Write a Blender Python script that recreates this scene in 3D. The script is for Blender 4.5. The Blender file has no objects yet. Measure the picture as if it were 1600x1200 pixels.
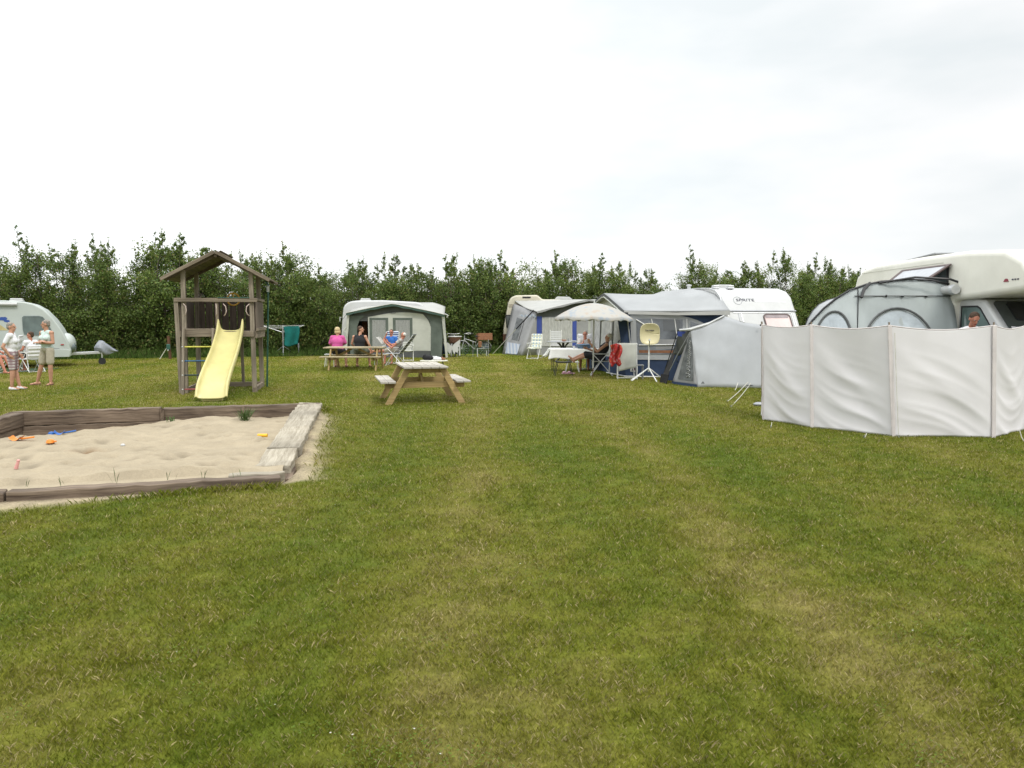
import bpy, bmesh, math, random
import numpy as np
from mathutils import Vector, Matrix, Euler
R = math.radians
random.seed(7)
sc = bpy.context.scene
# ------------------------------------------------------------------ camera
CAM_H = 1.72; PITCH = math.atan(102/1200.0)
cam = bpy.data.cameras.new('camera'); camo = bpy.data.objects.new('camera', cam)
sc.collection.objects.link(camo); sc.camera = camo
cam.sensor_width = 36; cam.lens = 27.0; cam.clip_end = 6000; cam.clip_start = 0.05
camo.location = (0, 0, CAM_H); camo.rotation_euler = (math.pi/2 - PITCH, 0, 0)
# ------------------------------------------------------------------ world / sun
w = bpy.data.worlds.new('World'); sc.world = w; w.use_nodes = True
SUN_EL, SUN_AZ = R(52), R(150)     # azimuth clockwise from +Y: behind the camera, to the right
nt = w.node_tree; nt.nodes.clear()
def N(nt, t, **kw):
    n = nt.nodes.new(t)
    for k, v in kw.items(): setattr(n, k, v)
    return n
out = N(nt, 'ShaderNodeOutputWorld'); bg = N(nt, 'ShaderNodeBackground'); bg.inputs[1].default_value = 0.1
sky = N(nt, 'ShaderNodeTexSky', sky_type='NISHITA', sun_disc=False, sun_elevation=SUN_EL, sun_rotation=SUN_AZ)
tc = N(nt, 'ShaderNodeTexCoord'); sep = N(nt, 'ShaderNodeSeparateXYZ')
nt.links.new(tc.outputs['Generated'], sep.inputs[0])
mp = N(nt, 'ShaderNodeMapping'); mp.inputs['Scale'].default_value = (1.5, 1.5, 4.5); mp.inputs['Location'].default_value = (3.1, 0.4, 0.9)
nt.links.new(tc.outputs['Generated'], mp.inputs[0])
no = N(nt, 'ShaderNodeTexNoise'); no.inputs['Scale'].default_value = 1.3; no.inputs['Detail'].default_value = 5; no.inputs['Roughness'].default_value = .5
nt.links.new(mp.outputs[0], no.inputs['Vector'])
mr = N(nt, 'ShaderNodeMapRange'); mr.inputs[1].default_value = .42; mr.inputs[2].default_value = 1.0
mr.inputs[3].default_value = 10.1; mr.inputs[4].default_value = 27.0     # overcast: brighter overhead
nt.links.new(sep.outputs[2], mr.inputs[0])
# thinner grey-blue patches of cloud on the right
cr = N(nt, 'ShaderNodeValToRGB'); cr.color_ramp.elements[0].position = .40; cr.color_ramp.elements[0].color = (.925, .975, .99, 1)
cr.color_ramp.elements[1].position = .58; cr.color_ramp.elements[1].color = (1.13, 1.13, 1.13, 1)
nt.links.new(no.outputs[0], cr.inputs[0])
mxr = N(nt, 'ShaderNodeMapRange'); mxr.inputs[1].default_value = -.55; mxr.inputs[2].default_value = .5; mxr.inputs[3].default_value = 1.25; mxr.inputs[4].default_value = .93
nt.links.new(sep.outputs[0], mxr.inputs[0])
m1 = N(nt, 'ShaderNodeVectorMath', operation='SCALE'); nt.links.new(cr.outputs[0], m1.inputs[0]); nt.links.new(mr.outputs[0], m1.inputs['Scale'])
m2 = N(nt, 'ShaderNodeVectorMath', operation='SCALE'); nt.links.new(m1.outputs[0], m2.inputs[0]); nt.links.new(mxr.outputs[0], m2.inputs['Scale'])
mix = N(nt, 'ShaderNodeMix', data_type='RGBA'); mix.inputs[0].default_value = .94
nt.links.new(sky.outputs[0], mix.inputs[6]); nt.links.new(m2.outputs[0], mix.inputs[7])
nt.links.new(mix.outputs[2], bg.inputs[0]); nt.links.new(bg.outputs[0], out.inputs[0])
sun = bpy.data.lights.new('sun', 'SUN'); sun.energy = 1.6; sun.angle = R(10); sun.color = (1, .96, .89)
suno = bpy.data.objects.new('sun', sun); sc.collection.objects.link(suno)
sd = Vector((math.sin(SUN_AZ)*math.cos(SUN_EL), math.cos(SUN_AZ)*math.cos(SUN_EL), math.sin(SUN_EL)))
suno.rotation_euler = (-sd).to_track_quat('-Z', 'Y').to_euler(); suno.location = sd*60
sc.view_settings.view_transform = 'Standard'; sc.view_settings.look = 'None'; sc.view_settings.exposure = 0; sc.view_settings.gamma = 1
# ------------------------------------------------------------------ pixel helpers (photo is 1600 x 1200)
_c, _s = math.cos(PITCH), math.sin(PITCH)
def ray(px, py):
    u = (px-800)/1200.0; v = (600-py)/1200.0
    return Vector((u, _c+v*_s, -_s+v*_c))
def gp(px, py, z=0.0):
    d = ray(px, py); t = (z-CAM_H)/d.z
    return Vector((0, 0, CAM_H)) + d*t
def at(px, py, Y):
    d = ray(px, py); return Vector((0, 0, CAM_H)) + d*(Y/d.y)
# ------------------------------------------------------------------ object helpers
COL = sc.collection
def tag(o, label=None, cat=None, group=None, kind=None):
    if label: o['label'] = label
    if cat: o['category'] = cat
    if group: o['group'] = group
    if kind: o['kind'] = kind
    return o
def empty(name, loc=(0, 0, 0), rz=0.0, label=None, cat=None, group=None):
    o = bpy.data.objects.new(name, None); COL.objects.link(o); o.location = loc; o.rotation_euler = (0, 0, rz)
    o.empty_display_size = .2
    return tag(o, label, cat, group)
def copy_tree(o, parent=None):
    c = o.copy(); COL.objects.link(c); c.parent = parent
    for ch in [x for x in bpy.data.objects if x.parent == o]: copy_tree(ch, c)
    return c
class MB:
    def __init__(s): s.v = []; s.f = []; s.g = []; s.k = 0
    def add(s, vs, fs, gs=None):
        b = len(s.v); s.v += [Vector(v) for v in vs]; s.f += [tuple(b+i for i in f) for f in fs]
        if gs is None:
            gs = [Vector(v) for v in vs]
        s.g += gs
        return s
    def box(s, c, size, rot=None):
        c = Vector(c); hx, hy, hz = [a/2 for a in size]
        M = (rot if isinstance(rot, Matrix) else Euler(rot).to_matrix()) if rot is not None else Matrix.Identity(3)
        vs = [Vector((x*hx, y*hy, z*hz)) for x in (-1, 1) for y in (-1, 1) for z in (-1, 1)]
        ax = max(range(3), key=lambda i: size[i]); o = [(ax+1) % 3, (ax+2) % 3]; s.k += 1; off = s.k*3.71
        gs = [Vector((v[ax]+off, v[o[0]]+off*.7, v[o[1]]+off*.3)) for v in vs]
        return s.add([c+M@v for v in vs], [(0, 1, 3, 2), (4, 6, 7, 5), (0, 4, 5, 1), (2, 3, 7, 6), (0, 2, 6, 4), (1, 5, 7, 3)], gs)
    def bar(s, a, b, wd, h, up=(0, 0, 1)):
        a = Vector(a); b = Vector(b); d = b-a; L = d.length; d.normalize(); up = Vector(up)
        if abs(d.dot(up)) > .98: up = Vector((0, 1, 0))
        x = d.cross(up).normalized(); z = x.cross(d)
        M = Matrix((x, d, z)).transposed()
        return s.box((a+b)/2, (wd, L, h), M)
    def tube(s, pts, r, n=8, cap=True):
        pts = [Vector(p) for p in pts]; m = len(pts); rs = r if isinstance(r, (list, tuple)) else [r]*m
        t0 = (pts[1]-pts[0]).normalized(); up = Vector((0, 0, 1)) if abs(t0.z) < .9 else Vector((1, 0, 0))
        x = t0.cross(up).normalized(); vs = []; gs = []; L = 0; s.k += 1
        for i, p in enumerate(pts):
            t = ((pts[min(i+1, m-1)]-p).normalized() + (p-pts[max(i-1, 0)]).normalized())
            t = t.normalized() if t.length > 1e-6 else t0
            x = (x - t*x.dot(t)).normalized(); y = t.cross(x)
            if i: L += (p-pts[i-1]).length
            for k in range(n):
                a = 2*math.pi*k/n; vs.append(p+(x*math.cos(a)+y*math.sin(a))*rs[i]); gs.append(Vector((L+s.k*2.3, math.cos(a)*rs[i], math.sin(a)*rs[i])))
        fs = [(i*n+k, i*n+(k+1) % n, (i+1)*n+(k+1) % n, (i+1)*n+k) for i in range(m-1) for k in range(n)]
        if cap: fs += [tuple(range(n-1, -1, -1)), tuple((m-1)*n+k for k in range(n))]
        return s.add(vs, fs, gs)
    def capsule(s, a, b, ra, rb, n=12):
        a = Vector(a); b = Vector(b); d = b-a
        if d.length < 1e-4: d = Vector((0, 0, 1e-4)); b = a+d
        d.normalize(); pts = []; rs = []
        for k in range(5):
            t = math.pi/2*(k+.35)/5.0 if k == 0 else math.pi/2*k/5.0
            pts.append(a-d*ra*math.cos(t)); rs.append(ra*math.sin(t))
        pts.append(a); rs.append(ra); pts.append(b); rs.append(rb)
        for k in range(4, -1, -1):
            t = math.pi/2*(k+.35)/5.0 if k == 0 else math.pi/2*k/5.0
            pts.append(b+d*rb*math.cos(t)); rs.append(rb*math.sin(t))
        return s.tube(pts, rs, n)
    def ell(s, c, r, M=None, n=14, m=9):
        c = Vector(c); M = M or Matrix.Identity(3); vs = [c+M@Vector((0, 0, -r[2]))]
        for j in range(1, m):
            t = math.pi*j/m
            for k in range(n):
                a = 2*math.pi*k/n; vs.append(c+M@Vector((r[0]*math.sin(t)*math.cos(a), r[1]*math.sin(t)*math.sin(a), -r[2]*math.cos(t))))
        vs.append(c+M@Vector((0, 0, r[2]))); L = len(vs)-1
        fs = [(0, 1+(k+1) % n, 1+k) for k in range(n)]
        fs += [(1+j*n+k, 1+j*n+(k+1) % n, 1+(j+1)*n+(k+1) % n, 1+(j+1)*n+k) for j in range(m-2) for k in range(n)]
        fs += [(L, 1+(m-2)*n+k, 1+(m-2)*n+(k+1) % n) for k in range(n)]
        return s.add(vs, fs)
    def lathe(s, prof, c=(0, 0, 0), n=16, M=None):
        c = Vector(c); M = M or Matrix.Identity(3); vs = []
        for r, z in prof:
            for k in range(n):
                a = 2*math.pi*k/n; vs.append(c+M@Vector((r*math.cos(a), r*math.sin(a), z)))
        m = len(prof)
        fs = [(i*n+k, i*n+(k+1) % n, (i+1)*n+(k+1) % n, (i+1)*n+k) for i in range(m-1) for k in range(n)]
        fs += [tuple(range(n-1, -1, -1)), tuple((m-1)*n+k for k in range(n))]
        return s.add(vs, fs)
    def prism(s, pts, O, U, V, th):
        """2-D outline in the plane O + U a + V b, extruded by th along U x V (centred on 0..th)."""
        O = Vector(O); U = Vector(U).normalized(); V = Vector(V); V = (V-U*V.dot(U)).normalized(); W = U.cross(V)
        n = len(pts); vs = [O+U*a+V*b for a, b in pts]+[O+U*a+V*b+W*th for a, b in pts]
        fs = [tuple(range(n-1, -1, -1)), tuple(range(n, 2*n))]+[(k, (k+1) % n, n+(k+1) % n, n+k) for k in range(n)]
        return s.add(vs, fs)
    def ring(s, po, pi_, O, U, V, th):
        O = Vector(O); U = Vector(U).normalized(); V = Vector(V); V = (V-U*V.dot(U)).normalized(); W = U.cross(V)
        n = len(po); vs = []
        for P, h in ((po, 0), (pi_, 0), (po, th), (pi_, th)): vs += [O+U*a+V*b+W*h for a, b in P]
        fs = []
        for k in range(n):
            q = (k+1) % n
            fs += [(k, n+k, n+q, q), (2*n+k, 2*n+q, 3*n+q, 3*n+k), (k, q, 2*n+q, 2*n+k), (n+k, 3*n+k, 3*n+q, n+q)]
        return s.add(vs, fs)
    def grid(s, fn, nu, nv):
        vs = [Vector(fn(i/nu, j/nv)) for j in range(nv+1) for i in range(nu+1)]
        gs = [Vector((i/nu, j/nv, 0)) for j in range(nv+1) for i in range(nu+1)]
        return s.add(vs, [(j*(nu+1)+i, j*(nu+1)+i+1, (j+1)*(nu+1)+i+1, (j+1)*(nu+1)+i) for j in range(nv) for i in range(nu)], gs)
    def ruled(s, A, B, nu, nv, disp=None):
        A = [Vector(p) for p in A]; B = [Vector(p) for p in B]
        def cur(P, t):
            t *= len(P)-1; i = min(int(t), len(P)-2); return P[i].lerp(P[i+1], t-i)
        def fn(u, v):
            p = cur(A, u).lerp(cur(B, u), v)
            return p+Vector(disp(u, v)) if disp else p
        return s.grid(fn, nu, nv)
    def build(s, name, mat=None, parent=None, smooth=False, bevel=0, seg=2, solid=0, off=None, label=None):
        me = bpy.data.meshes.new(name); vs = s.v if off is None else [v-Vector(off) for v in s.v]
        me.from_pydata([tuple(v) for v in vs], [], s.f)
        a = me.attributes.new('gr', 'FLOAT_VECTOR', 'POINT'); a.data.foreach_set('vector', [x for g in s.g for x in g])
        bm = bmesh.new(); bm.from_mesh(me); bmesh.ops.recalc_face_normals(bm, faces=bm.faces); bm.to_mesh(me); bm.free()
        if mat: me.materials.append(mat)
        if smooth:
            for p in me.polygons: p.use_smooth = True
            if smooth != 'all':
                try: me.set_sharp_from_angle(angle=R(40))
                except Exception: pass
        o = bpy.data.objects.new(name, me); COL.objects.link(o)
        if parent: o.parent = parent
        if solid:
            m = o.modifiers.new('s', 'SOLIDIFY'); m.thickness = solid; m.offset = 0
        if bevel:
            m = o.modifiers.new('b', 'BEVEL'); m.width = bevel; m.segments = seg; m.limit_method = 'ANGLE'; m.angle_limit = R(35)
            try: m.harden_normals = False
            except Exception: pass
        if label: o['label'] = label
        return o
def rrect(x0, y0, x1, y1, r, n=5):
    P = []
    for cx, cy, a0 in ((x1-r, y1-r, 0), (x0+r, y1-r, 90), (x0+r, y0+r, 180), (x1-r, y0+r, 270)):
        for k in range(n+1):
            a = R(a0+90*k/n); P.append((cx+r*math.cos(a), cy+r*math.sin(a)))
    return P
def arch(x0, x1, y0, y1, n=14):
    cx = (x0+x1)/2; rx = (x1-x0)/2
    return [(cx+rx*math.cos(math.pi*k/n), y0+(y1-y0)*math.sin(math.pi*k/n)) for k in range(n+1)]
def text_mesh(txt, size, name, mat, parent, M, sx=1.0, ext=.002, bold=0.0):
    cu = bpy.data.curves.new(name, 'FONT'); cu.body = txt; cu.size = size; cu.extrude = ext; cu.offset = bold
    cu.align_x = 'CENTER'; cu.align_y = 'CENTER'
    t = bpy.data.objects.new('tmp', cu); COL.objects.link(t); bpy.context.view_layer.update()
    me = bpy.data.meshes.new_from_object(t.evaluated_get(bpy.context.evaluated_depsgraph_get()))
    bpy.data.objects.remove(t); me.transform(Matrix.Diagonal((sx, 1, 1, 1))); me.transform(M)
    me.materials.clear(); me.materials.append(mat)
    o = bpy.data.objects.new(name, me); COL.objects.link(o); o.parent = parent; return o
# ------------------------------------------------------------------ materials
def s2l(c):
    return tuple(((x/255.0)/12.92 if x <= 10 else (((x/255.0)+.055)/1.055)**2.4) for x in c)
def mat(name, col, rough=.6, var=.08, vscale=6.0, bump=.0, bscale=40.0, metal=0, transl=0, spec=.4, alpha=1.0, attr=False, stretch=None, dirt=0.0, coat=0.0, trans=0.0, col2=None):
    """Principled with procedural colour variation, fine bump and optional dirt patches."""
    m = bpy.data.materials.new(name); m.use_nodes = True; nt = m.node_tree; nt.nodes.clear()
    o = N(nt, 'ShaderNodeOutputMaterial'); p = N(nt, 'ShaderNodeBsdfPrincipled'); L = nt.links.new
    p.inputs['Roughness'].default_value = rough; p.inputs['Metallic'].default_value = metal; p.inputs['Specular IOR Level'].default_value = spec
    p.inputs['Coat Weight'].default_value = coat; p.inputs['Transmission Weight'].default_value = trans; p.inputs['Alpha'].default_value = alpha
    if attr: t = N(nt, 'ShaderNodeAttribute', attribute_name='gr'); vec = t.outputs['Vector']
    else: t = N(nt, 'ShaderNodeTexCoord'); vec = t.outputs['Object']
    if stretch:
        mp = N(nt, 'ShaderNodeMapping'); mp.inputs['Scale'].default_value = stretch; L(vec, mp.inputs[0]); vec = mp.outputs[0]
    n1 = N(nt, 'ShaderNodeTexNoise'); n1.inputs['Scale'].default_value = vscale; n1.inputs['Detail'].default_value = 6; n1.inputs['Roughness'].default_value = .6; L(vec, n1.inputs['Vector'])
    c2 = col2 or tuple(x*(1-3.2*var) for x in col)
    mx = N(nt, 'ShaderNodeMix', data_type='RGBA')
    rg = N(nt, 'ShaderNodeMapRange'); rg.inputs[1].default_value = .3; rg.inputs[2].default_value = .7; L(n1.outputs[0], rg.inputs[0]); L(rg.outputs[0], mx.inputs[0])
    mx.inputs[6].default_value = (*c2, 1); mx.inputs[7].default_value = (*tuple(min(1, x*(1+.8*var)) for x in col), 1)
    c = mx.outputs[2]
    if dirt:
        n2 = N(nt, 'ShaderNodeTexNoise'); n2.inputs['Scale'].default_value = vscale*.35; n2.inputs['Detail'].default_value = 8; n2.inputs['Roughness'].default_value = .7
        tt = N(nt, 'ShaderNodeTexCoord'); L(tt.outputs['Object'], n2.inputs['Vector'])
        r2 = N(nt, 'ShaderNodeMapRange'); r2.inputs[1].default_value = .5; r2.inputs[2].default_value = .75; r2.inputs[4].default_value = dirt; L(n2.outputs[0], r2.inputs[0])
        m3 = N(nt, 'ShaderNodeMix', data_type='RGBA'); L(r2.outputs[0], m3.inputs[0]); L(c, m3.inputs[6]); m3.inputs[7].default_value = (.13, .12, .08, 1); c = m3.outputs[2]
    L(c, p.inputs['Base Color'])
    if bump:
        n3 = N(nt, 'ShaderNodeTexNoise'); n3.inputs['Scale'].default_value = bscale; n3.inputs['Detail'].default_value = 5; L(vec, n3.inputs['Vector'])
        b = N(nt, 'ShaderNodeBump'); b.inputs['Strength'].default_value = bump; b.inputs['Distance'].default_value = .02; L(n3.outputs[0], b.inputs['Height']); L(b.outputs[0], p.inputs['Normal'])
    sh = p.outputs[0]
    if transl:
        tr = N(nt, 'ShaderNodeBsdfTranslucent'); L(c, tr.inputs[0]); ms = N(nt, 'ShaderNodeMixShader'); ms.inputs[0].default_value = transl
        L(sh, ms.inputs[1]); L(tr.outputs[0], ms.inputs[2]); sh = ms.outputs[0]
    L(sh, o.inputs[0]); return m
def wood(name, c1, c2, rough=.8, crack=.5):
    m = bpy.data.materials.new(name); m.use_nodes = True; nt = m.node_tree; nt.nodes.clear(); L = nt.links.new
    o = N(nt, 'ShaderNodeOutputMaterial'); p = N(nt, 'ShaderNodeBsdfPrincipled'); p.inputs['Roughness'].default_value = rough; p.inputs['Specular IOR Level'].default_value = .25
    t = N(nt, 'ShaderNodeAttribute', attribute_name='gr'); mp = N(nt, 'ShaderNodeMapping'); mp.inputs['Scale'].default_value = (1.6, 30, 30); L(t.outputs['Vector'], mp.inputs[0])
    n1 = N(nt, 'ShaderNodeTexNoise'); n1.inputs['Scale'].default_value = 1.0; n1.inputs['Detail'].default_value = 7; n1.inputs['Roughness'].default_value = .65; n1.inputs['Distortion'].default_value = .4; L(mp.outputs[0], n1.inputs['Vector'])
    r = N(nt, 'ShaderNodeValToRGB'); e = r.color_ramp.elements; e[0].position = .34; e[0].color = (*c2, 1); e[1].position = .64; e[1].color = (*c1, 1)
    L(n1.outputs[0], r.inputs[0])
    n2 = N(nt, 'ShaderNodeTexNoise'); n2.inputs['Scale'].default_value = .9; n2.inputs['Detail'].default_value = 3; L(t.outputs['Vector'], n2.inputs['Vector'])
    rr = N(nt, 'ShaderNodeMapRange'); rr.inputs[3].default_value = .72; rr.inputs[4].default_value = 1.25; rr.inputs[1].default_value = .3; rr.inputs[2].default_value = .7; L(n2.outputs[0], rr.inputs[0])
    sc_ = N(nt, 'ShaderNodeVectorMath', operation='SCALE'); L(r.outputs[0], sc_.inputs[0]); L(rr.outputs[0], sc_.inputs['Scale']); L(sc_.outputs[0], p.inputs['Base Color'])
    b = N(nt, 'ShaderNodeBump'); b.inputs['Strength'].default_value = crack; b.inputs['Distance'].default_value = .008; L(n1.outputs[0], b.inputs['Height']); L(b.outputs[0], p.inputs['Normal'])
    L(p.outputs[0], o.inputs[0]); return m
M = {}
M['grey_wood'] = wood('weathered_grey_wood', (.26, .215, .16), (.12, .095, .07))
M['post_wood'] = wood('grey_post_wood', (.28, .24, .185), (.14, .115, .085))
M['dark_wood'] = wood('stained_plank_wood', (.19, .15, .12), (.09, .07, .055))
M['sleeper'] = wood('old_sleeper_wood', (.215, .165, .12), (.065, .045, .033), crack=.9)
M['sleeper_top'] = wood('sun_bleached_sleeper', (.40, .36, .285), (.22, .19, .14), crack=.9)
M['table_top'] = wood('bleached_table_wood', (.42, .395, .345), (.30, .275, .235), crack=.4)
M['table_leg'] = wood('tan_pine_wood', (.40, .29, .135), (.27, .185, .08), crack=.3)
M['roof_wood'] = wood('roof_board_wood', (.19, .16, .125), (.10, .085, .065))
M['slide'] = mat('yellow_slide_plastic', (.60, .54, .23), .38, .05, 3, .05, 30, spec=.5, dirt=.12)
M['wheel_yellow'] = mat('orange_yellow_plastic', (.55, .30, .02), .4)
M['white'] = mat('white_lacquer', (.52, .525, .52), .35, .03, 2.5, dirt=.10, coat=.2)
M['cream'] = mat('cream_lacquer', (.76, .745, .665), .35, .03, 1.6, dirt=.08, coat=.25)
M['beige'] = mat('beige_caravan_paint', (.58, .54, .43), .45, .05, 2, dirt=.2)
M['grey_white'] = mat('pale_grey_green_caravan_paint', (.46, .50, .475), .4, .03, 1.5, dirt=.08)
M['alu'] = mat('brushed_aluminium', (.62, .63, .64), .38, .05, 8, metal=.6)
M['white_tube'] = mat('white_tube_paint', (.76, .76, .74), .35)
M['grey_tube'] = mat('grey_tube_paint', (.33, .34, .36), .4, metal=.3)
M['black'] = mat('black_plastic', (.018, .018, .02), .45)
M['dark_metal'] = mat('dark_metal', (.05, .05, .055), .4, metal=.5)
M['rubber'] = mat('tyre_rubber', (.025, .025, .025), .8)
M['green_metal'] = mat('green_pipe_paint', (.035, .11, .085), .45)
M['glass_dark'] = mat('tinted_window_glass', (.045, .055, .06), .08, .1, 1.5, spec=.8, coat=.6)
M['glass_grey'] = mat('grey_acrylic_window', (.14, .18, .18), .15, .12, 2.2, spec=.6, coat=.4)
M['glass_pink'] = mat('window_with_pink_blind', (.66, .52, .50), .25, .06, 2, coat=.4)
M['frame_brown'] = mat('brown_window_frame', (.11, .075, .07), .5)
M['fab_white'] = mat('white_windbreak_cotton', (.755, .735, .745), .9, .02, 1.2, .10, 160, transl=.16, spec=.1, dirt=.04)
M['fab_band'] = mat('pinkish_white_webbing', (.66, .61, .60), .9, .05, 5, transl=.1)
M['fab_lgrey'] = mat('light_grey_tent_fabric', (.47, .485, .50), .85, .04, 1.2, .12, 120, transl=.16, spec=.15)
M['fab_roof'] = mat('pale_grey_awning_roof', (.34, .35, .355), .7, .05, .9, .10, 60, spec=.25, dirt=.10)
M['fab_roofw'] = mat('off_white_awning_roof', (.40, .40, .38), .7, .05, .9, .10, 60, spec=.25, dirt=.16)
M['fab_cream'] = mat('cream_awning_canvas', (.56, .57, .52), .9, .06, 1.5, .15, 90, transl=.10, dirt=.10)
M['fab_greygreen'] = mat('grey_green_canvas', (.115, .138, .12), .85, .10, 2, .1, 90)
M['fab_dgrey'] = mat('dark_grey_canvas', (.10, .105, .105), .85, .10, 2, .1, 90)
M['fab_mgrey'] = mat('mid_grey_canvas', (.33, .33, .335), .85, .07, 1.5, .12, 80, transl=.08)
M['fab_navy'] = mat('navy_awning_fabric', (.040, .062, .12), .8, .1, 2, .1, 90, spec=.2)
M['fab_blue'] = mat('royal_blue_fabric', (.045, .075, .30), .8, .1, 2)
M['fab_green'] = mat('dark_green_piping', (.055, .10, .082), .7)
M['fab_teal'] = mat('teal_towel', (.008, .145, .135), .95, .10, 5, .4, 150)
M['mesh_grey'] = mat('grey_window_mesh', (.17, .18, .185), .75, .2, 5, .2, 60)
M['curtain'] = mat('white_lace_curtain', (.46, .47, .46), .9, .25, 14, .4, 40, stretch=(1, 6, 30), attr=False, transl=.1)
M['curtain_str'] = mat('pleated_curtain', (.52, .52, .50), .9, .18, 8, .3, 30, stretch=(14, 14, .6))
M['clear'] = mat('clear_awning_window', (.20, .22, .25), .18, .25, 1.1, spec=.6, coat=.3)
M['dish'] = mat('cream_dish_enamel', (.62, .56, .34), .35, .03, 3, spec=.5)
M['skin'] = mat('skin', (.50, .27, .18), .55, .06, 12, spec=.3)
M['skin_red'] = mat('sunburnt_skin', (.48, .20, .13), .55, .08, 12, spec=.3)
M['skin_pale'] = mat('pale_skin', (.56, .36, .27), .55, .06, 12, spec=.3)
M['hair_grey'] = mat('grey_hair', (.33, .30, .26), .8, .2, 40, .6, 80)
M['hair_white'] = mat('white_hair', (.72, .69, .62), .8, .12, 40, .6, 80)
M['hair_blond'] = mat('blond_hair', (.62, .49, .27), .75, .15, 40, .6, 80)
M['hair_brown'] = mat('brown_hair', (.085, .05, .03), .8, .2, 40, .6, 80)
M['cl_white'] = mat('white_cotton_shirt', (.74, .74, .76), .9, .05, 6, .4, 25)
M['cl_mint'] = mat('mint_tank_top', (.55, .66, .62), .9, .08, 9, .4, 25)
M['cl_beige'] = mat('beige_shorts_cloth', (.44, .40, .31), .9, .07, 6, .4, 25)
M['cl_pink'] = mat('pink_shirt_cloth', (.56, .10, .30), .9, .07, 6, .4, 22)
M['cl_black'] = mat('black_cotton', (.018, .018, .02), .9, .1, 6, .4, 25)
M['cl_dark'] = mat('charcoal_cloth', (.035, .037, .042), .9, .1, 6, .4, 25)
M['cl_olive'] = mat('olive_shorts_cloth', (.12, .13, .09), .9, .1, 6, .4, 25)
M['cl_blue'] = mat('blue_shirt_cloth', (.03, .13, .42), .9, .1, 6, .4, 25)
M['cl_stripe'] = mat('pale_checked_shirt', (.50, .47, .44), .9, .18, 22, .3, 25)
M['leather'] = mat('brown_leather', (.12, .055, .03), .6)
M['wicker'] = mat('brown_wicker', (.16, .08, .05), .8, .2, 30, .8, 60)
M['crate'] = mat('orange_brown_crate', (.27, .12, .06), .7, .12, 12)
M['paper'] = mat('newsprint', (.55, .54, .50), .9, .25, 30)
M['blue_pl'] = mat('blue_plastic', (.02, .13, .45), .4)
M['orange_pl'] = mat('orange_plastic', (.80, .25, .03), .4)
M['yellow_pl'] = mat('yellow_plastic', (.85, .48, .03), .4)
M['pink_pl'] = mat('pink_plastic', (.70, .35, .32), .5)
M['tub_blue'] = mat('greyblue_plastic_tub', (.10, .17, .27), .5)
M['rope'] = mat('pale_guy_rope', (.55, .54, .47), .9)
M['band_black'] = mat('black_guy_webbing', (.02, .02, .025), .8)
M['grip'] = mat('pale_pink_grip', (.50, .40, .35), .5)
M['carpet'] = mat('green_ground_carpet', (.05, .14, .10), .95, .1, 20, .3, 60)
M['red_lamp'] = mat('red_marker_lens', (.35, .02, .015), .3)
M['logo_dark'] = mat('dark_logo_print', (.03, .03, .06), .5)
M['logo_red'] = mat('dark_red_logo_print', (.25, .03, .05), .5)
# two-tone stripe / plaid / print materials (real pattern of the cloth)
def banded(name, cols, scale, axis='z', rough=.9, plaid=False):
    m = mat(name, cols[0], rough, .04); nt = m.node_tree; L = nt.links.new
    p = [n for n in nt.nodes if n.type == 'BSDF_PRINCIPLED'][0]
    t = N(nt, 'ShaderNodeTexCoord'); w1 = N(nt, 'ShaderNodeTexWave', wave_type='BANDS', bands_direction=axis.upper()); w1.inputs['Scale'].default_value = scale; w1.inputs['Distortion'].default_value = .3
    L(t.outputs['Object'], w1.inputs['Vector']); r = N(nt, 'ShaderNodeValToRGB'); r.color_ramp.interpolation = 'CONSTANT'; r.color_ramp.elements[0].color = (*cols[0], 1); r.color_ramp.elements[1].position = .5; r.color_ramp.elements[1].color = (*cols[1], 1)
    L(w1.outputs[0], r.inputs[0]); c = r.outputs[0]
    if plaid:
        w2 = N(nt, 'ShaderNodeTexWave', wave_type='BANDS', bands_direction='X'); w2.inputs['Scale'].default_value = scale*.9; L(t.outputs['Object'], w2.inputs['Vector'])
        mx = N(nt, 'ShaderNodeMix', data_type='RGBA'); L(w2.outputs[0], mx.inputs[0]); L(c, mx.inputs[6]); mx.inputs[7].default_value = (*cols[2], 1); c = mx.outputs[2]
    L(c, p.inputs['Base Color']); return m
M['plaid'] = banded('plaid_shorts_cloth', [(.30, .22, .23), (.60, .56, .55), (.22, .14, .16)], 4.5, plaid=True)
M['stripe_dark'] = banded('dark_striped_chair_cloth', [(.035, .04, .055), (.26, .27, .29)], 3.0)
M['stripe_blue'] = banded('blue_striped_chair_cloth', [(.03, .05, .14), (.5, .55, .62)], 4.0)
M['stripe_skirt'] = banded('blue_white_striped_skirt', [(.48, .50, .54), (.33, .38, .48)], 2.2, 'x')
M['tartan'] = banded('patterned_chair_cushion', [(.60, .62, .52), (.20, .30, .42), (.62, .62, .50)], 2.6, plaid=True)
def blotch(name, c0, c1, c2, scale):
    m = mat(name, c0, .85, .03, transl=.25); nt = m.node_tree; L = nt.links.new; p = [n for n in nt.nodes if n.type == 'BSDF_PRINCIPLED'][0]
    t = N(nt, 'ShaderNodeTexCoord'); n = N(nt, 'ShaderNodeTexNoise'); n.inputs['Scale'].default_value = scale; n.inputs['Detail'].default_value = 2.5; L(t.outputs['Object'], n.inputs['Vector'])
    r = N(nt, 'ShaderNodeValToRGB'); e = r.color_ramp.elements; e[0].position = .36; e[0].color = (*c1, 1); e[1].position = .66; e[1].color = (*c2, 1); a = e.new(.45); a.color = (*c0, 1); b = e.new(.57); b.color = (*c0, 1)
    L(n.outputs[0], r.inputs[0]); L(r.outputs[0], p.inputs['Base Color']); return m
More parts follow.
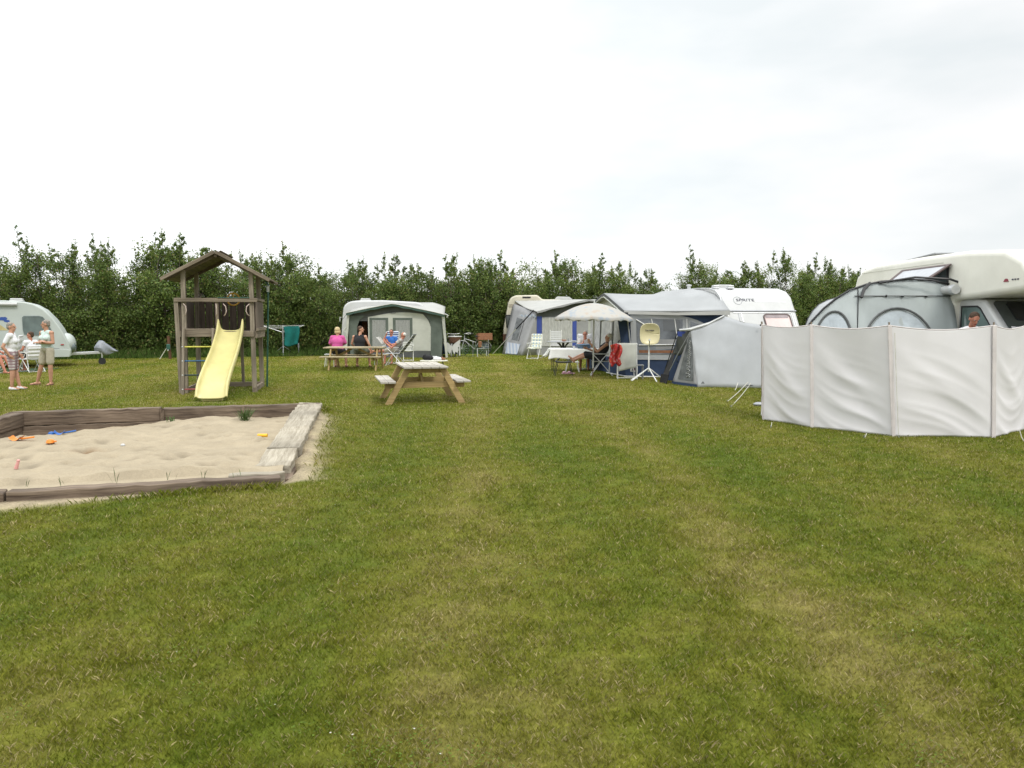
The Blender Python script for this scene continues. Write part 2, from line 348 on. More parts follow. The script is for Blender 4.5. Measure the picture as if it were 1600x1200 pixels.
M['parasol'] = blotch('printed_parasol_cloth', (.50, .485, .45), (.38, .42, .46), (.50, .43, .36), 4.5)
M['red_towel'] = blotch('red_patterned_towel', (.42, .03, .03), (.55, .12, .05), (.50, .30, .30), 9)
M['decal'] = blotch('cartoonless_decal_blue', (.06, .12, .40), (.05, .08, .25), (.20, .30, .45), 3)
# ------------------------------------------------------------------ ground, sand, grass
def vn(x, y, scale, seed):
    x = np.asarray(x)/scale; y = np.asarray(y)/scale; rs = np.random.RandomState(seed); T = rs.rand(256, 256)
    xi = np.floor(x).astype(int); yi = np.floor(y).astype(int); fx = x-xi; fy = y-yi; fx = fx*fx*(3-2*fx); fy = fy*fy*(3-2*fy)
    g = lambda a, b: T[a % 256, b % 256]
    return (g(xi, yi)*(1-fx)+g(xi+1, yi)*fx)*(1-fy)+(g(xi, yi+1)*(1-fx)+g(xi+1, yi+1)*fx)*fy
SBR, SBL, SFR = Vector((-3.45, 13.3, 0)), Vector((-7.75, 12.0, 0)), Vector((-2.42, 7.95, 0)); SFL = SBL+(SFR-SBR)
UX = (SBL-SBR); UY = (SFR-SBR); UL, VL = UX.length, UY.length; UXn, UYn = UX.normalized(), UY.normalized()
def box_uv(x, y):     # sandbox coordinates in metres from the far right corner
    det = UXn.x*UYn.y-UXn.y*UYn.x; dx = x-SBR.x; dy = y-SBR.y
    return (dx*UYn.y-dy*UYn.x)/det, (UXn.x*dy-UXn.y*dx)/det
def dry(x, y):
    n = .26*vn(x, y*.6, 2.8, 3)+.24*vn(x, y*.8, 1.1, 4)+.22*vn(x, y, .45, 5)+.30*vn(x, y, .16, 8)
    st = np.sin((x+.10*y+.22*np.sin(y*.35))*2*np.pi/2.05+.2)          # mown passes along the field
    st2 = .30*(vn(x*.35, y*1.4, 1.3, 9)-.4)*np.clip((y-12)/10, 0, 1)
    tr = np.exp(-((x-1.75-.10*np.sin(y*.9))/.26)**2)*.30*np.clip((14-y)/4, 0, 1)*(.4+1.2*vn(x, y, .9, 11))
    tr2 = np.exp(-((x+.45-.08*np.sin(y*.7+1))/.3)**2)*.12*np.clip((18-y)/4, 0, 1)
    return np.clip((n-.51)*.95+.40+.12*st+st2+tr*.75+tr2, 0, 1)
def bank(x, y):       # the turf lies higher against the far and right hand walls of the sandpit
    u, v = box_uv(x, y); d = np.hypot(np.maximum(-u-.10, 0), np.maximum(-v-.05, 0)); on = ((u < 0) | (v < 0)) & (u < UL+.3)
    return np.where(on, .20*np.clip(1-d/.85, 0, 1)**1.6*np.clip((VL-.3-v)/(VL*.9), 0, 1)**.6, 0)
def lie(x, y): return (vn(x, y, 1.3, 31)-.5)*.02+bank(x, y)
def sandiness(x, y):
    u, v = box_uv(x, y); n = vn(x, y, .35, 21)*.5+vn(x, y, .12, 22)*.45+vn(x, y, .05, 23)*.3
    d = np.maximum(np.maximum(-u, u-UL), np.maximum(-v, v-VL)); d = np.maximum(d, 0)
    right = np.where((u < 0) & (v > -.1) & (v < VL), np.clip(1.10-(-u-.1)/(.35+.28*vn(x, y, .8, 61)), 0, 1)*np.clip((v-.1)/.8, .3, 1), 0)      # spill beyond the right wall
    front = np.where((v > VL) & (u > .2), np.clip(1.6-(v-VL)/(.17+.30*np.clip((u-1.0)/1.4, 0, 1)), 0, 1)*np.clip((u+.3)/1.6, .4, 1), 0)
    sx, sy = -6.2, 15.75; sl = np.clip(1.15-np.hypot((x-sx)/.9, (y-sy)/.35), 0, 1)*.7
    tw = np.clip(1.1-np.hypot((x+6.9)/1.2, (y-18.6)/1.0), 0, 1)*.35
    return np.clip((np.maximum(right, front)+.0)*1.5-n*.55-.08, 0, 1)*((right+front) > 0)+np.clip(np.maximum(sl, tw)-n*.6, 0, 1)
GA = np.array([[.106, .152, .012], [.178, .186, .020], [.285, .242, .070]])      # lush, ordinary, straw
def grass_col(x, y, jit=0):
    d = np.clip(dry(x, y)+jit, 0, 1)[:, None]; t = d*2
    c = np.where(t < 1, GA[0]*(1-t)+GA[1]*t, GA[1]*(2-t)+GA[2]*(t-1))
    return c
def mesh_np(name, v, f, cols=None, m=None, smooth=True):
    me = bpy.data.meshes.new(name); k = f.shape[1]; me.vertices.add(len(v)); me.vertices.foreach_set('co', v.astype(np.float32).ravel())
    me.loops.add(f.size); me.loops.foreach_set('vertex_index', f.astype(np.int32).ravel()); me.polygons.add(len(f))
    me.polygons.foreach_set('loop_start', np.arange(0, f.size, k, dtype=np.int32))
    try: me.polygons.foreach_set('loop_total', np.full(len(f), k, dtype=np.int32))
    except Exception: pass
    me.update(calc_edges=True)
    if cols is not None:
        a = me.attributes.new('col', 'FLOAT_COLOR', 'POINT'); a.data.foreach_set('color', np.hstack([cols, np.ones((len(cols), 1))]).astype(np.float32).ravel())
    if m: me.materials.append(m)
    if smooth: me.polygons.foreach_set('use_smooth', np.ones(len(f), dtype=bool))
    me.update(); return me
def col_mat(name, rough=.9, fine=0.0, fscale=60, bump=0, transl=0, spec=.15):
    m = bpy.data.materials.new(name); m.use_nodes = True; nt = m.node_tree; nt.nodes.clear(); L = nt.links.new
    o = N(nt, 'ShaderNodeOutputMaterial'); p = N(nt, 'ShaderNodeBsdfPrincipled'); p.inputs['Roughness'].default_value = rough; p.inputs['Specular IOR Level'].default_value = spec
    a = N(nt, 'ShaderNodeAttribute', attribute_name='col'); c = a.outputs['Color']; t = N(nt, 'ShaderNodeTexCoord')
    if fine:
        n = N(nt, 'ShaderNodeTexNoise'); n.inputs['Scale'].default_value = fscale; n.inputs['Detail'].default_value = 4; n.inputs['Roughness'].default_value = .7; L(t.outputs['Object'], n.inputs['Vector'])
        r = N(nt, 'ShaderNodeMapRange'); r.inputs[1].default_value = .3; r.inputs[2].default_value = .7; r.inputs[3].default_value = 1-fine; r.inputs[4].default_value = 1+fine; L(n.outputs[0], r.inputs[0])
        n2 = N(nt, 'ShaderNodeTexNoise'); n2.inputs['Scale'].default_value = fscale*.12; n2.inputs['Detail'].default_value = 5; L(t.outputs['Object'], n2.inputs['Vector'])
        r2 = N(nt, 'ShaderNodeMapRange'); r2.inputs[1].default_value = .3; r2.inputs[2].default_value = .7; r2.inputs[3].default_value = 1-fine*.6; r2.inputs[4].default_value = 1+fine*.6; L(n2.outputs[0], r2.inputs[0])
        mu = N(nt, 'ShaderNodeMath', operation='MULTIPLY'); L(r.outputs[0], mu.inputs[0]); L(r2.outputs[0], mu.inputs[1])
        s = N(nt, 'ShaderNodeVectorMath', operation='SCALE'); L(c, s.inputs[0]); L(mu.outputs[0], s.inputs['Scale']); c = s.outputs[0]
        if bump:
            b = N(nt, 'ShaderNodeBump'); b.inputs['Strength'].default_value = bump; b.inputs['Distance'].default_value = .02; L(n.outputs[0], b.inputs['Height']); L(b.outputs[0], p.inputs['Normal'])
    L(c, p.inputs['Base Color']); sh = p.outputs[0]
    if transl:
        tr = N(nt, 'ShaderNodeBsdfTranslucent'); L(c, tr.inputs[0]); ms = N(nt, 'ShaderNodeMixShader'); ms.inputs[0].default_value = transl; L(sh, ms.inputs[1]); L(tr.outputs[0], ms.inputs[2]); sh = ms.outputs[0]
    L(sh, o.inputs[0]); return m
M['ground'] = col_mat('lawn_soil_and_grass', .95, .35, 42, .5)
M['blade'] = col_mat('grass_blades', .75, 0, transl=.22)
M['sand'] = col_mat('play_sand', .95, .10, 55, .35)
M['leaf'] = col_mat('hedge_leaves', .6, 0, transl=.28, spec=.35)
def lines(a, b, step, far):
    c = list(np.arange(a, b+1e-6, step)); s = step; x = b
    while x < far: s *= 1.35; x += s; c.append(x)
    s = step; x = a; l = []
    while x > -far: s *= 1.35; x -= s; l.append(x)
    return np.array(l[::-1]+c)
xs = lines(-24, 20, .16, 2500); ys = lines(0, 46, .16, 3000)
gx, gy = np.meshgrid(xs, ys); fx, fy = gx.ravel(), gy.ravel()
gz = lie(fx, fy)*(np.abs(fx) < 30)*(fy < 60)
u, v = box_uv(fx, fy); ins = (u > -.0) & (u < UL+.0) & (v > -.0) & (v < VL+.0); gz = np.where(ins, -.65, gz)
sn = sandiness(fx, fy)[:, None]; sandc = np.array([.34, .28, .19]); thatch_shade = (.58+.42*np.clip((fy-10)/26, 0, 1))[:, None]; gc = grass_col(fx, fy)*thatch_shade*(1-sn)+sandc*sn  # near ground darkened: thatch tone plus shade between blades put into the colour
nx, ny = len(xs), len(ys); ii = (np.arange(ny-1)[:, None]*nx+np.arange(nx-1)[None, :]).ravel()
me = mesh_np('ground', np.stack([fx, fy, gz], 1), np.stack([ii, ii+1, ii+nx+1, ii+nx], 1), gc, M['ground'])
o = bpy.data.objects.new('ground', me); COL.objects.link(o); tag(o, 'mown green lawn with straw coloured patches and faint mowing stripes', 'lawn', kind='structure')
# sand surface in the pit
NU, NV = 150, 180; uu, vv = np.meshgrid(np.linspace(.02, UL-.02, NU), np.linspace(.02, VL-.02, NV)); uu, vv = uu.ravel(), vv.ravel()
sx = SBR.x+UXn.x*uu+UYn.x*vv; sy = SBR.y+UXn.y*uu+UYn.y*vv
sz = .050+.055*(vv/VL)+.05*vn(sx, sy, .9, 41)+.050*vn(sx, sy, .38, 42)+.034*vn(sx, sy, .15, 43)+.016*vn(sx, sy, .07, 44)-.06
sz -= .24*np.clip((uu-2.2)/1.5, 0, 1)**1.3*np.clip(1-vv/1.7, 0, 1)          # dug-out far left corner
rs = np.random.RandomState(5)
FP = []
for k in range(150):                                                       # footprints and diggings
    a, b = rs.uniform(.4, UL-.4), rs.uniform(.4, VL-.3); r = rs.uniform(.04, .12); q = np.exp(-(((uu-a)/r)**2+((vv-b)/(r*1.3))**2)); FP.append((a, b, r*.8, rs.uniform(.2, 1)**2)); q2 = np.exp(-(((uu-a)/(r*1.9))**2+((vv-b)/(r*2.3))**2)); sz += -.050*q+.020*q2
gp_ = gp(135, 719)
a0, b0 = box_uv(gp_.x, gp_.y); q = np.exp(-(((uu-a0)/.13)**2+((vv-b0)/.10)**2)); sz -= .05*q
dug_tone = np.clip(q*1.1+np.clip((uu-2.3)/1.2, 0, 1)*np.clip(1-vv/.8, 0, 1)*.8, 0, 1)[:, None]  # darker brown sand in the dug hole and the far left corner
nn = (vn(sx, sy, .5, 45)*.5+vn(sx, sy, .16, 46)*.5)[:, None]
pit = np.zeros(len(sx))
for a, b, r, k in FP: pit += k*np.exp(-(((uu-a)/r)**2+((vv-b)/(r*1.2))**2))  # shade of the footprint hollows, painted into the sand colour
sz = np.where((vv > VL-.35), np.minimum(sz, .068), sz); scol = np.array([.345, .290, .205])*(.86+.22*nn)*(1-.36*np.clip(pit, 0, 1))[:, None]; scol = scol*(1-dug_tone)+np.array([.17, .105, .055])*dug_tone
ii = (np.arange(NV-1)[:, None]*NU+np.arange(NU-1)[None, :]).ravel()
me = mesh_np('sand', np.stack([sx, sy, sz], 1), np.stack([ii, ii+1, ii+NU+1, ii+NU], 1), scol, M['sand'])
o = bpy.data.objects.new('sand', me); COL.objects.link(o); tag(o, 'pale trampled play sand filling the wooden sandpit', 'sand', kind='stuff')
def sand_z(x, y):
    a, b = box_uv(x, y); i = np.argmin((uu-a)**2+(vv-b)**2); return float(sz[i])
# grass blades: one mesh
def blades(n, ymin, ymax, hgt, wid, seed, margin=1.15, func=None):
    r = np.random.RandomState(seed); y = (r.uniform(ymin**.4, ymax**.4, n))**2.5; x = r.uniform(-1, 1, n)*(.70*y*margin+1.7)
    if func is not None:
        x, y = func(r, n)
    u, v = box_uv(x, y); s = sandiness(x, y); clump = vn(x, y, .07, seed+50)*.6+vn(x, y, .25, seed+51)*.4
    keep = ~((u > -.13) & (u < UL+.13) & (v > -.13) & (v < VL+.13)) & (r.rand(n) > s*1.4) & (r.rand(n) < .5+.9*clump)
    x, y, clump = x[keep], y[keep], clump[keep]; n = len(x)
    h = hgt*r.uniform(.45, 1.15, n)*(.6+.8*clump); a = r.uniform(0, 2*np.pi, n); le = r.uniform(.2, 1.1, n)*h; b = a+r.normal(0, 1.2, n); wd = wid*r.uniform(.6, 1.3, n)
    zz = lie(x, y)-.004; fc = (np.clip(y, 2.5, 40)/3.0)**.85 if func is None else 1.0; wd = wd*fc; h = h*(1+.06*(fc-1))
    v0 = np.stack([x-np.cos(a)*wd, y-np.sin(a)*wd, zz], 1); v1 = np.stack([x+np.cos(a)*wd, y+np.sin(a)*wd, zz], 1)
    v2 = np.stack([x+np.cos(b)*le*.35+np.cos(a)*wd*.7, y+np.sin(b)*le*.35+np.sin(a)*wd*.7, zz+h*.6], 1)
    v3 = np.stack([x+np.cos(b)*le, y+np.sin(b)*le, zz+h], 1)
    c = grass_col(x, y, r.normal(0, .13, n))*r.uniform(.75, 1.30, (n, 1)); st = r.rand(n) < .08+.34*dry(x, y)**2; c[st] = np.array([.42, .35, .18])*r.uniform(.7, 1.2, (st.sum(), 1))
    return [v0, v1, v2, v3], c
G = []
G.append(blades(1600000, 1.9, 36, .028, .0015, 1))
# longer grass around the sandpit and along its walls
def rim(r, n):
    t = r.rand(n); e = r.randint(0, 3, n); d = .14+np.abs(r.normal(0, .10, n))
    u = np.where(e == 0, -d, t*UL); v = np.where(e == 0, t*VL, np.where(e == 1, -d, VL+d))
    return SBR.x+UXn.x*u+UYn.x*v, SBR.y+UXn.y*u+UYn.y*v
G.append(blades(13000, 1, 2, .060, .0035, 6, func=rim))
def posts(r, n):
    P = [(-7.8, 17.7), (-6.15, 17.9), (-8.1, 19.4), (-6.45, 19.6), (-.1, 15.0), (-2.4, 15.2)]; k = r.randint(0, len(P), n); A = np.array(P)[k]
    return A[:, 0]+r.normal(0, .25, n), A[:, 1]+r.normal(0, .2, n)
# clover leaves in loose patches
r = np.random.RandomState(91); n = 60000; y = r.uniform(2.0**.5, 14**.5, n)**2; x = r.uniform(-1, 1, n)*(.75*y+.3); k = (vn(x, y, .55, 92)*.6+vn(x, y, .18, 93)*.4 > .66); x, y = x[k], y[k]; u, v = box_uv(x, y); k = ~((u > -.4) & (u < UL+.2) & (v > -.2) & (v < VL+.25)); x, y = x[k], y[k]; n = len(x)
a = r.uniform(0, 6.28, n); s = r.uniform(.003, .006, n)*(1+y*.03); z = lie(x, y)+r.uniform(.012, .03, n); ca, sa = np.cos(a)*s, np.sin(a)*s; tl = r.uniform(-.4, .4, n)*s
cv = [np.stack([x-ca, y-sa, z], 1), np.stack([x+sa, y-ca, z+tl], 1), np.stack([x+ca, y+sa, z], 1), np.stack([x-sa, y+ca, z+tl*.5], 1)]; cc = np.array([.095, .145, .018])*r.uniform(.7, 1.35, (n, 1)); cc[r.rand(n) < .012] = (.55, .53, .48)
q = np.arange(n); me = mesh_np('clover', np.concatenate(cv), np.stack([q, q+n, q+2*n, q+3*n], 1), np.concatenate([cc]*4), M['blade'], smooth=False)
o = bpy.data.objects.new('clover', me); COL.objects.link(o); tag(o, 'loose patches of small clover leaves growing between the grass', 'clover', kind='stuff')
V = []; C = []; n0 = 0; F = []
for vs, c in G:
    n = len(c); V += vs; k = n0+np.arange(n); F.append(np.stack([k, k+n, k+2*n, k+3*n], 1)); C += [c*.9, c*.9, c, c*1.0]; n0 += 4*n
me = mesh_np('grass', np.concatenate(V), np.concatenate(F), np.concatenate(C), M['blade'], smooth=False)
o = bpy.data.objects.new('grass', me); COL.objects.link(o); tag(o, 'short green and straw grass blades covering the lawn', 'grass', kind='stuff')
# ------------------------------------------------------------------ hedge trees
LEAFC = np.array([[.070, .120, .024], [.070, .130, .022], [.190, .245, .055], [.21, .18, .06]])
def leaf_mesh(name, P, size, rs, hue):
    n = len(P); A = rs.normal(size=(n, 3)); A /= np.linalg.norm(A, axis=1)[:, None]; B = rs.normal(size=(n, 3)); B[:, 2] += .3; B -= A*(A*B).sum(1)[:, None]; B /= np.linalg.norm(B, axis=1)[:, None]
    s = (size*rs.uniform(.6, 1.35, n))[:, None]; nrm = np.cross(A, B)*.15
    v0 = P-A*s*.5; v1 = P+B*s*.30+nrm*s; v2 = P+A*s*.5; v3 = P-B*s*.30+nrm*s
    k = np.arange(n); c = LEAFC[0]*(1-hue[:, None])+LEAFC[2]*hue[:, None]; odd = rs.rand(n) < .06; c[odd] = LEAFC[3]
    c *= rs.uniform(.75, 1.3, (n, 1))
    return mesh_np(name, np.concatenate([v0, v1, v2, v3]), np.stack([k, k+n, k+2*n, k+3*n], 1), np.concatenate([c]*4), M['leaf'], smooth=False)
M['bark'] = mat('tree_bark', (.10, .085, .065), .95, .15, 8, .5, 25)
def make_tree(seed, H, Wd, shoots=4, dens=1.0):
    rs = np.random.RandomState(seed); rnd = random.Random(seed); mb = MB(); tips = []
    ns = rnd.randint(3, 5)
    for s in range(ns):
        a = 2*math.pi*s/ns+rnd.uniform(-.5, .5); r0 = .12; p = Vector((math.cos(a)*r0, math.sin(a)*r0, 0)); tgt = Vector((math.cos(a)*Wd*.5*rnd.uniform(.3, 1), math.sin(a)*Wd*.4*rnd.uniform(.3, 1), H*rnd.uniform(.62, .95)))
        pts = [p]; rad = [.06]
        for k in range(1, 8):
            t = k/7; q = p.lerp(tgt, t); q += Vector((rnd.gauss(0, .07), rnd.gauss(0, .07), 0)); q.x += .1*math.sin(t*3+s); pts.append(q); rad.append(.06*(1-t)+.008)
        mb.tube(pts, rad, 5, cap=False)
        for k in range(1, 8):
            for j in range(rnd.randint(5, 7)):
                t = (k-rnd.random())/7; i = min(int(t*7), 6); b = pts[i].lerp(pts[i+1], t*7-i); an = rnd.uniform(0, 2*math.pi); ln = Wd*.42*rnd.uniform(.35, 1.0)*(1-.65*(b.z/H)**1.7)+.12
                e = b+Vector((math.cos(an)*ln, math.sin(an)*ln, ln*rnd.uniform(-.15, .75))); e.z = max(e.z, .12)
                mb.tube([b, b.lerp(e, .5)+Vector((0, 0, .04)), e], [.018, .012, .005], 3, cap=False); tips.append((b, e, 1.0))
    for s in range(shoots):
        a = rnd.uniform(0, 2*math.pi); r = Wd*.38*rnd.random(); b = Vector((math.cos(a)*r, math.sin(a)*r*.8, H*rnd.uniform(.66, .82))); e = b+Vector((rnd.gauss(0, .16), rnd.gauss(0, .16), H*rnd.uniform(.13, .33)))
        mid = b.lerp(e, .5)+Vector((rnd.gauss(0, .06), 0, 0)); mb.tube([b-Vector((0, 0, .5)), b, mid, e], [.02, .016, .011, .004], 4, cap=False); tips.append((b, e, .5))
        for j in range(5):
            t = .1+.16*j; q = b.lerp(e, t); an = rnd.uniform(0, 6.28); l = .34*(1-t)+.08; e2 = q+Vector((math.cos(an)*l, math.sin(an)*l, l*.8)); mb.tube([q, e2], [.007, .003], 3, cap=False); tips.append((q, e2, .42))
    P = []; HU = []
    for b, e, dn in tips:
        n = int(98*dens*dn); t = rs.beta(2.2, 1.1, n)[:, None]; B = np.array(b); E = np.array(e); sp = (.085 if dn == 1 else .035)+.11*(dn == 1)*rs.rand(n, 1)
        P.append(B*(1-t)+E*t+rs.normal(size=(n, 3))*sp); HU.append(np.clip(rs.normal(rs.uniform(.1, .75), .16, n), 0, 1))
    # low skirt of foliage down to the ground
    n = int(2600*dens); a = rs.uniform(0, 2*np.pi, n); r = Wd*.52*np.sqrt(rs.rand(n)); z = rs.uniform(.05, H*.45, n); cl = vn(a*3+10, z*2.2+5, 1, seed)
    k = cl > .42; P.append(np.stack([np.cos(a)*r, np.sin(a)*r, z], 1)[k]); HU.append(rs.uniform(0, .55, n)[k])
    P = np.concatenate(P); HU = np.concatenate(HU)
    return mb, leaf_mesh('crown', P, .092, rs, HU)
VAR = []
for i, (H, Wd, sh, dn) in enumerate([(5.0, 2.9, 5, 1.0), (4.5, 3.1, 7, 1.05), (5.3, 2.7, 3, 1.0), (4.2, 3.0, 8, 1.1), (4.8, 2.6, 6, .9), (4.0, 3.2, 3, 1.15)]):
    mb, crown = make_tree(100+i, H, Wd, sh, dn); tm = mb.build('trunk', M['bark']); VAR.append((tm.data, crown)); bpy.data.objects.remove(tm)
rnd = random.Random(11)
path = [(-34, 29.0), (-24, 33.5), (-14, 36.5), (-6, 38.6), (-1, 40.5), (1.0, 43.6), (9, 46.5), (20, 50), (34, 57)]
def along(path, step):
    out = []; carry = 0
    for (x0, y0), (x1, y1) in zip(path, path[1:]):
        L = math.hypot(x1-x0, y1-y0); d = carry
        while d < L: out.append((x0+(x1-x0)*d/L, y0+(y1-y0)*d/L)); d += step
        carry = d-L
    return out
ZONE = [(95, 'behind the caravan at the left edge'), (250, 'between left caravan and play tower'), (410, 'behind the wooden play tower'), (520, 'behind the rotary clothes dryer'), (690, 'behind the green edged awning'), (795, 'behind the bicycles'), (935, 'behind the beige caravan'), (1120, 'behind the navy awning roof'), (1330, 'right of the white caravan roof'), (9999, 'behind the motorhome')]
seen = {}
def plant(x, y, row, k):
    px = 800+1200*x/y
    if px < -170 or px > 1800: return
    zn = next(l for lim, l in ZONE if px < lim); key = (zn, row); seen[key] = seen.get(key, 0)+1; nth = ['first', 'second', 'third', 'fourth', 'fifth', 'sixth', 'seventh', 'eighth', 'ninth', 'tenth'][min(9, seen[key]-1)]
    lab = nth+(' front row' if not row else ' back row')+' hedge tree from the left, '+zn
    t = empty('hedge_tree', (x, y, 0), rnd.uniform(0, 6.28), lab, 'tree', 'trees of the long hedge')
    tm, cm = VAR[rnd.randrange(len(VAR))]; s = rnd.uniform(.86, 1.08)*(.97 if px < 560 else .98 if px < 930 else 1.03)
    if 200 < px < 300 and row == 0 and k % 2: s = 1.22
    t.scale = (s, s, s*rnd.uniform(.92, 1.10))
    for nm, d in (('trunk', tm), ('crown', cm)):
        c = bpy.data.objects.new(nm, d); COL.objects.link(c); c.parent = t
for k, (x, y) in enumerate(along(path, 1.55)): plant(x+rnd.uniform(-.3, .3), y+rnd.uniform(-.3, .3), 0, k)
for k, (x, y) in enumerate(along([(a-.6, b+1.9) for a, b in path], 1.75)): plant(x+rnd.uniform(-.4, .4), y+rnd.uniform(-.4, .4), 1, k)
# long unmown grass and weeds at the foot of the hedge
rs = np.random.RandomState(77); pts = along([(a+.2, b-1.9) for a, b in path], .05); n = 90000
A = np.array(pts)[rs.randint(0, len(pts), n)]; d = rs.exponential(.7, n)-.6; x = A[:, 0]+rs.normal(0, .1, n); y = A[:, 1]+np.clip(d, -.7, 2.5)
k = (np.abs(x/y) < .8); x, y, d = x[k], y[k], d[k]; n = len(x)
h = rs.uniform(.12, .42, n)*np.clip(.45+d*.5+vn(x, y, 1.2, 5)*.6, .25, 1.4); a = rs.uniform(0, 6.28, n); wd = .012*rs.uniform(.6, 1.4, n); le = h*rs.uniform(.1, .6, n)
v0 = np.stack([x-np.cos(a)*wd, y-np.sin(a)*wd, x*0], 1); v1 = np.stack([x+np.cos(a)*wd, y+np.sin(a)*wd, x*0], 1); v2 = np.stack([x+np.cos(a+1)*le+wd*.4, y+np.sin(a+1)*le, h], 1); v3 = np.stack([x+np.cos(a+1)*le-wd*.4, y+np.sin(a+1)*le, h*.98], 1)
c = np.array([.065, .115, .02])*rs.uniform(.6, 1.4, (n, 1)); c[rs.rand(n) < .06] = (.20, .19, .08); q = np.arange(n)
me = mesh_np('tall_grass', np.concatenate([v0, v1, v2, v3]), np.stack([q, q+n, q+2*n, q+3*n], 1), np.concatenate([c]*4), M['blade'], smooth=False)
o = bpy.data.objects.new('tall_grass', me); COL.objects.link(o); tag(o, 'long unmown grass and weeds along the foot of the hedge', 'grass', kind='stuff')
# ------------------------------------------------------------------ sandpit walls (one thing, each beam a part)
sp = empty('sandpit', (SBR.x, SBR.y, 0), 0, 'low square sandpit wall of old railway sleepers in the grass', 'sandpit')
O = SBR.copy()
def beam(a, b, wd, z0, z1, m, name='sleeper', jit=.006, lab=None):
    a = Vector(a); b = Vector(b); n = max(2, int((b-a).length/.12)); r = random.Random(str(a)); mb = MB(); d = (b-a); L = d.length; d.normalize(); s = Vector((-d.y, d.x, 0))
    vs = []; gs = []; off = r.random()*9
    for i in range(n+1):
        p = a+d*L*i/n
        lo = z0 if not isinstance(z0, tuple) else z0[0]+(z0[1]-z0[0])*i/n; hi = z1 if not isinstance(z1, tuple) else z1[0]+(z1[1]-z1[0])*i/n
        for sx, z in ((-1, lo), (1, lo), (1, hi), (-1, hi)):
            q = p+s*sx*wd/2+Vector((r.gauss(0, jit), r.gauss(0, jit), 0)); q.z = z+(r.gauss(0, jit) if z == hi else 0); vs.append(q); gs.append(Vector((L*i/n+off, sx*wd/2+off, z)))
    fs = [(i*4+k, i*4+(k+1) % 4, i*4+4+(k+1) % 4, i*4+4+k) for i in range(n) for k in range(4)]+[(0, 1, 2, 3), (n*4+3, n*4+2, n*4+1, n*4)]
    mb.add(vs, fs, gs); return mb.build(name, m, sp, off=O, bevel=.012, label=lab)
def SB(u, v): return SBR+UXn*u+UYn*v
wz = .17
# back wall, two courses of two sleepers
beam(SB(-.10, 0), SB(2.42, 0), .20, .045, .25, M['sleeper']); beam(SB(2.45, .005), SB(UL+.12, 0), .20, .05, .262, M['sleeper'])
beam(SB(-.08, .012), SB(1.9, .012), .19, -.3, .04, M['sleeper']); beam(SB(1.92, .014), SB(UL+.1, .014), .19, -.34, .044, M['sleeper'])
beam(SB(2.40, .13), SB(2.40, .16), .06, -.2, .262, M['sleeper'], 'wall_post'); beam(SB(1.15, .115), SB(1.15, .14), .05, -.2, .24, M['sleeper'], 'wall_post')
# left wall
beam(SB(UL, .11), SB(UL+.02, 2.6), .20, .04, .255, M['sleeper']); beam(SB(UL, 2.62), SB(UL, VL), .20, .0, .22, M['sleeper']); beam(SB(UL+.01, .11), SB(UL+.01, 2.6), .19, -.3, .036, M['sleeper'])
# right wall: wide bleached caps, slightly stepped
beam(SB(.06, -.09), SB(.08, 2.05), .40, (.12, .09), (.255, .222), M['sleeper_top'], 'cap_board'); beam(SB(.08, 2.07), SB(.10, 4.15), .38, (.09, .04), (.220, .168), M['sleeper_top'], 'cap_board'); beam(SB(.12, 4.17), SB(.13, 4.97), .37, (.03, .0), (.160, .108), M['sleeper_top'], 'cap_board')
beam(SB(.0, -.05), SB(.02, 5.2), .20, -.25, (.10, .0), M['sleeper'])
# front wall
beam(SB(.02, VL), SB(2.5, VL+.01), .17, -.2, .084, M['sleeper']); beam(SB(2.52, VL+.01), SB(UL+.1, VL), .17, -.2, .086, M['sleeper']); beam(SB(-.02, VL-.16), SB(.55, VL-.14), .14, -.1, .098, M['sleeper_top'], 'cap_board')
# sand toys
def toy(px, py, fn, name, m, lab, cat='sand toy', up=.012):
    z = .03
    for _ in range(3):
        p = gp(px, py, z); z = sand_z(p.x, p.y)
    e = MB(); fn(e, p.x, p.y, z+up); o = e.build(name, m, None, smooth=True, off=(p.x, p.y, z)); o.location = (p.x, p.y, z); tag(o, lab, cat)
def scoop(e, x, y, z, s=1, a=0):
    c, q = math.cos(a), math.sin(a); e.grid(lambda u, v: (x+(c*(u-.5)-q*(v-.5))*.13*s, y+(q*(u-.5)+c*(v-.5))*.10*s, z+.05*((u-.5)**2*4+(v > .6)*.2)), 8, 6); e.tube([(x+c*.05*s, y+q*.05*s, z+.02), (x+c*.2*s, y+q*.2*s, z+.045)], .011*s, 6)
def mould(e, x, y, z, s=1): e.lathe([(.001, .055*s), (.03*s, .055*s), (.045*s, .03*s), (.06*s, .0), (.068*s, .0), (.05*s, .045*s), (.001, .062*s)], (x, y, z), 12); e.tube([(x, y, z+.02), (x+.11*s, y-.02, z+.02)], .012*s, 6)
toy(93, 680, lambda e, x, y, z: (scoop(e, x, y, z, 1.1, .3), mould(e, x-.12, y, z, .7)), 'toy_shovel', M['blue_pl'], 'blue plastic toy lying in the dug out far corner of the sandpit')
toy(79, 695, lambda e, x, y, z: (mould(e, x, y, z, .8),), 'sand_mould', M['orange_pl'], 'orange plastic toy half buried in the sand near the blue one')
toy(26, 687, lambda e, x, y, z: scoop(e, x, y, z, 1.2, 0), 'toy_shovel', M['orange_pl'], 'flat orange red toy shovel at the far left end of the sandpit')
toy(411, 683, lambda e, x, y, z: (e.tube([(x-.07, y, z+.02), (x+.06, y, z+.02)], .024, 10),), 'toy_roller', M['yellow_pl'], 'bright yellow toy lying on the sand by the right hand wall')
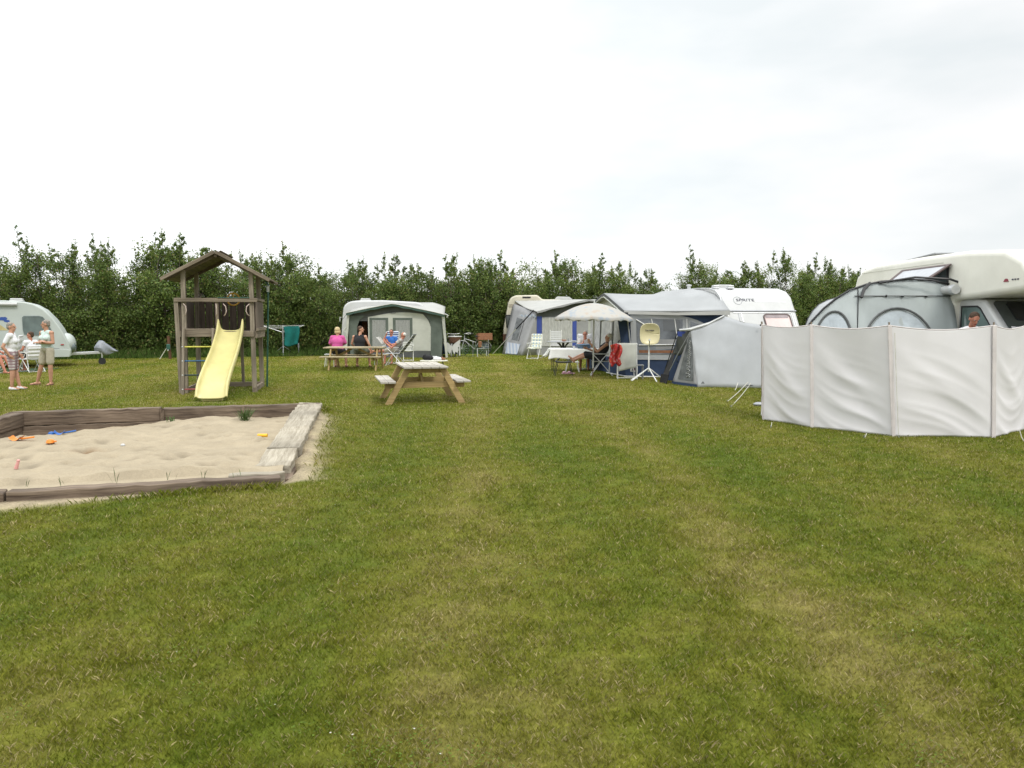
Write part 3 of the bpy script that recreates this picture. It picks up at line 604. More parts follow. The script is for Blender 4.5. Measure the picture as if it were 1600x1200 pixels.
toy(28, 735, lambda e, x, y, z: (e.tube([(x-.02, y, z), (x+.01, y, z+.08)], [.022, .014], 8), e.ell((x+.01, y, z+.085), (.018, .018, .015))), 'toy_skittle', M['pink_pl'], 'pale pink toy standing upright in the sand near the front')
toy(192, 697, lambda e, x, y, z: e.ell((x, y, z), (.03, .02, .02)), 'shell', M['white'], 'small pale stone or shell on the sand in the middle', 'shell')
# weed tuft growing in the far right of the pit
def weed(x, y, z, n, h, name, lab, seed, col='leafgreen', sp_=.5):
    r = random.Random(seed); mb = MB()
    for k in range(n):
        a = r.uniform(0, 6.28); l = h*r.uniform(.4, 1); o_ = l*r.uniform(.15, sp_*1.4); p0 = Vector((x+r.gauss(0, .03), y+r.gauss(0, .03), z)); e = p0+Vector((math.cos(a)*o_, math.sin(a)*o_, l)); m_ = p0.lerp(e, .5)+Vector((0, 0, l*.15)); s = Vector((-math.sin(a), math.cos(a), 0))*(.0035 if name == 'weed_stalk' else .007)
        mb.add([p0-s*.5, p0+s*.5, m_+s, m_-s, e], [(0, 1, 2, 3), (3, 2, 4)])
    o = mb.build(name, M['weed'], None, off=(x, y, z)); o.location = (x, y, z); tag(o, lab, 'weed')
M['table_tan'] = wood('tan_table_wood', (.37, .315, .205), (.27, .22, .13), crack=.3)
M['weed'] = mat('weed_leaves', (.075, .13, .03), .7, .15, 12, transl=.2)
p = gp(383, 652, .12); weed(p.x, p.y, .05, 60, .26, 'weed_tuft', 'bushy weed tuft growing against the far sleeper wall near the right corner', 3, sp_=.9)
p = gp(268, 660, .05); weed(p.x, p.y, .05, 22, .12, 'weed_tuft', 'small weed tuft at the middle of the far sleeper wall', 4)
for k, (px, py, h) in enumerate([(180, 752, .16), (265, 747, .12), (38, 757, .14), (312, 745, .12), (92, 755, .12), (371, 742, .08)]):
    p = gp(px, py, .12); weed(p.x, p.y, .10, 3, h*.95, 'weed_stalk', ['tall thin weed stalk at the front sleeper, above the mown clump', 'dark weed stalk at the middle of the front sleeper', 'thin weed stalk at the left end of the front sleeper', 'thin weed stalk on the right half of the front sleeper', 'thin weed stalk between the pink toy and the front sleeper', 'short weed by the broken front right corner board'][k], 20+k, sp_=.5)
# ------------------------------------------------------------------ play tower
PT = empty('play_tower', (-6.96, 18.62, 0), R(12), 'weathered wooden play tower with a pitched roof, ladder and yellow slide', 'play tower')
W2, D2 = .76, .80; GW, PW, DW = M['grey_wood'], M['post_wood'], M['dark_wood']
def P1(name, m, fn, bevel=.006, **k):
    e = MB(); fn(e); return e.build(name, m, PT, bevel=bevel, **k)
for sx in (-1, 1):
    for sy in (-1, 1):
        x, y = sx*W2, sy*D2
        P1('post', PW, lambda e: e.bar((x, y, -.1), (x*(.97 if sy < 0 else .96), y*.97, 2.84 if sy < 0 else 2.86), .10, .10))
P1('post', PW, lambda e: e.bar((-W2-.09, -D2-.03, -.0), (-W2-.14, -D2-.02, 2.18), .09, .10)); P1('post', PW, lambda e: e.bar((.30, .84, 0), (.28, .84, 1.4), .07, .07))
P1('base_beam', GW, lambda e: (e.bar((W2+.01, -D2-.1, .06), (W2+.01, D2+.1, .06), .06, .12),)); P1('base_beam', GW, lambda e: e.bar((-W2, D2, .06), (W2, D2, .06), .05, .12)); P1('base_beam', GW, lambda e: e.bar((-W2-.01, -D2, .06), (-W2-.01, D2, .06), .05, .12))
def deck(e):
    for k in range(11): e.box((0, -D2+.07+k*(2*D2-.14)/10, 1.42), (2*W2-.04, .145, .035))
P1('deck', DW, deck)
P1('deck_beam', GW, lambda e: e.box((-.40, -D2-.075, 1.40), (.72, .045, .19))); P1('deck_beam', GW, lambda e: e.box((.38, -D2-.075, 1.37), (.80, .045, .13))); P1('deck_beam', GW, lambda e: e.box((W2+.072, 0, 1.35), (.045, 2*D2+.14, .17))); P1('deck_beam', GW, lambda e: e.box((-W2-.072, 0, 1.37), (.045, 2*D2+.14, .14))); P1('deck_beam', GW, lambda e: e.box((0, D2+.075, 1.37), (2*W2+.1, .045, .14)))
# front rail and the mid baluster dividing ladder gap from slide gap
P1('top_rail', GW, lambda e: e.box((-.03, -D2-.075, 2.15), (2*W2+.28, .05, .09))); P1('rail_cap', M['green_metal'], lambda e: e.box((.36, -D2-.085, 2.202), (.70, .06, .018)))
P1('baluster', GW, lambda e: e.bar((-.02, -D2-.03, 1.3), (-.02, -D2-.03, 2.11), .07, .05))
def planks(e, a, b, z0, z1, n, gap=.2, seed=1):
    a = Vector(a); b = Vector(b); L = (b-a).length; d = (b-a)/L; r = random.Random(seed)
    for k in range(n):
        c = a+d*L*(k+.5)/n; w_ = L/n*(1-gap); e.bar(c+Vector((0, 0, z0)), c+Vector((0, 0, z1+r.uniform(-.012, .012))), abs(d.x)*w_+abs(d.y)*.022, abs(d.y)*w_+abs(d.x)*.022, up=(0, 1, 0))
def side_planks(e, x):
    n = 9
    for k in range(n): y = -D2+.08+k*(2*D2-.16)/(n-1); e.box((x, y, 1.78), (.022, .165, .70))
P1('back_planks', DW, lambda e: [e.box((-W2+.1+k*(2*W2-.2)/7, D2+.068, 1.80), (.165, .022, .72)) for k in range(8)])
P1('side_planks', DW, lambda e: side_planks(e, W2+.065)); P1('side_planks', DW, lambda e: side_planks(e, -W2-.065))
P1('side_rail', GW, lambda e: e.box((W2+.075, 0, 2.17), (.06, 2*D2+.16, .06))); P1('side_rail', GW, lambda e: e.box((W2+.10, 0, 1.47), (.05, 2*D2+.22, .07))); P1('side_rail', GW, lambda e: e.box((-W2-.075, 0, 2.17), (.06, 2*D2+.16, .06))); P1('back_rail', GW, lambda e: e.box((0, D2+.075, 2.19), (2*W2+.14, .05, .07)))
# roof: two slopes of boards
def slope(s):
    e = MB(); a = Vector((0, 0, 3.24)); b = Vector((s*1.17, 0, 2.62)); d = (b-a).normalized(); L = (b-a).length; nrm = Vector((-d.z*s, 0, d.x*s))
    for k in range(10):
        c = a+d*(L*(k+.5)/10); e.bar(c+Vector((0, -D2-.18, 0))+nrm*(.004*(k % 2)), c+Vector((0, D2+.18, 0))+nrm*(.004*(k % 2)), L/10*.97, .022, up=nrm)
    return e
slope(-1).build('roof_slope', M['roof_wood'], PT, bevel=.003); slope(1).build('roof_slope', M['roof_wood'], PT, bevel=.003)
for y in (-D2-.21, D2+.21):
    for s in (-1, 1): P1('barge_board', GW, lambda e: e.bar((s*.012, y, 3.235), (s*1.18, y, 2.605), .022, .075, up=(0, 0, 1)))
P1('ridge_beam', DW, lambda e: e.box((0, 0, 3.17), (.06, 2*D2+.3, .1)))
for y in (-D2, D2): P1('rafter', DW, lambda e: (e.bar((-1.1, y, 2.63), (-.03, y, 3.17), .045, .08), e.bar((1.1, y, 2.63), (.03, y, 3.17), .045, .08)))
P1('ridge_cap', M['grey_wood'], lambda e: (e.bar((-.07, -D2-.2, 3.235), (-.07, D2+.2, 3.235), .14, .012, up=(.47, 0, .88)), e.bar((.07, -D2-.2, 3.235), (.07, D2+.2, 3.235), .14, .012, up=(-.47, 0, .88))))
# ladder
for x in (-.76, -.12):
    P1('ladder_rail', PW, lambda e: e.bar((x, -D2-.34, -.05), (x+.02, -D2-.13, 1.50), .06, .09))
for z, m in ((1.06, M['wheel_yellow']), (.74, M['blue_pl']), (.42, M['cl_dark']), (.10, M['logo_red'])):
    zz = z+.02; y = -D2-.34+(zz+.05)/1.55*.21; mm = {1.06: mat('lemon_rung_paint', (.62, .58, .10), .4), .74: mat('blue_rung_paint', (.03, .12, .24), .4), .42: mat('dark_green_rung_paint', (.02, .045, .05), .4), .10: mat('red_rung_paint', (.36, .09, .08), .4)}[z]
    r_ = MB(); r_.tube([(-.76, y, zz), (-.12, y, zz)], .017, 8); rg = r_.build('rung', mm, PT, smooth=True)
    b_ = MB(); [b_.ell((xx, y-.045, zz), (.018, .012, .018)) for xx in (-.76, -.12)]; b_.build('bolt_cap', M['white'], rg, smooth=True)
# grips, wheel
for x, fl in ((-.70, 1), (-.02, 0), (.16, 1), (.68, -1)):
    s = fl*.045 or .01
    P1('hand_grip', M['grip'], lambda e: e.tube([(x-s*.6, -D2-.12, 2.06), (x+s*.7, -D2-.17, 2.0), (x+s, -D2-.18, 1.90), (x+s*.4, -D2-.17, 1.82), (x-s*.3, -D2-.12, 1.79)], .011, 6), 0, smooth=True)
def ringt(e, c, r, tr, axis='y', n=20, m=8):
    for_ = []; vs = []; fs = []
    for i in range(n):
        a = 2*math.pi*i/n
        for k in range(m):
            b = 2*math.pi*k/m; rr = r+tr*math.cos(b); o_ = tr*math.sin(b); vs.append(Vector(c)+(Vector((rr*math.cos(a), o_, rr*math.sin(a))) if axis == 'y' else Vector((o_, rr*math.cos(a), rr*math.sin(a))) if axis == 'x' else Vector((rr*math.cos(a), rr*math.sin(a), o_))))
    fs = [(i*m+k, i*m+(k+1) % m, ((i+1) % n)*m+(k+1) % m, ((i+1) % n)*m+k) for i in range(n) for k in range(m)]; e.add(vs, fs)
def wheel(e):
    c = (.22, D2*.1, 2.19); ringt(e, c, .145, .018); e.ell(c, (.035, .03, .035))
    for a in (90, 210, 330): e.tube([c, (c[0]+.14*math.cos(R(a)), c[1], c[2]+.14*math.sin(R(a)))], .013, 6)
P1('steering_wheel', M['wheel_yellow'], wheel, 0, smooth=True); P1('wheel_shaft', M['dark_metal'], lambda e: e.tube([(.22, D2*.1+.02, 2.19), (.22, D2*.1+.12, 2.12), (.22, D2+.05, 2.10)], .012, 6), 0)
P1('climbing_pole', M['green_metal'], lambda e: e.tube([(W2+.14, D2*.7, 0), (W2+.20, D2*.5, 1.2), (W2+.27, D2*.2, 2.55), (W2+.20, D2*.2, 2.66)], .022, 8), 0, smooth=True)
P1('pole_clamp', M['alu'], lambda e: e.tube([(W2+.26, D2*.24, 2.38), (W2+.27, D2*.21, 2.52)], .030, 8), 0, smooth=True)
# slide
def slide():
    e = MB(); n = 26; cx0, cx1 = .27, .66; y0, y1 = -D2-.04, -D2-2.05
    def cl(t): x = cx0+(.12-cx0)*t; y = y0+(y1-y0)*t; z = 1.44*(1-t)**1.0+.10*t; z += .02-.045*math.sin(t*math.pi*2.0)-.05*math.sin(math.pi*t)+(.06*max(0, (t-.88)/.12)**2)*0; z = max(z, .11+.0*(1-t)); return x, y, z
    def prof(hw):  # section from left outer flange to right outer flange (x offset, z offset)
        return [(-hw-.035, .02), (-hw-.035, .13), (-hw-.012, .155), (-hw+.012, .13), (-hw+.03, .03), (-hw*.5, .0), (0, -.006), (hw*.5, .0), (hw-.03, .03), (hw-.012, .13), (hw+.012, .155), (hw+.035, .13), (hw+.035, .02)]
    vs = []; gs = []; m = 13
    for i in range(n+1):
        t = i/n; x, y, z = cl(t); hw = .255+.03*t
        if t < .08: lift = .12*(1-t/.08)
        else: lift = 0
        end = max(0, (t-.93)/.07)
        for k, (dx, dz) in enumerate(prof(hw)):
            dz2 = dz*(1-.75*end)-.06*end; dz2 += lift if k in (1, 2, 3, 9, 10, 11) else 0
            vs.append((x+dx, y, z+dz2))
    fs = [(i*m+k, i*m+k+1, (i+1)*m+k+1, (i+1)*m+k) for i in range(n) for k in range(m-1)]
    e.add(vs, fs); return e.build('slide', M['slide'], PT, smooth='all', solid=.016)
sl = slide(); sm = sl.modifiers.new('ss', 'SUBSURF'); sm.levels = 1; sm.render_levels = 1
P1('slide_foot', M['slide'], lambda e: e.box((.13, -D2-1.92, .04), (.42, .10, .09)), .02)
# ------------------------------------------------------------------ picnic tables
def picnic(loc, rz, lab, top, leg, L=1.8):
    T = empty('picnic_table', loc, rz, lab, 'picnic table', 'wooden picnic tables')      # planks run along local Y
    for k in range(5):
        e = MB(); x = -.36+.18*k+random.uniform(-.003, .003); e.box((x, random.uniform(-.01, .01), .745), (.168, L, .038)); e.build('top_plank', top, T, bevel=.005)
    for s in (-1, 1):
        for k in range(2):
            e = MB(); e.box((s*(.68+.075+(k-.5)*.15-.0), 0, .455), (.143, L, .038)); e.build('seat_plank', top, T, bevel=.005)
    for y in (-L/2+.22, L/2-.22):
        sy = 1 if y < 0 else -1
        for s in (-1, 1):
            e = MB(); e.bar((s*.34, y, .725), (s*.76, y, -.01), .045, .125, up=(0, 1, 0)) if False else e.prism([(s*.28, .722), (s*.42, .722), (s*.82, 0), (s*.68, 0)], (0, y-.022, 0), (1, 0, 0), (0, 0, 1), .045); lg = e.build('leg', leg, T, bevel=.004)
            b = MB(); [b.ell((s*.56+dx, y-.03 if y < 0 else y+.03, .41+dz), (.014, .010, .014)) for dx, dz in ((-.05, .05), (.06, .03), (.04, -.06))]; b.build('bolt', M['alu'], lg, smooth=True)
        e = MB(); e.box((0, y+sy*.048, .385), (1.62, .045, .12)); e.build('crossbeam', leg, T, bevel=.004); e = MB(); e.box((0, y+sy*.048, .675), (.84, .045, .095)); e.build('top_bearer', leg, T, bevel=.004)
    for s in (-1, 1): e = MB(); e.bar((s*.035, s*(L/2-.28), .39), (s*.035, s*.12, .70), .04, .07); e.build('brace', leg, T, bevel=.004)
    return T
picnic((-1.93, 16.2, 0), R(14), 'wooden picnic table standing empty in the middle of the lawn', M['table_top'], M['table_leg'], 1.85)
picnic((-5.35, 26.2, 0), R(90), 'wooden picnic table with two people sitting on its far bench', M['table_tan'], M['table_leg'], 2.0)
# ------------------------------------------------------------------ rotary clothes dryer with towel
c0 = gp(443, 556); DR = empty('clothes_dryer', c0, R(20), 'grey metal rotary clothes dryer with folded out arms on a tripod', 'clothes dryer')
e = MB(); e.tube([(0, 0, .1), (0, 0, 1.42)], .024, 8); e.build('mast', M['alu'], DR, smooth=True)
for a in (20, 140, 265): e = MB(); e.tube([(.03*math.cos(R(a)), .03*math.sin(R(a)), .44), (.68*math.cos(R(a)), .68*math.sin(R(a)), .0)], .015, 6); e.tube([(0, 0, .16), (.42*math.cos(R(a)), .42*math.sin(R(a)), .16)], .009, 5); e.build('leg', M['alu'], DR, smooth=True)
arms = []
for k in range(4):
    a = R(-22+90*k+8); t = Vector((.98*math.cos(a), .98*math.sin(a), 1.42)); arms.append((Vector((0, 0, 1.16)), t)); e = MB(); e.tube([(.03*math.cos(a), .03*math.sin(a), 1.10), t], .013, 6); e.tube([(0, 0, 1.38), (.45*math.cos(a), .45*math.sin(a), 1.25)], .008, 5); e.build('arm', M['alu'], DR, smooth=True)
e = MB()
for f in (.45, .6, .75, .9, .98):
    pts = [A.lerp(B, f) for A, B in arms]
    for k in range(4): e.tube([pts[k], pts[(k+1) % 4]], .003, 4)
e.build('line', M['white_tube'], DR)
c1 = at(455, 510, c0.y-.35); e = MB()
e.grid(lambda u, v: (c1.x+(u-.5)*(.62-.10*v)+.03*math.sin(v*5), c1.y+.035*math.sin(u*9+v*2)+.05*v+.4*(u-.5), 1.37-.10*math.sin(math.pi*min(1, u*1.0))*0-v*(.88+.05*math.sin(u*5))), 20, 16)
tw = e.build('towel', M['fab_teal'], None, smooth='all', solid=.012, off=(c1.x, c1.y, 0)); tw.location = (c1.x, c1.y, 0); tag(tw, 'teal green towel hanging from the rotary clothes dryer', 'towel')
# ------------------------------------------------------------------ caravans and motorhome
def vent(T, x, y, z, m=None, s=1.0, name='roof_vent'):
    e = MB(); e.box((x, y, z+.03), (.5*s, .42*s, .05)); e.box((x, y, z+.085), (.44*s, .38*s, .06)); return e.build(name, m or M['white'], T, bevel=.02)
def window(T, O, U, V, pts, fr, gl, wd=.03, th=.02, inner=None):
    Uv = Vector(U).normalized(); Vv = Vector(V).normalized(); cx = sum(p[0] for p in pts)/len(pts); cy = sum(p[1] for p in pts)/len(pts)
    mx_ = max(abs(p[0]-cx) for p in pts); my = max(abs(p[1]-cy) for p in pts)
    inn = [(cx+(p[0]-cx)*(1-wd/mx_), cy+(p[1]-cy)*(1-wd/my)) for p in pts]
    e = MB(); e.ring(pts, inn, O, U, V, th); f = e.build('window', fr, T)
    e = MB(); W_ = Uv.cross(Vv); e.prism(inn, Vector(O)+W_*.001, U, V, th*.5); e.build('pane', gl, f)
    return f
def wheelpart(T, x, y, r=.31, wd=.18, name='wheel'):
    e = MB(); Mx = Matrix.Rotation(math.pi/2, 3, 'Y'); e.lathe([(r*.62, -wd/2), (r*.95, -wd/2), (r, -wd*.3), (r, wd*.3), (r*.95, wd/2), (r*.62, wd/2)], (x, y, r), 24, Mx); t = e.build(name, M['rubber'], T, smooth=True)
    e = MB(); e.lathe([(r*.60, -wd*.48), (r*.5, -wd*.3), (r*.2, -wd*.42), (.02, -wd*.45), (.01, wd*.45), (r*.5, wd*.3), (r*.60, wd*.48)], (x, y, r), 20, Mx); e.build('rim', M['alu'], t, smooth=True)
def caravan_body(T, prof, W_, m, bevel=.07, name='body'):
    e = MB(); e.prism(prof, (W_/2, 0, 0), (0, 1, 0), (0, 0, 1), W_)     # U x V = +X ; extrude from +W/2
    e.v = [Vector((v.x-2*W_, v.y, v.z)) if v.x > W_/2+1e-4 else v for v in e.v]
    return e.build(name, m, T, smooth=True, bevel=bevel, seg=4)
def solar(T): pass
# --- caravan at the left edge: long side faces the camera. local +Y = nose direction (to the right in the photo), local +X = toward camera
nose = gp(118, 573); nose = Vector((nose.x, 28.4, 0))
C1 = empty('caravan', (-16.3, 28.5, 0), R(-63), 'pale grey green touring caravan with a rounded nose, cut off by the left edge', 'caravan', 'touring caravans')
def arcpts(cx, cz, rx, rz, a0, a1, n): return [(cx+rx*math.cos(R(a0+(a1-a0)*k/n)), cz+rz*math.sin(R(a0+(a1-a0)*k/n))) for k in range(n+1)]
prof = [(-6.2, .36), (-.02, .36), (.0, .62)]+[(-.12, .99), (-.29, 1.38), (-.50, 1.72), (-.78, 2.05), (-1.08, 2.24), (-1.35, 2.31), (-1.9, 2.35), (-5.4, 2.35), (-5.9, 2.2), (-6.2, 1.6)]
caravan_body(C1, prof, 2.2, M['grey_white'], .05)
X1 = 1.1
e = MB(); e.prism([(-5.5, .36), (-.06, .36), (-.01, .60), (-.2, .64), (-5.5, .64)], (X1-.004, 0, 0), (0, 1, 0), (0, 0, 1), .03); e.build('skirt_panel', M['grey_white'], C1, bevel=.01)
e = MB(); e.prism([(-5.5, .655), (-.35, .655), (-.35, .675), (-5.5, .675)], (X1, 0, 0), (0, 1, 0), (0, 0, 1), .012); e.build('trim_strip', M['grey_tube'], C1)
window(C1, (X1, 0, 0), (0, 1, 0), (0, 0, 1), [(-1.26, 1.16), (-.68, 1.13), (-.55, 1.17), (-.54, 1.23), (-.60, 1.40), (-.72, 1.66), (-.82, 1.79), (-.92, 1.82), (-1.38, 1.82), (-1.43, 1.77), (-1.43, 1.35), (-1.40, 1.20), (-1.36, 1.17)], M['glass_grey'], M['glass_grey'], .05, .03)
wheelpart(C1, X1-.12, -2.6, .30)
e = MB(); e.prism(arch(-3.0, -2.2, .36, .72), (X1+.026, 0, 0), (0, 1, 0), (0, 0, 1), .008); e.build('wheel_arch', M['dark_metal'], C1)
vent(C1, .45, -1.62, 2.32); e = MB(); e.tube([(X1+.06, -5.5, 2.22), (X1+.06, -1.55, 2.22)], .06, 10); e.build('awning_case', M['white'], C1, smooth=True)
e = MB(); e.box((X1+.014, -.26, .80), (.03, .10, .04)); e.build('marker_lamp', M['red_lamp'], C1, bevel=.01)
e = MB(); e.ell((.25, -.16, .80), (.72, .30, .40)); e.build('nose_locker', M['grey_white'], C1, smooth=True); e = MB(); e.ell((.55, -.02, .68), (.26, .18, .20)); e.build('locker_lid', M['glass_grey'], C1, smooth=True)
e = MB(); e.bar((.35, -.3, .42), (.06, .95, .46), .06, .09); e.bar((-.35, -.3, .42), (-.06, .95, .46), .06, .09); e.build('drawbar', M['alu'], C1, bevel=.008)
e = MB(); e.tube([(.12, .95, .55), (.12, .95, .18)], .024, 8); jw = e.build('jockey_wheel', M['alu'], C1, smooth=True); e = MB(); e.lathe([(.04, -.04), (.13, -.045), (.13, .045), (.04, .04)], (.12, .95, .13), 14, Matrix.Rotation(math.pi/2, 3, 'Y')); e.build('tyre', M['rubber'], jw, smooth=True)
def cover(u, v):
    a = 2*math.pi*u; t = v; r = [.05, .22, .25, .17, .07, .02][min(5, int(t*5))]*(1-(t*5 % 1))+[.05, .22, .25, .17, .07, .02][min(5, int(t*5)+1)]*(t*5 % 1)
    y = .70+t*.80; return (r*.75*math.cos(a)+.03*math.sin(a*3+t*9), y, .60-.10*t+r*1.05*math.sin(a)*(1.15 if math.sin(a) > 0 else 1.0)+.06*math.sin(min(1, t*2)*math.pi))
e = MB(); e.grid(cover, 18, 14); e.build('hitch_cover', M['hitch'] if 'hitch' in M else mat('grey_hitch_cover_vinyl', (.26, .28, .32), .45, .1, 6, .3, 12, spec=.5), C1, smooth='all')
# picture on the side wall: blue tree shape above a yellow dune triangle
def blob(cx, cz, r, n=18, seed=1):
    q = random.Random(seed); return [(cx+(r*(1+q.uniform(-.2, .2)))*math.cos(2*math.pi*k/n)*1.25, cz+(r*(1+q.uniform(-.2, .2)))*math.sin(2*math.pi*k/n)*.6) for k in range(n)]
e = MB(); e.prism([(-3.3, 1.32), (-1.86, 1.32), (-2.12, 1.54), (-2.4, 1.60), (-3.0, 1.60)], (X1, 0, 0), (0, 1, 0), (0, 0, 1), .006); e.build('wall_picture', mat('sand_yellow_print', (.52, .43, .20), .5, .12, 3), C1)
e = MB(); [e.prism(blob(cx, cz, r, seed=k), (X1, 0, 0), (0, 1, 0), (0, 0, 1), .007+.001*k) for k, (cx, cz, r) in enumerate([(-2.25, 1.74, .15), (-2.0, 1.72, .11), (-2.5, 1.80, .18), (-1.88, 1.64, .07)])]; e.build('wall_picture', M['decal'], C1)
# --- caravan behind the green edged awning (long side faces camera)
C2 = empty('caravan', (-3.75, 36.3, 0), R(-90+4), 'off white touring caravan with a roof vent behind the green edged awning', 'caravan', 'touring caravans')
prof = [(-4.05, .4), (-.1, .4), (0, .8), (-.12, 1.6), (-.30, 2.1)]+arcpts(-.75, 2.1, .45, .38, 0, 90, 5)[1:]+[(-2.2, 2.56), (-3.4, 2.54)]+arcpts(-3.5, 2.1, .5, .42, 90, 180, 5)[1:]+[(-4.05, 1.6), (-4.1, .9)]
caravan_body(C2, prof, 2.1, M['white'], .08); vent(C2, .3, -3.05, 2.54, s=1.1, m=M['white']); e = MB(); e.box((0, -3.05, 2.545), (.9, .62, .03)); e.build('vent_base', M['white'], C2, bevel=.01)
wheelpart(C2, .85, -2.3, .3)
e = MB(); e.ell((.1, .08, 1.15), (.7, .28, .55)); e.build('nose_locker', M['cream'], C2, smooth=True)
e = MB(); e.tube([(.9, -4.1, 1.78), (1.02, -4.14, 1.78), (1.04, -4.14, 1.6)], .02, 6); e.build('corner_bracket', M['white'], C2, smooth=True)
# --- beige caravan in the middle distance
C3 = empty('caravan', (4.6, 40.3, 0), R(-90+2), 'old beige caravan with dark windows behind the grey awning with blue bands', 'caravan', 'touring caravans')
prof = [(-5.0, .72), (-4.75, .42), (-.3, .42), (0, .9), (-.1, 1.8), (-.5, 2.45), (-1.2, 2.66), (-3.1, 2.70), (-3.35, 2.92), (-4.45, 2.90), (-4.68, 2.80), (-4.82, 2.55), (-5.06, 1.25), (-5.08, .95)]
caravan_body(C3, prof, 2.1, M['beige'], .08)
e = MB(); e.prism([(-5.1, .55), (-.3, .42), (-.3, .5), (-5.1, .95)], (1.05, 0, 0), (0, 1, 0), (0, 0, 1), .03); e.build('skirt_panel', M['leather'], C3)
window(C3, (1.05, 0, 0), (0, 1, 0), (0, 0, 1), [(p[0]-.08*(p[1]-1.2), p[1]) for p in rrect(-4.92, 1.25, -4.35, 1.92, .07)], M['black'], M['glass_dark'], .04, .03)
for z in (2.42, 2.32): e = MB(); e.box((1.06, -4.3, z), (.012, 1.0, .022)); e.build('trim_strip', M['leather'], C3)
e = MB(); e.box((1.06, -3.9, 2.80), (.03, .42, .08)); e.build('roof_window', M['black'], C3, bevel=.01)
e = MB(); e.prism([(-.45, 0), (.45, 0), (.45, .03), (.3, .14), (-.3, .16)], (0.3, -2.0, 2.69), (0, 1, 0), (0, 0, 1), .5); e.build('roof_hatch', M['white'], C3, bevel=.02); e = MB(); e.box((.2, -4.98, .72), (1.7, .14, .28)); e.build('bumper', M['leather'], C3, bevel=.04)
wheelpart(C3, .85, -2.5, .3)
# --- white caravan with lettering (end wall faces the camera)
th = math.atan2(.2, .98); a0 = Vector((6.22, 21.75, 0)); ux = Vector((.98, .2, 0)).normalized(); uy = Vector((-.2, .98, 0)).normalized()
C4 = empty('caravan', a0, math.atan2(ux.y, ux.x), 'white caravan with name lettering and a pink blind in its end window', 'caravan', 'touring caravans')
W4 = 2.28                                       # local x 0..W4 across, local y 0 (end wall foot) .. 5.4 (far)
prof = [(0, .42), (0, .95), (.14, 1.35), (.52, 2.0), (.62, 2.16), (.74, 2.36), (.98, 2.53), (1.4, 2.63), (2.2, 2.67), (4.9, 2.66), (5.4, 2.4), (5.7, 1.4), (5.7, .42)]
e = MB(); e.prism(prof, (0, 0, 0), (0, 1, 0), (0, 0, 1), W4); b4 = e.build('body', M['white'], C4, smooth=True, bevel=.09, seg=4)
# end wall plane: from (y .14,z 1.35) to (.52, 2.0)
Oe = Vector((0, .14, 1.35)); Ve = Vector((0, .38, .65)); Le = Ve.length; Ven = Ve.normalized(); Ue = Vector((1, 0, 0)); We = Ue.cross(Ven)   # points to -y, +z
window(C4, Oe+We*.002, Ue, Ven, rrect(1.16, -.02, 2.02, .58, .11), M['frame_brown'], M['glass_pink'], .035, .035)
e = MB(); e.prism(rrect(1.22, .44, 1.95, .55, .04), Oe+We*.024, Ue, Ven, .004); e.build('blind_shade', mat('grey_pink_shade_band', (.30, .25, .26), .5), C4)
e = MB(); [e.box(Oe+Ue*x+Ven*.03+We*.05, (.05, .02, .03)) for x in (1.4, 1.8)]; e.build('window_catch', M['black'], C4)
for x in (.40, .48, 2.08, 2.14): e = MB(); e.prism([(x, -.45), (x+.028, -.45), (x+.028, .60), (x, .60)], Oe+We*.003, Ue, Ven, .012); e.build('rib', mat('pale_grey_trim', (.48, .49, .51), .4) if x == .40 else M['pale_trim'] if 'pale_trim' in M else M['alu'], C4)
e = MB(); e.prism([(.02, .665), (W4-.02, .665), (W4-.02, .70), (.02, .70)], Oe+We*.0, Ue, Ven, .03); e.build('rain_rail', M['grey_tube'], C4)
e = MB(); e.prism([(.25, .615), (W4-.2, .615), (W4-.2, .635), (.25, .635)], Oe+We*.003, Ue, Ven, .010); e.build('trim_strip', M['alu'], C4)
# upper plane for the lettering: (.62,2.16)->(.74,2.36)
Ou = Vector((0, .62, 2.16)); Vu = Vector((0, .12, .20)).normalized(); Wu = Vector((1, 0, 0)).cross(Vu)
Mt = Matrix.Translation(Ou+Vector((.74, 0, 0))+Vu*.115+Wu*.004) @ Matrix((Vector((1, 0, 0)), Vu, Wu)).transposed().to_4x4()
text_mesh('SPRITE', .13, 'lettering', M['logo_dark'], C4, Mt, 1.55, .003, .0)
e = MB(); n = 26; c_, r_ = (.50, .10), .135
e.ring([(c_[0]+r_*math.cos(2*math.pi*k/n), c_[1]+r_*math.sin(2*math.pi*k/n)) for k in range(n)], [(c_[0]+(r_-.011)*math.cos(2*math.pi*k/n), c_[1]+(r_-.011)*math.sin(2*math.pi*k/n)) for k in range(n)], Ou+Wu*.004, (1, 0, 0), Vu, .003); e.build('emblem_ring', mat('grey_emblem_print', (.25, .26, .28), .5), C4)
e = MB(); e.prism([(1.02, .045), (W4-.25, .045), (W4-.25, .058), (1.02, .058)], Ou+Wu*.002, (1, 0, 0), Vu, .003); e.build('pin_stripe', M['alu'], C4)
vent(C4, .85, 2.35, 2.66, s=1.0); vent(C4, .55, 1.25, 2.60, s=.42, name='roof_cap', m=M['alu']); vent(C4, .12, 1.35, 2.60, s=.40, name='roof_cap', m=M['alu']); e = MB(); e.lathe([(.06, 0), (.06, .12), (.09, .12), (.09, .17), (.03, .18)], (.3, 3.6, 2.66), 12); e.build('flue', M['alu'], C4, smooth=True)
wheelpart(C4, .12, 2.9, .3); wheelpart(C4, W4-.12, 2.9, .3)
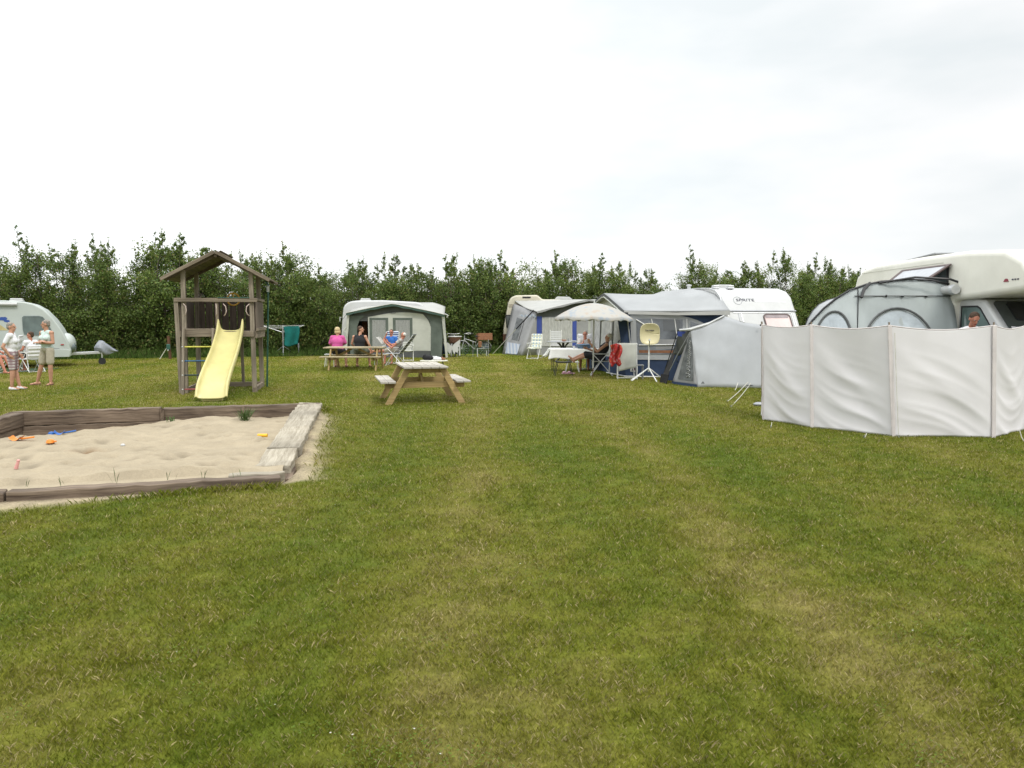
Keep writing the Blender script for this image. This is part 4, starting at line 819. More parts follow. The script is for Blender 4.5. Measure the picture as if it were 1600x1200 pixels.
e = MB(); e.tube([(-.006, .12, .9), (-.006, .30, 1.5), (-.006, .60, 2.08), (-.006, .78, 2.38), (-.006, 1.05, 2.54), (-.006, 1.45, 2.62), (-.006, 2.3, 2.65), (-.006, 5.0, 2.64)], .018, 6); e.build('awning_rail', M['alu'], C4, smooth=True)
# --- motorhome on the right. local y: 0 = rear, 6.8 = nose ; local x: 0 = camera-left side wall, + to the far side
V5 = empty('motorhome', (8.42, 19.2, 0), R(180)+R(-1.0), 'large cream motorhome with a sleeping pod over the cab and open side window', 'motorhome')
W5 = -2.25                                      # rotated 180: local -x is to the right in the photo
prof = [(0, .45), (0, 1.2), (.04, 1.9), (.14, 2.45), (.30, 2.74), (.62, 2.90), (1.3, 2.96), (3.4, 2.98), (5.0, 2.96), (6.1, 2.88), (6.58, 2.68), (6.82, 2.42), (6.80, 2.22), (6.62, 2.16), (6.0, 2.13), (5.3, 2.09), (4.55, 2.07), (4.5, .45)]
e = MB(); e.prism(prof, (0, 0, 0), (0, 1, 0), (0, 0, 1), -1); e.v = [Vector((W5 if v.x < -.5 else 0, v.y, v.z)) for v in e.v]
b5 = e.build('body', M['cream'], V5, smooth=True, bevel=.19, seg=6)
# hinged open side window
fr = [(2.40, 2.38), (3.90, 2.38), (3.78, 2.68), (2.62, 2.68)]; 
def quadring(e, P, t, O, U, V, th):
    cx = sum(p[0] for p in P)/4; cy = sum(p[1] for p in P)/4; inn = [(p[0]+(t if p[0] < cx else -t)*(1.6 if abs(p[0]-cx) > .3 else 1), p[1]+(t if p[1] < cy else -t)*.55) for p in P]; e.ring(P, inn, O, U, V, th); return inn
e = MB(); inn = quadring(e, [(2.60, 2.36), (4.42, 2.34), (4.42, 2.74), (2.60, 2.76)], .05, (.0, 0, 0), (0, 1, 0), (0, 0, 1), .02); wf = e.build('window', M['black'], V5, bevel=.01); e = MB(); e.prism(inn, (.001, 0, 0), (0, 1, 0), (0, 0, 1), .008); e.build('pane', M['glass_grey'], wf)
# flap: hinged at the top edge, tilted out
hz = 2.76; tilt = R(48); Of = Vector((.035, 2.56, hz)); Vf = Vector((math.sin(tilt), 0, -math.cos(tilt))); Uf = Vector((0, 1, 0))
e = MB(); P = [(0, 0), (1.74, 0), (1.56, .50), (.12, .50)]; P = [(.06, 0), (1.98, -.0), (1.76, .46), (-.02, .46)]; inn = quadring(e, P, .085, Of, Uf, Vf, .03); fl = e.build('window_flap', M['frame_brown'], V5, bevel=.008); e = MB(); e.prism(inn, Of+Uf.cross(Vf)*.008, Uf, Vf, .012); e.build('pane', mat('milky_acrylic_pane', (.48, .49, .52), .18, .06, 3, coat=.5), fl)
e = MB(); e.box((.0, 2.4, 2.80), (.012, 3.6, .008)); e.build('side_crease', mat('groove_line_trim', (.50, .49, .41), .5), V5)  # groove along the side wall, a strip darker than the body
# roll-up awning case end
e = MB(); e.tube([(.10, .7, 2.24), (.10, 4.76, 2.26)], .085, 12); rc = e.build('awning_case', M['white'], V5, smooth=True); e = MB(); e.tube([(.10, 4.76, 2.26), (.10, 4.86, 2.26)], [.10, .085], 12); e.build('end_cap', M['alu'], rc, smooth=True)
# cab
cx0, cx1 = -.16, W5+.16
e = MB(); cp = [(4.5, .40), (6.95, .40), (7.0, .85), (6.85, 1.08), (6.12, 1.32), (5.32, 2.05), (5.1, 2.085), (4.5, 2.085)]
e.prism(cp, (cx0, 0, 0), (0, 1, 0), (0, 0, 1), -1); e.v = [Vector((cx1 if v.x < -.6 else cx0, v.y, v.z)) for v in e.v]; e.build('cab', M['white'], V5, smooth=True, bevel=.05, seg=3)
window(V5, (cx0-.002, 0, 0), (0, 1, 0), (0, 0, 1), [(4.62, 1.25), (5.82, 1.25), (5.84, 1.32), (5.22, 1.92), (5.12, 1.96), (4.62, 1.96)], M['black'], mat('green_tinted_cab_glass', (.10, .15, .14), .08, .1, 1.5, spec=.8, coat=.6), .03, .02)
e = MB(); e.prism([(4.58, .5), (6.0, .5), (6.0, 1.18), (5.92, 1.24), (4.58, 1.24)], (cx0, 0, 0), (0, 1, 0), (0, 0, 1), .006); dr = e.build('door', M['white'], V5, bevel=.004); e = MB(); e.box((cx0+.03, 4.8, 1.08), (.03, .16, .035)); e.build('handle', M['black'], dr, bevel=.008)
Ow = Vector((cx0-.10, 6.13, 1.335)); Vw = Vector((0, -.80, .73)); Lw = Vw.length; Vn = Vw.normalized(); e = MB(); e.prism(rrect(0, .03, 1.73, Lw-.05, .10), Ow+Vector((0, .004, .004)), (-1, 0, 0), Vn, .008); ws = e.build('windscreen', M['glass_dark'], V5); ws.modifiers.clear()
e = MB(); e.prism(rrect(.22, Lw*.48, 1.5, Lw-.1, .05), Ow+Vector((0, .016, .016)), (-1, 0, 0), Vn, .004); e.build('sun_blind', M['black'], ws)
for x in (cx0-.02, cx1+.02): e = MB(); e.bar((x, 7.02, .62), (x+(-.3 if x == cx0-.02 else .3), 7.02, .62), .05, .16); e.build('headlight', M['alu'], V5, bevel=.02)
e = MB(); e.box((W5/2, 7.03, .45), (1.85, .14, .24)); e.build('bumper', M['dark_metal'], V5, bevel=.03)
for y in (1.5, 6.1):
    for x in (cx0-.08, cx1+.08): wheelpart(V5, x, y, .34, .2)
# lettering on the pod front
e = MB(); e.prism([(0, 0), (.14, 0), (.10, .05), (.07, .05), (.04, .05)], (.004, 6.12, 2.34), (0, 1, 0), (0, 0, 1), .006); e.build('emblem', M['logo_red'], V5)
Mt = Matrix.Translation(Vector((-1.05, 6.845, 2.36))) @ Matrix((Vector((-1, 0, 0)), Vector((0, 0, 1)), Vector((0, 1, 0)))).transposed().to_4x4()
e = MB(); [e.box((.004, 6.36+.07*k, 2.37), (.01, .04, .022)) for k in range(3)]; e.build('lettering', M['logo_dark'], V5)
e = MB(); e.tube([(-.7, 1.75, 2.9), (-.7, 1.75, 3.03)], .02, 6); e.bar((-.7, 1.5, 3.02), (-.7, 2.9, 3.09), .4, .02); e.build('solar_panel', M['grey_tube'], V5); vent(V5, -1.2, 5.0, 2.93, m=M['white'], s=.4)
# ------------------------------------------------------------------ tents and awnings
def wr(amp, fx, fz, ph=0): return lambda u, v: (0, amp*math.sin(u*fx+v*fz+ph)*math.sin(math.pi*u)*math.sin(math.pi*v), 0)
def poly(e, pts): e.add(pts, [tuple(range(len(pts)))])
def guy(name, a, b, lab, r=.006, m=None, cat='guy rope', group='guy ropes of the tents'):
    a = Vector(a); b = Vector(b); e = MB(); e.tube([a, a.lerp(b, .5)-Vector((0, 0, .02)), b], r, 5); o = e.build(name, m or M['rope'], None, off=b); o.location = b; tag(o, lab, cat, group)
    e = MB(); e.tube([(0, 0, .04), (.02, 0, -.1)], .008, 5); e.build('peg', M['grey_tube'], o); return o
def wallsheet(e, A, B, zt, nu=24, nv=14, amp=.012, z0=.0, ph=0, lean=None):
    """vertical-ish cloth from ground line A-B up to heights zt(u)"""
    A = Vector(A); B = Vector(B); d = (B-A).normalized(); n = Vector((d.y, -d.x, 0)); ln = Vector(lean or (0, 0, 0))
    def fn(u, v):
        z = z0+(zt(u)-z0)*v; p = A.lerp(B, u); q = amp*(math.sin(u*11+v*4+ph)*.6+math.sin(u*5-v*7+ph*2)*.6)*math.sin(math.pi*min(1, max(0, u)))
        p = p+n*q+ln*v; p.z = z; return p
    return e.grid(fn, nu, nv)
# === A. caravan awning with green edges (faces camera) ===============================
A_l = Vector((at(543, 560, 33.8).x, 33.8, 0)); A_r = Vector((at(695, 557, 34.1).x, 34.1, 0)); dirA = (A_r-A_l); LA = dirA.length; ang = math.atan2(dirA.y, dirA.x)
T = empty('caravan_awning', A_l, ang, 'pale canvas caravan awning with green edges, two curtained windows and an open left door', 'awning', 'awnings fixed to caravans')
D = 2.3; EV = 1.88; PK = 2.36
def fz(x): return EV+(PK-EV)*(1-abs(x/LA-.47)/.53)**.9 if abs(x/LA-.47) < .53 else EV
e = MB(); e.grid(lambda u, v: (LA*u+(.16-.32*u)*(1-v)*0, D*v-.22*(1-v), fz(LA*u)*(1-v)+2.48*v-.35*max(0, abs(u-.5)*2-.72)**1.3*v*3.0+.02*math.sin(u*14)*(1-v)-.05*math.sin(math.pi*v)), 36, 8)
e.build('roof', M['fab_roofw'], T, smooth='all', solid=.012)
e = MB(); e.ruled([(LA*k/24, -.235+.01*math.sin(k), fz(LA*k/24)+.012) for k in range(25)], [(LA*k/24, -.24, fz(LA*k/24)-.085-.012*math.sin(k*1.9)) for k in range(25)], 48, 2); e.build('valance', M['fab_green'], T, solid=.01)
e = MB(); e.tube([(LA*k/24, -.25, fz(LA*k/24)+.02) for k in range(25)], .016, 6); e.build('piping', M['fab_cream'], T, smooth=True)
# dark gable strip, front wall
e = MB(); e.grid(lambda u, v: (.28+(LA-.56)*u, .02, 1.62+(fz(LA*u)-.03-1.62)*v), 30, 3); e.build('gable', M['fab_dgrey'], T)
fw = MB()
def flip(name, pts, m, y=0.0, th=.012, par=None):
    e = MB(); e.prism(pts, (0, y, 0), (1, 0, 0), (0, 0, 1), th); return e.build(name, m, par or T)       # extrudes to -y
def topc(x): return 1.78+.22*math.sin(math.pi*min(1, max(0, (x-.9)/(LA-1.15))))
pan = [(.92, .30), (LA-.62, .30), (LA-.60, 1.35), (LA-.72, 1.66)]+[(x, topc(x)) for x in np.linspace(LA-.95, 1.1, 12)]+[(.92, 1.80)]
flip('front_wall', pan, M['fab_cream'], .0)
for x0, x1 in ((.98, 1.80), (2.00, 2.86)):
    w_ = flip('window_border', [(x0, .34), (x1, .34), (x1, 1.76), (x0, 1.76)], M['fab_greygreen'], -.014, .008)
    e = MB(); e.grid(lambda u, v: (x0+.12+(x1-x0-.24)*u, -.030-.008*math.sin(u*34), .50+1.16*v), 40, 2); e.build('curtain', M['curtain'], w_)
flip('front_panel', [(2.96, .32), (LA-.74, .32), (LA-.74, 1.40), (LA-.84, 1.66), (2.96, 1.78)], M['fab_cream'], -.014, .006)
flip('edge_band', [(LA-.62, .02), (LA-.14, .02), (LA-.04, 1.84), (LA-.62, 1.92), (LA-.80, 1.90), (LA-.64, 1.55)], M['fab_greygreen'], .0)
flip('edge_band', [(.13, .02), (.46, .02), (.44, 1.35), (.55, 1.66), (.80, 1.86), (.05, 1.86)], M['fab_greygreen'], .0)
flip('mud_skirt', [(.90, .0), (LA-.66, .0), (LA-.62, .31), (.90, .31)], M['fab_dgrey'], .004)
# inside behind the open door
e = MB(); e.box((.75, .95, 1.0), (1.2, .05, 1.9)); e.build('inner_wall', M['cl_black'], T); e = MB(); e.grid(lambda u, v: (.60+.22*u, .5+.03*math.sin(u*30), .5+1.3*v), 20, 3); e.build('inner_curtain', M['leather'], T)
e = MB(); ringt(e, (LA*.47, -.03, 2.02), .13, .012, 'y'); e.v = [Vector((v.x, v.y, 2.0+(v.z-2.0)*.5)) for v in e.v]; e.build('vent_ring', M['fab_dgrey'], T, smooth=True)
for s, x in ((1, .06), (-1, LA-.06)):
    e = MB(); e.add([(x-s*.16, .02, 0), (x-s*.16, D, 0), (x+s*.02, D, 2.3), (x+s*.02, -.05, EV-.04)], [(0, 1, 2, 3)]); e.build('side_wall', M['fab_cream'], T, solid=.012)
    e = MB(); e.bar((x-s*.15, -.03, 0), (x+s*.02, -.12, EV), .10, .02, up=(0, 1, 0)); e.build('corner_strip', M['fab_cream'], T)
e = MB(); e.tube([(LA+.02, -.12, EV+.05), (LA+.17, -.18, EV-.02), (LA+.1, -.16, EV-.1)], .03, 6); e.build('roof_tie', M['white'], T, smooth=True); e = MB(); e.tube([(-.02, -.1, 1.35), (-.13, -.1, 1.2), (-.02, -.1, 1.1), (-.06, -.1, .7)], .035, 6); e.build('rolled_flap', M['fab_cream'], T, smooth=True)
Mw = T.matrix_basis.copy()
bpy.context.view_layer.update()
g0 = T.matrix_world @ Vector((0, -.2, EV)); guy('guy_rope', g0, gp(486, 557)+Vector((0, -6.5, 0))*0, 'dark guy rope from the left corner of the green edged awning', .008, M['band_black'])
g0 = T.matrix_world @ Vector((LA, -.2, EV)); guy('guy_rope', g0, Vector((1.0, g0.y-1.2, 0))*0+gp(757, 553), 'dark guy rope running right from the green edged awning past the butterfly', .008, M['band_black'])
# dark pole stretched over the hitch on the far left of dryer
# === B. grey awning with blue bands (faces camera) ===================================
B_l = Vector(at(838, 520, 36.5)); B_l.z = 0
T = empty('caravan_awning', B_l, R(4), 'grey caravan awning with royal blue bands, behind the patterned cushion chair', 'awning', 'awnings fixed to caravans'); LB = 4.9; EVB = 2.05; PKB = 2.62; DB = 2.9
def fb(x): t = abs(x/LB-.5)*2; return PKB-(PKB-EVB)*t**1.1
e = MB(); e.grid(lambda u, v: (LB*u-.25*v*(1-u)*2*0-.9*v*(1-u)+.3*v*u, DB*v-.25*(1-v), fb(LB*u)*(1-v)+2.70*v-.10*math.sin(math.pi*v)*(1-u)), 36, 10); e.build('roof', M['fab_roofw'], T, smooth='all', solid=.012)
e = MB(); e.ruled([(LB*k/24, -.26, fb(LB*k/24)+.01) for k in range(25)], [(LB*k/24, -.265, fb(LB*k/24)-.07-.02*math.sin(k*1.3)) for k in range(25)], 48, 1); e.build('valance', M['fab_mgrey'], T, solid=.01)
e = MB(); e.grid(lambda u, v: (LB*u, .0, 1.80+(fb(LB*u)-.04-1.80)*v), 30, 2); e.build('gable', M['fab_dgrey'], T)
e = MB(); wallsheet(e, (0, 0, 0), (LB, 0, 0), lambda u: 1.82, 30, 8, .006); e.build('front_wall', M['fab_mgrey'], T, smooth='all')
for x0, x1 in ((.02, .26), (1.72, 1.92), (3.08, 3.38), (4.62, 4.86)): flip('blue_band', [(x0, .3), (x1, .3), (x1, 1.83), (x0, 1.83)], M['fab_blue'], -.016, .01, T)
for x0, x1 in ((.27, 1.72), (3.42, 4.62)):
    e = MB(); e.grid(lambda u, v: (x0+(x1-x0)*u, -.03-.012*math.sin(u*60+.8*math.sin(v*2)), .42+1.34*v), 90, 4); e.build('curtain', M['curtain_str'], T, smooth='all')
flip('door_opening', [(3.20, .05), (3.40, .05), (3.40, 1.8), (3.20, 1.8)], M['cl_black'], -.03, .006, T); flip('door_frame', [(3.42, .05), (3.56, .05), (3.56, 1.83), (3.42, 1.83)], M['fab_cream'], -.05, .01, T)
# slanted left end panel with window and striped mud skirt
LP = [Vector((0, .0, EVB-.04)), Vector((-.9, DB*.95, 2.5)), Vector((-1.55, 1.1, 0)), Vector((-.72, -.42, 0))]
e = MB(); e.ruled([LP[3], LP[0]], [LP[2], LP[1]], 8, 8, lambda u, v: (0, .03*math.sin(v*9), 0)); e.build('end_wall', M['fab_mgrey'], T, smooth='all', solid=.012)
flipw = MB(); flipw.ruled([LP[3], LP[0]+Vector((0, -.005, 0))], [(0.02, -.005, 0), (.03, -.005, EVB-.06)], 4, 6); flipw.build('front_wedge', M['fab_mgrey'], T, smooth='all', solid=.01)
def lp(u, v, off=-.03): q = LP[3].lerp(LP[0], v).lerp(LP[2].lerp(LP[1], v), u); return q+Vector((-.012, off, 0))
e = MB(); e.grid(lambda u, v: lp(.42+.28*u, .30+.46*v), 4, 6); e.build('end_window', M['mesh_grey'], T); e = MB(); e.grid(lambda u, v: lp(.24+.62*u, .02+.22*v, -.05), 12, 3); e.build('striped_skirt', M['stripe_skirt'], T)
e = MB(); [e.tube([lp(.36+.0*k, .30-.04*k, -.06), lp(.36, .76, -.06)], .012, 5) for k in (0,)]; e.build('window_trim', M['black'], T)
e = MB(); e.grid(lambda u, v: (-.75+.72*u, -.1+.75*(1-u), 1.90+.04*math.sin(u*18)-.09*v), 14, 2); e.build('scalloped_trim', M['stripe_skirt'], T, solid=.01)
bpy.context.view_layer.update(); c = T.matrix_world @ Vector((-.15, -.25, 2.12)); end = gp(770, 553)
e = MB(); e.tube([c, c.lerp(end, .42)], .028, 6); ro = e.build('guy_strap', M['band_black'], None, off=end); ro.location = end; tag(ro, 'black storm strap from the corner of the blue banded awning down to the left', 'guy strap', 'guy ropes of the tents'); e = MB(); e.tube([c.lerp(end, .42), end], .018, 5); e.build('rope', M['rope'], ro, off=end)
# === C. big navy and grey awning ======================================================
A0 = Vector((3.46, 22.7, 0)); A1 = Vector((6.12, 22.25, 0)); A2 = Vector((2.66, 26.9, 0))
T = empty('caravan_awning', A0, 0, 'large navy awning with pale grey roof and clear windows, behind the satellite dish', 'awning', 'awnings fixed to caravans')
def W(p): return Vector(p)-A0
def B(name, m, fn, **k):
    e = MB(); fn(e); return e.build(name, m, T, off=A0, **k)
EVC = 1.95; PKC = 2.53; pk = A0.lerp(A2, .47)
rail = [Vector((6.20+.0, 21.95, 1.95)), Vector((6.12, 22.35, 2.22)), Vector((6.02, 22.8, 2.44)), Vector((5.90, 23.5, 2.58)), Vector((5.74, 24.3, 2.66)), Vector((5.55, 25.2, 2.67)), Vector((5.2, 26.9, 2.66))]
def fr(t): p = A0.lerp(A2, t); s = abs(t-.47)/(.47 if t < .47 else .53); p.z = PKC-(PKC-EVC)*s**1.05; return p-Vector((.16, .03, 0))
def rl(t):
    q = t*(len(rail)-1); i = min(int(q), len(rail)-2); return rail[i].lerp(rail[i+1], q-i)
def roofp(u, v):
    a = fr(u); b = rl(min(1, u)); p = a.lerp(b, v); p.z += .0; return p-Vector((0, 0, .07*math.sin(math.pi*v)*(1 if u > .05 else .3)))
B('roof', M['fab_roof'], lambda e: e.grid(lambda u, v: roofp(u, v), 30, 12), smooth='all', solid=.012)
B('valance', M['fab_dgrey'], lambda e: e.ruled([fr(k/20)+Vector((-.01, -.01, .01)) for k in range(21)], [fr(k/20)+Vector((-.01, -.01, -.075)) for k in range(21)], 40, 1), solid=.015)
B('piping', M['fab_cream'], lambda e: e.tube([fr(k/20)+Vector((-.02, -.01, -.10)) for k in range(21)], .02, 6), smooth=True)
# eave hem along the side wall
e0 = fr(0); B('eave_hem', M['fab_roofw'], lambda e: e.ruled([e0+Vector((0, -.02, 0)), e0.lerp(rail[0], .5)-Vector((0, .02, .05)), rail[0]-Vector((0, .02, 0))], [e0+Vector((0, -.03, -.10)), e0.lerp(rail[0], .5)-Vector((0, .03, .13)), rail[0]-Vector((0, .03, .12))], 16, 1), solid=.012)
def SW(u, z, off=0.0):   # side wall point, u 0 at the dish corner .. 1 at the caravan
    p = A0.lerp(A1, u); n = Vector((-.167, -.986, 0)); p = p+n*(off+.05*(1-z/2)); p.z = z; p.x -= .10*(z/2)*(1-u); return p
def sw(name, pts, m, off, th=.01):
    vs = [SW(a, b, off) for a, b in pts]+[SW(a, b, off-th) for a, b in pts]; n = len(pts)
    return B(name, m, lambda e: e.add(vs, [tuple(range(n)), tuple(range(2*n-1, n-1, -1))]+[(k, (k+1) % n, n+(k+1) % n, n+k) for k in range(n)]))
sw('side_wall', [(0, 0.02), (1, .02), (1.03, 1.92), (0, 1.90)], M['fab_navy'], 0)
sw('upper_panel', [(.70, 1.86), (1.0, 1.6), (1.04, 1.92), (.98, 2.0)], M['fab_navy'], .012)
# curved pale surround and clear windows
arc = [(.05, .55), (.98, .55)]+[(.98-.30*(k/10)**.6*1.0, 1.25+.58*math.sin(math.pi/2*k/10)) for k in range(1, 11)]
arc = [(.04, .52), (1.0, .52), (1.0, 1.08), (.96, 1.26), (.90, 1.42), (.82, 1.56), (.73, 1.68), (.64, 1.76), (.54, 1.82), (.04, 1.83)]
surround = sw('window_surround', arc, M['fab_lgrey'], .020)
clear1 = [(.10, .68), (.58, .68), (.58, 1.70), (.10, 1.72)]; clear2 = [(.66, .70), (.93, .70), (.93, 1.14), (.90, 1.28), (.84, 1.42), (.76, 1.54), (.66, 1.64)]
for c_ in (clear1, clear2): sw('clear_window', c_, M['clear'], .032)
# things seen through the clear plastic: shapes standing inside are a caravan wall and window
for pts, m in (([(.38, 1.36), (.55, 1.36), (.55, 1.70), (.38, 1.70)], M['glass_dark']), ([(.12, .72), (.56, .72), (.56, .80), (.12, .80)], M['crate']), ([(.30, .84), (.56, .84), (.56, 1.12), (.30, 1.12)], M['fab_mgrey'])): sw('inner_fitting', pts, m, .034, .002)
for u in (.27, .51): B('awning_pole', M['white_tube'], lambda e: e.tube([SW(u-.012, 1.72, .045), SW(u+.03, 1.15 if u < .4 else .72, .045)], .014, 6), smooth=True)
B('awning_pole', M['white_tube'], lambda e: e.tube([SW(.12, .95, .05), SW(.54, .97, .05)], .016, 6), smooth=True); B('awning_pole', M['white_tube'], lambda e: e.tube([SW(.10, 1.70, .05), SW(.24, 1.46, .05)], .016, 6), smooth=True)
B('zip_strip', M['white'], lambda e: e.tube([SW(.620, .6, .045), SW(.622, 1.72, .045)], .03, 6), smooth=True)
B('corner_band', M['fab_navy'], lambda e: e.ruled([SW(-.03, 0, .05), SW(-.10, 1.9, .05)], [SW(.055, 0, .05), SW(.0, 1.9, .05)], 6, 1), solid=.02)
B('corner_edge', M['fab_lgrey'], lambda e: e.tube([SW(.06, 0.05, .07), SW(.005, 1.88, .07)], .02, 6), smooth=True)
B('ground_rail', M['white_tube'], lambda e: (e.tube([SW(-.05, .03, .12), SW(.55, .03, .12)], .02, 6), e.tube([A0+Vector((-.1, -.1, .03)), A0.lerp(A2, .35)+Vector((-.2, 0, .03))], .018, 6)), smooth=True)
B('eave_clip', M['black'], lambda e: e.box(SW(.0, 1.86, .09), (.10, .04, .09)))
# front wall (towards the table)
def FW(t, z, off=0): p = A0.lerp(A2, t); p.z = z; return p+Vector((-.98, -.2, 0))*(off+.06*(1-z/2))
B('front_wall', M['fab_cream'], lambda e: e.grid(lambda u, v: FW(u, .02+(fr(u).z-.08)*v, -.02), 24, 8), smooth='all')
B('front_skirt', M['fab_navy'], lambda e: e.grid(lambda u, v: FW(u, .02+.50*v, .01), 24, 2), smooth='all')
for t0, t1 in ((.06, .30), (.34, .58), (.64, .90)):
    B('curtain', M['curtain_str'], lambda e: e.grid(lambda u, v: FW(t0+(t1-t0)*u, .62+1.18*v, .03+.018*math.sin(u*50)), 60, 3), smooth='all')
B('front_pole', M['white_tube'], lambda e: e.tube([FW(.32, 0, .1), FW(.32, 1.95, .1)], .02, 6), smooth=True)
# square badge with a grey triangle on the skirt
bd = sw('maker_badge', [(.02, .17), (.10, .17), (.10, .38), (.02, .38)], M['white'], .07); e = MB(); e.add([SW(.033, .20, .074)-A0, SW(.087, .20, .074)-A0, SW(.060, .35, .074)-A0], [(0, 1, 2)]); e.build('badge_mark', M['cl_dark'], bd); e = MB(); e.add([SW(.050, .20, .076)-A0, SW(.070, .20, .076)-A0, SW(.060, .28, .076)-A0], [(0, 1, 2)]); e.build('badge_mark', M['logo_red'], bd)
# === D. small grey tent ===============================================================
b0 = gp(1090, 605); b0.z = 0; bl = gp(1054, 601.5); bl = Vector((bl.x, 20.3, 0)); br = Vector(at(1200, 560, 19.0)); br.z = 0
T = empty('side_tent', b0, 0, 'small light grey tent with a mesh end window, in front of the white caravan', 'tent')
tl = at(1079, 516.5, 19.75); pkp = at(1131, 494, 19.9); tr = at(1196, 509, 19.5)
def D_(name, m, fn, **k):
    e = MB(); fn(e); return e.build(name, m, T, off=b0, **k)
tops = [tl, tl.lerp(pkp, .5)-Vector((0, 0, .035)), pkp, pkp.lerp(tr, .5)-Vector((0, 0, .04)), tr]
bots = [b0, b0.lerp(br, .2), b0.lerp(br, .42), b0.lerp(br, .7), br]
D_('side_panel', M['fab_lgrey'], lambda e: e.ruled(bots, tops, 28, 16, lambda u, v: (0, -.05*math.sin(math.pi*v)*math.sin(math.pi*u)+.012*math.sin(u*9+v*16)*(1-u)-.01*math.sin(u*22-v*5), 0)), smooth='all', solid=.008)
D_('hem', M['band_black'], lambda e: e.ruled([b+Vector((0, .02, .0)) for b in bots[2:]], [b+Vector((0, .03, .07)) for b in bots[2:]], 8, 1), solid=.01)
bk = bl+Vector((.5, 1.6, 0)); tl2 = at(1063, 516.5, 21.2)
tri = [b0, bl, tl]
D_('end_panel', M['fab_mgrey'], lambda e: e.ruled([b0, bl], [tl+Vector((.04, 0, 0)), tl], 6, 12), smooth='all', solid=.008)
def ep(u, v, o=.02): p = b0.lerp(bl, u).lerp((tl+Vector((.04, 0, 0))).lerp(tl, u), v); return p+Vector((-.7, -.7, 0))*o
D_('mesh_window', M['mesh_grey'], lambda e: e.grid(lambda u, v: ep(.14+.66*u, .10+.78*v), 6, 10)); D_('end_skirt', M['fab_navy'], lambda e: e.grid(lambda u, v: ep(u, .0+.05*v, .03), 6, 1))
# crumpled pale curtain behind the mesh
r_ = random.Random(4); D_('curtain_creases', M['curtain'], lambda e: [e.tube([ep(.28+r_.uniform(-.04, .04), z, .035), ep(.36+r_.uniform(-.05, .05), z+.03, .045), ep(.44+r_.uniform(-.04, .04), z+r_.uniform(-.01, .04), .035)], .012, 5) for z in np.arange(.16, .82, .035)], smooth=True)
# roof over the back side + white hem, canopy, dark inner
D_('roof', M['fab_roofw'], lambda e: e.ruled(tops, [tl2, at(1092, 508, 21.4), at(1131, 496, 21.2)+Vector((0, 0, -.02)), at(1165, 506, 21.2), tr+Vector((0, 1.2, -.1))], 20, 4), smooth='all', solid=.01)
D_('roof_hem', M['white'], lambda e: e.tube([at(1062, 515.5, 19.9), at(1079, 514.5, 19.72), *[t+Vector((0, -.01, .01)) for t in tops[1:3]]], [.03, .03, .03, .025], 6), smooth=True)
D_('canopy_flap', M['fab_dgrey'], lambda e: e.ruled([tl, at(1062, 517, 19.9), at(1058, 530, 20.0)], [at(1075, 545, 19.9), at(1062, 556, 20.1), at(1052, 553, 20.2)], 8, 8, lambda u, v: (0, .05*math.sin(u*8+v*5), 0)), smooth='all', solid=.01)
D_('canopy_lining', M['fab_blue'], lambda e: e.ruled([at(1058, 518, 19.85), at(1072, 518, 19.85)], [at(1059, 525, 19.87), at(1065, 526, 19.87)], 4, 2)); D_('inner_wall', M['fab_navy'], lambda e: e.ruled([gp(1040, 597)+Vector((.1, .6, 0)), bl+Vector((.3, .5, 0))], [at(1060, 520, 20.9), tl+Vector((0, .8, 0))], 4, 4), solid=.01)
D_('side_flap', M['black'], lambda e: e.ruled([gp(1031, 597), gp(1040, 600)], [at(1060, 530, 20.4), at(1062, 530, 20.4)], 3, 4), solid=.01); D_('flap_box', M['cl_black'], lambda e: e.ruled([gp(1031, 598), gp(1041, 600)], [gp(1033, 598)+Vector((0, 0, .24)), gp(1045, 600)+Vector((0, 0, .24))], 3, 2), solid=.02)
D_('tent_pole', M['black'], lambda e: e.tube([gp(1035, 590), at(1060, 515, 20.2)], .014, 6), smooth=True); D_('tent_pole', M['grey_tube'], lambda e: e.tube([gp(1037, 598), at(1058, 555, 19.9), at(1078, 519, 19.7)], .012, 6), smooth=True); D_('tent_pole', M['grey_tube'], lambda e: e.tube([gp(1058, 590), at(1058, 553, 20.2)], .010, 6), smooth=True)
D_('maker_badge', M['fab_dgrey'], lambda e: e.add([at(1095, 599.5, 19.12), at(1101.5, 599.5, 19.12), at(1098.3, 595.5, 19.14)], [(0, 1, 2)]))
D_('toggle', M['black'], lambda e: e.ell(at(1189, 508, 19.4), (.03, .03, .03)), smooth=True)
for (pa, pb, lab) in (((1168, 600), (1136, 628), 'pale guy rope pegged out highest in front of the small grey tent'), ((1172, 602), (1142, 636), 'pale guy rope pegged out lowest in front of the small grey tent'), ((1152, 601), (1148, 611), 'short pale guy rope at the hem of the small grey tent')): guy('guy_rope', at(*pa, 19.0)+Vector((0, -.05, .05)), gp(*pb), lab, .008)
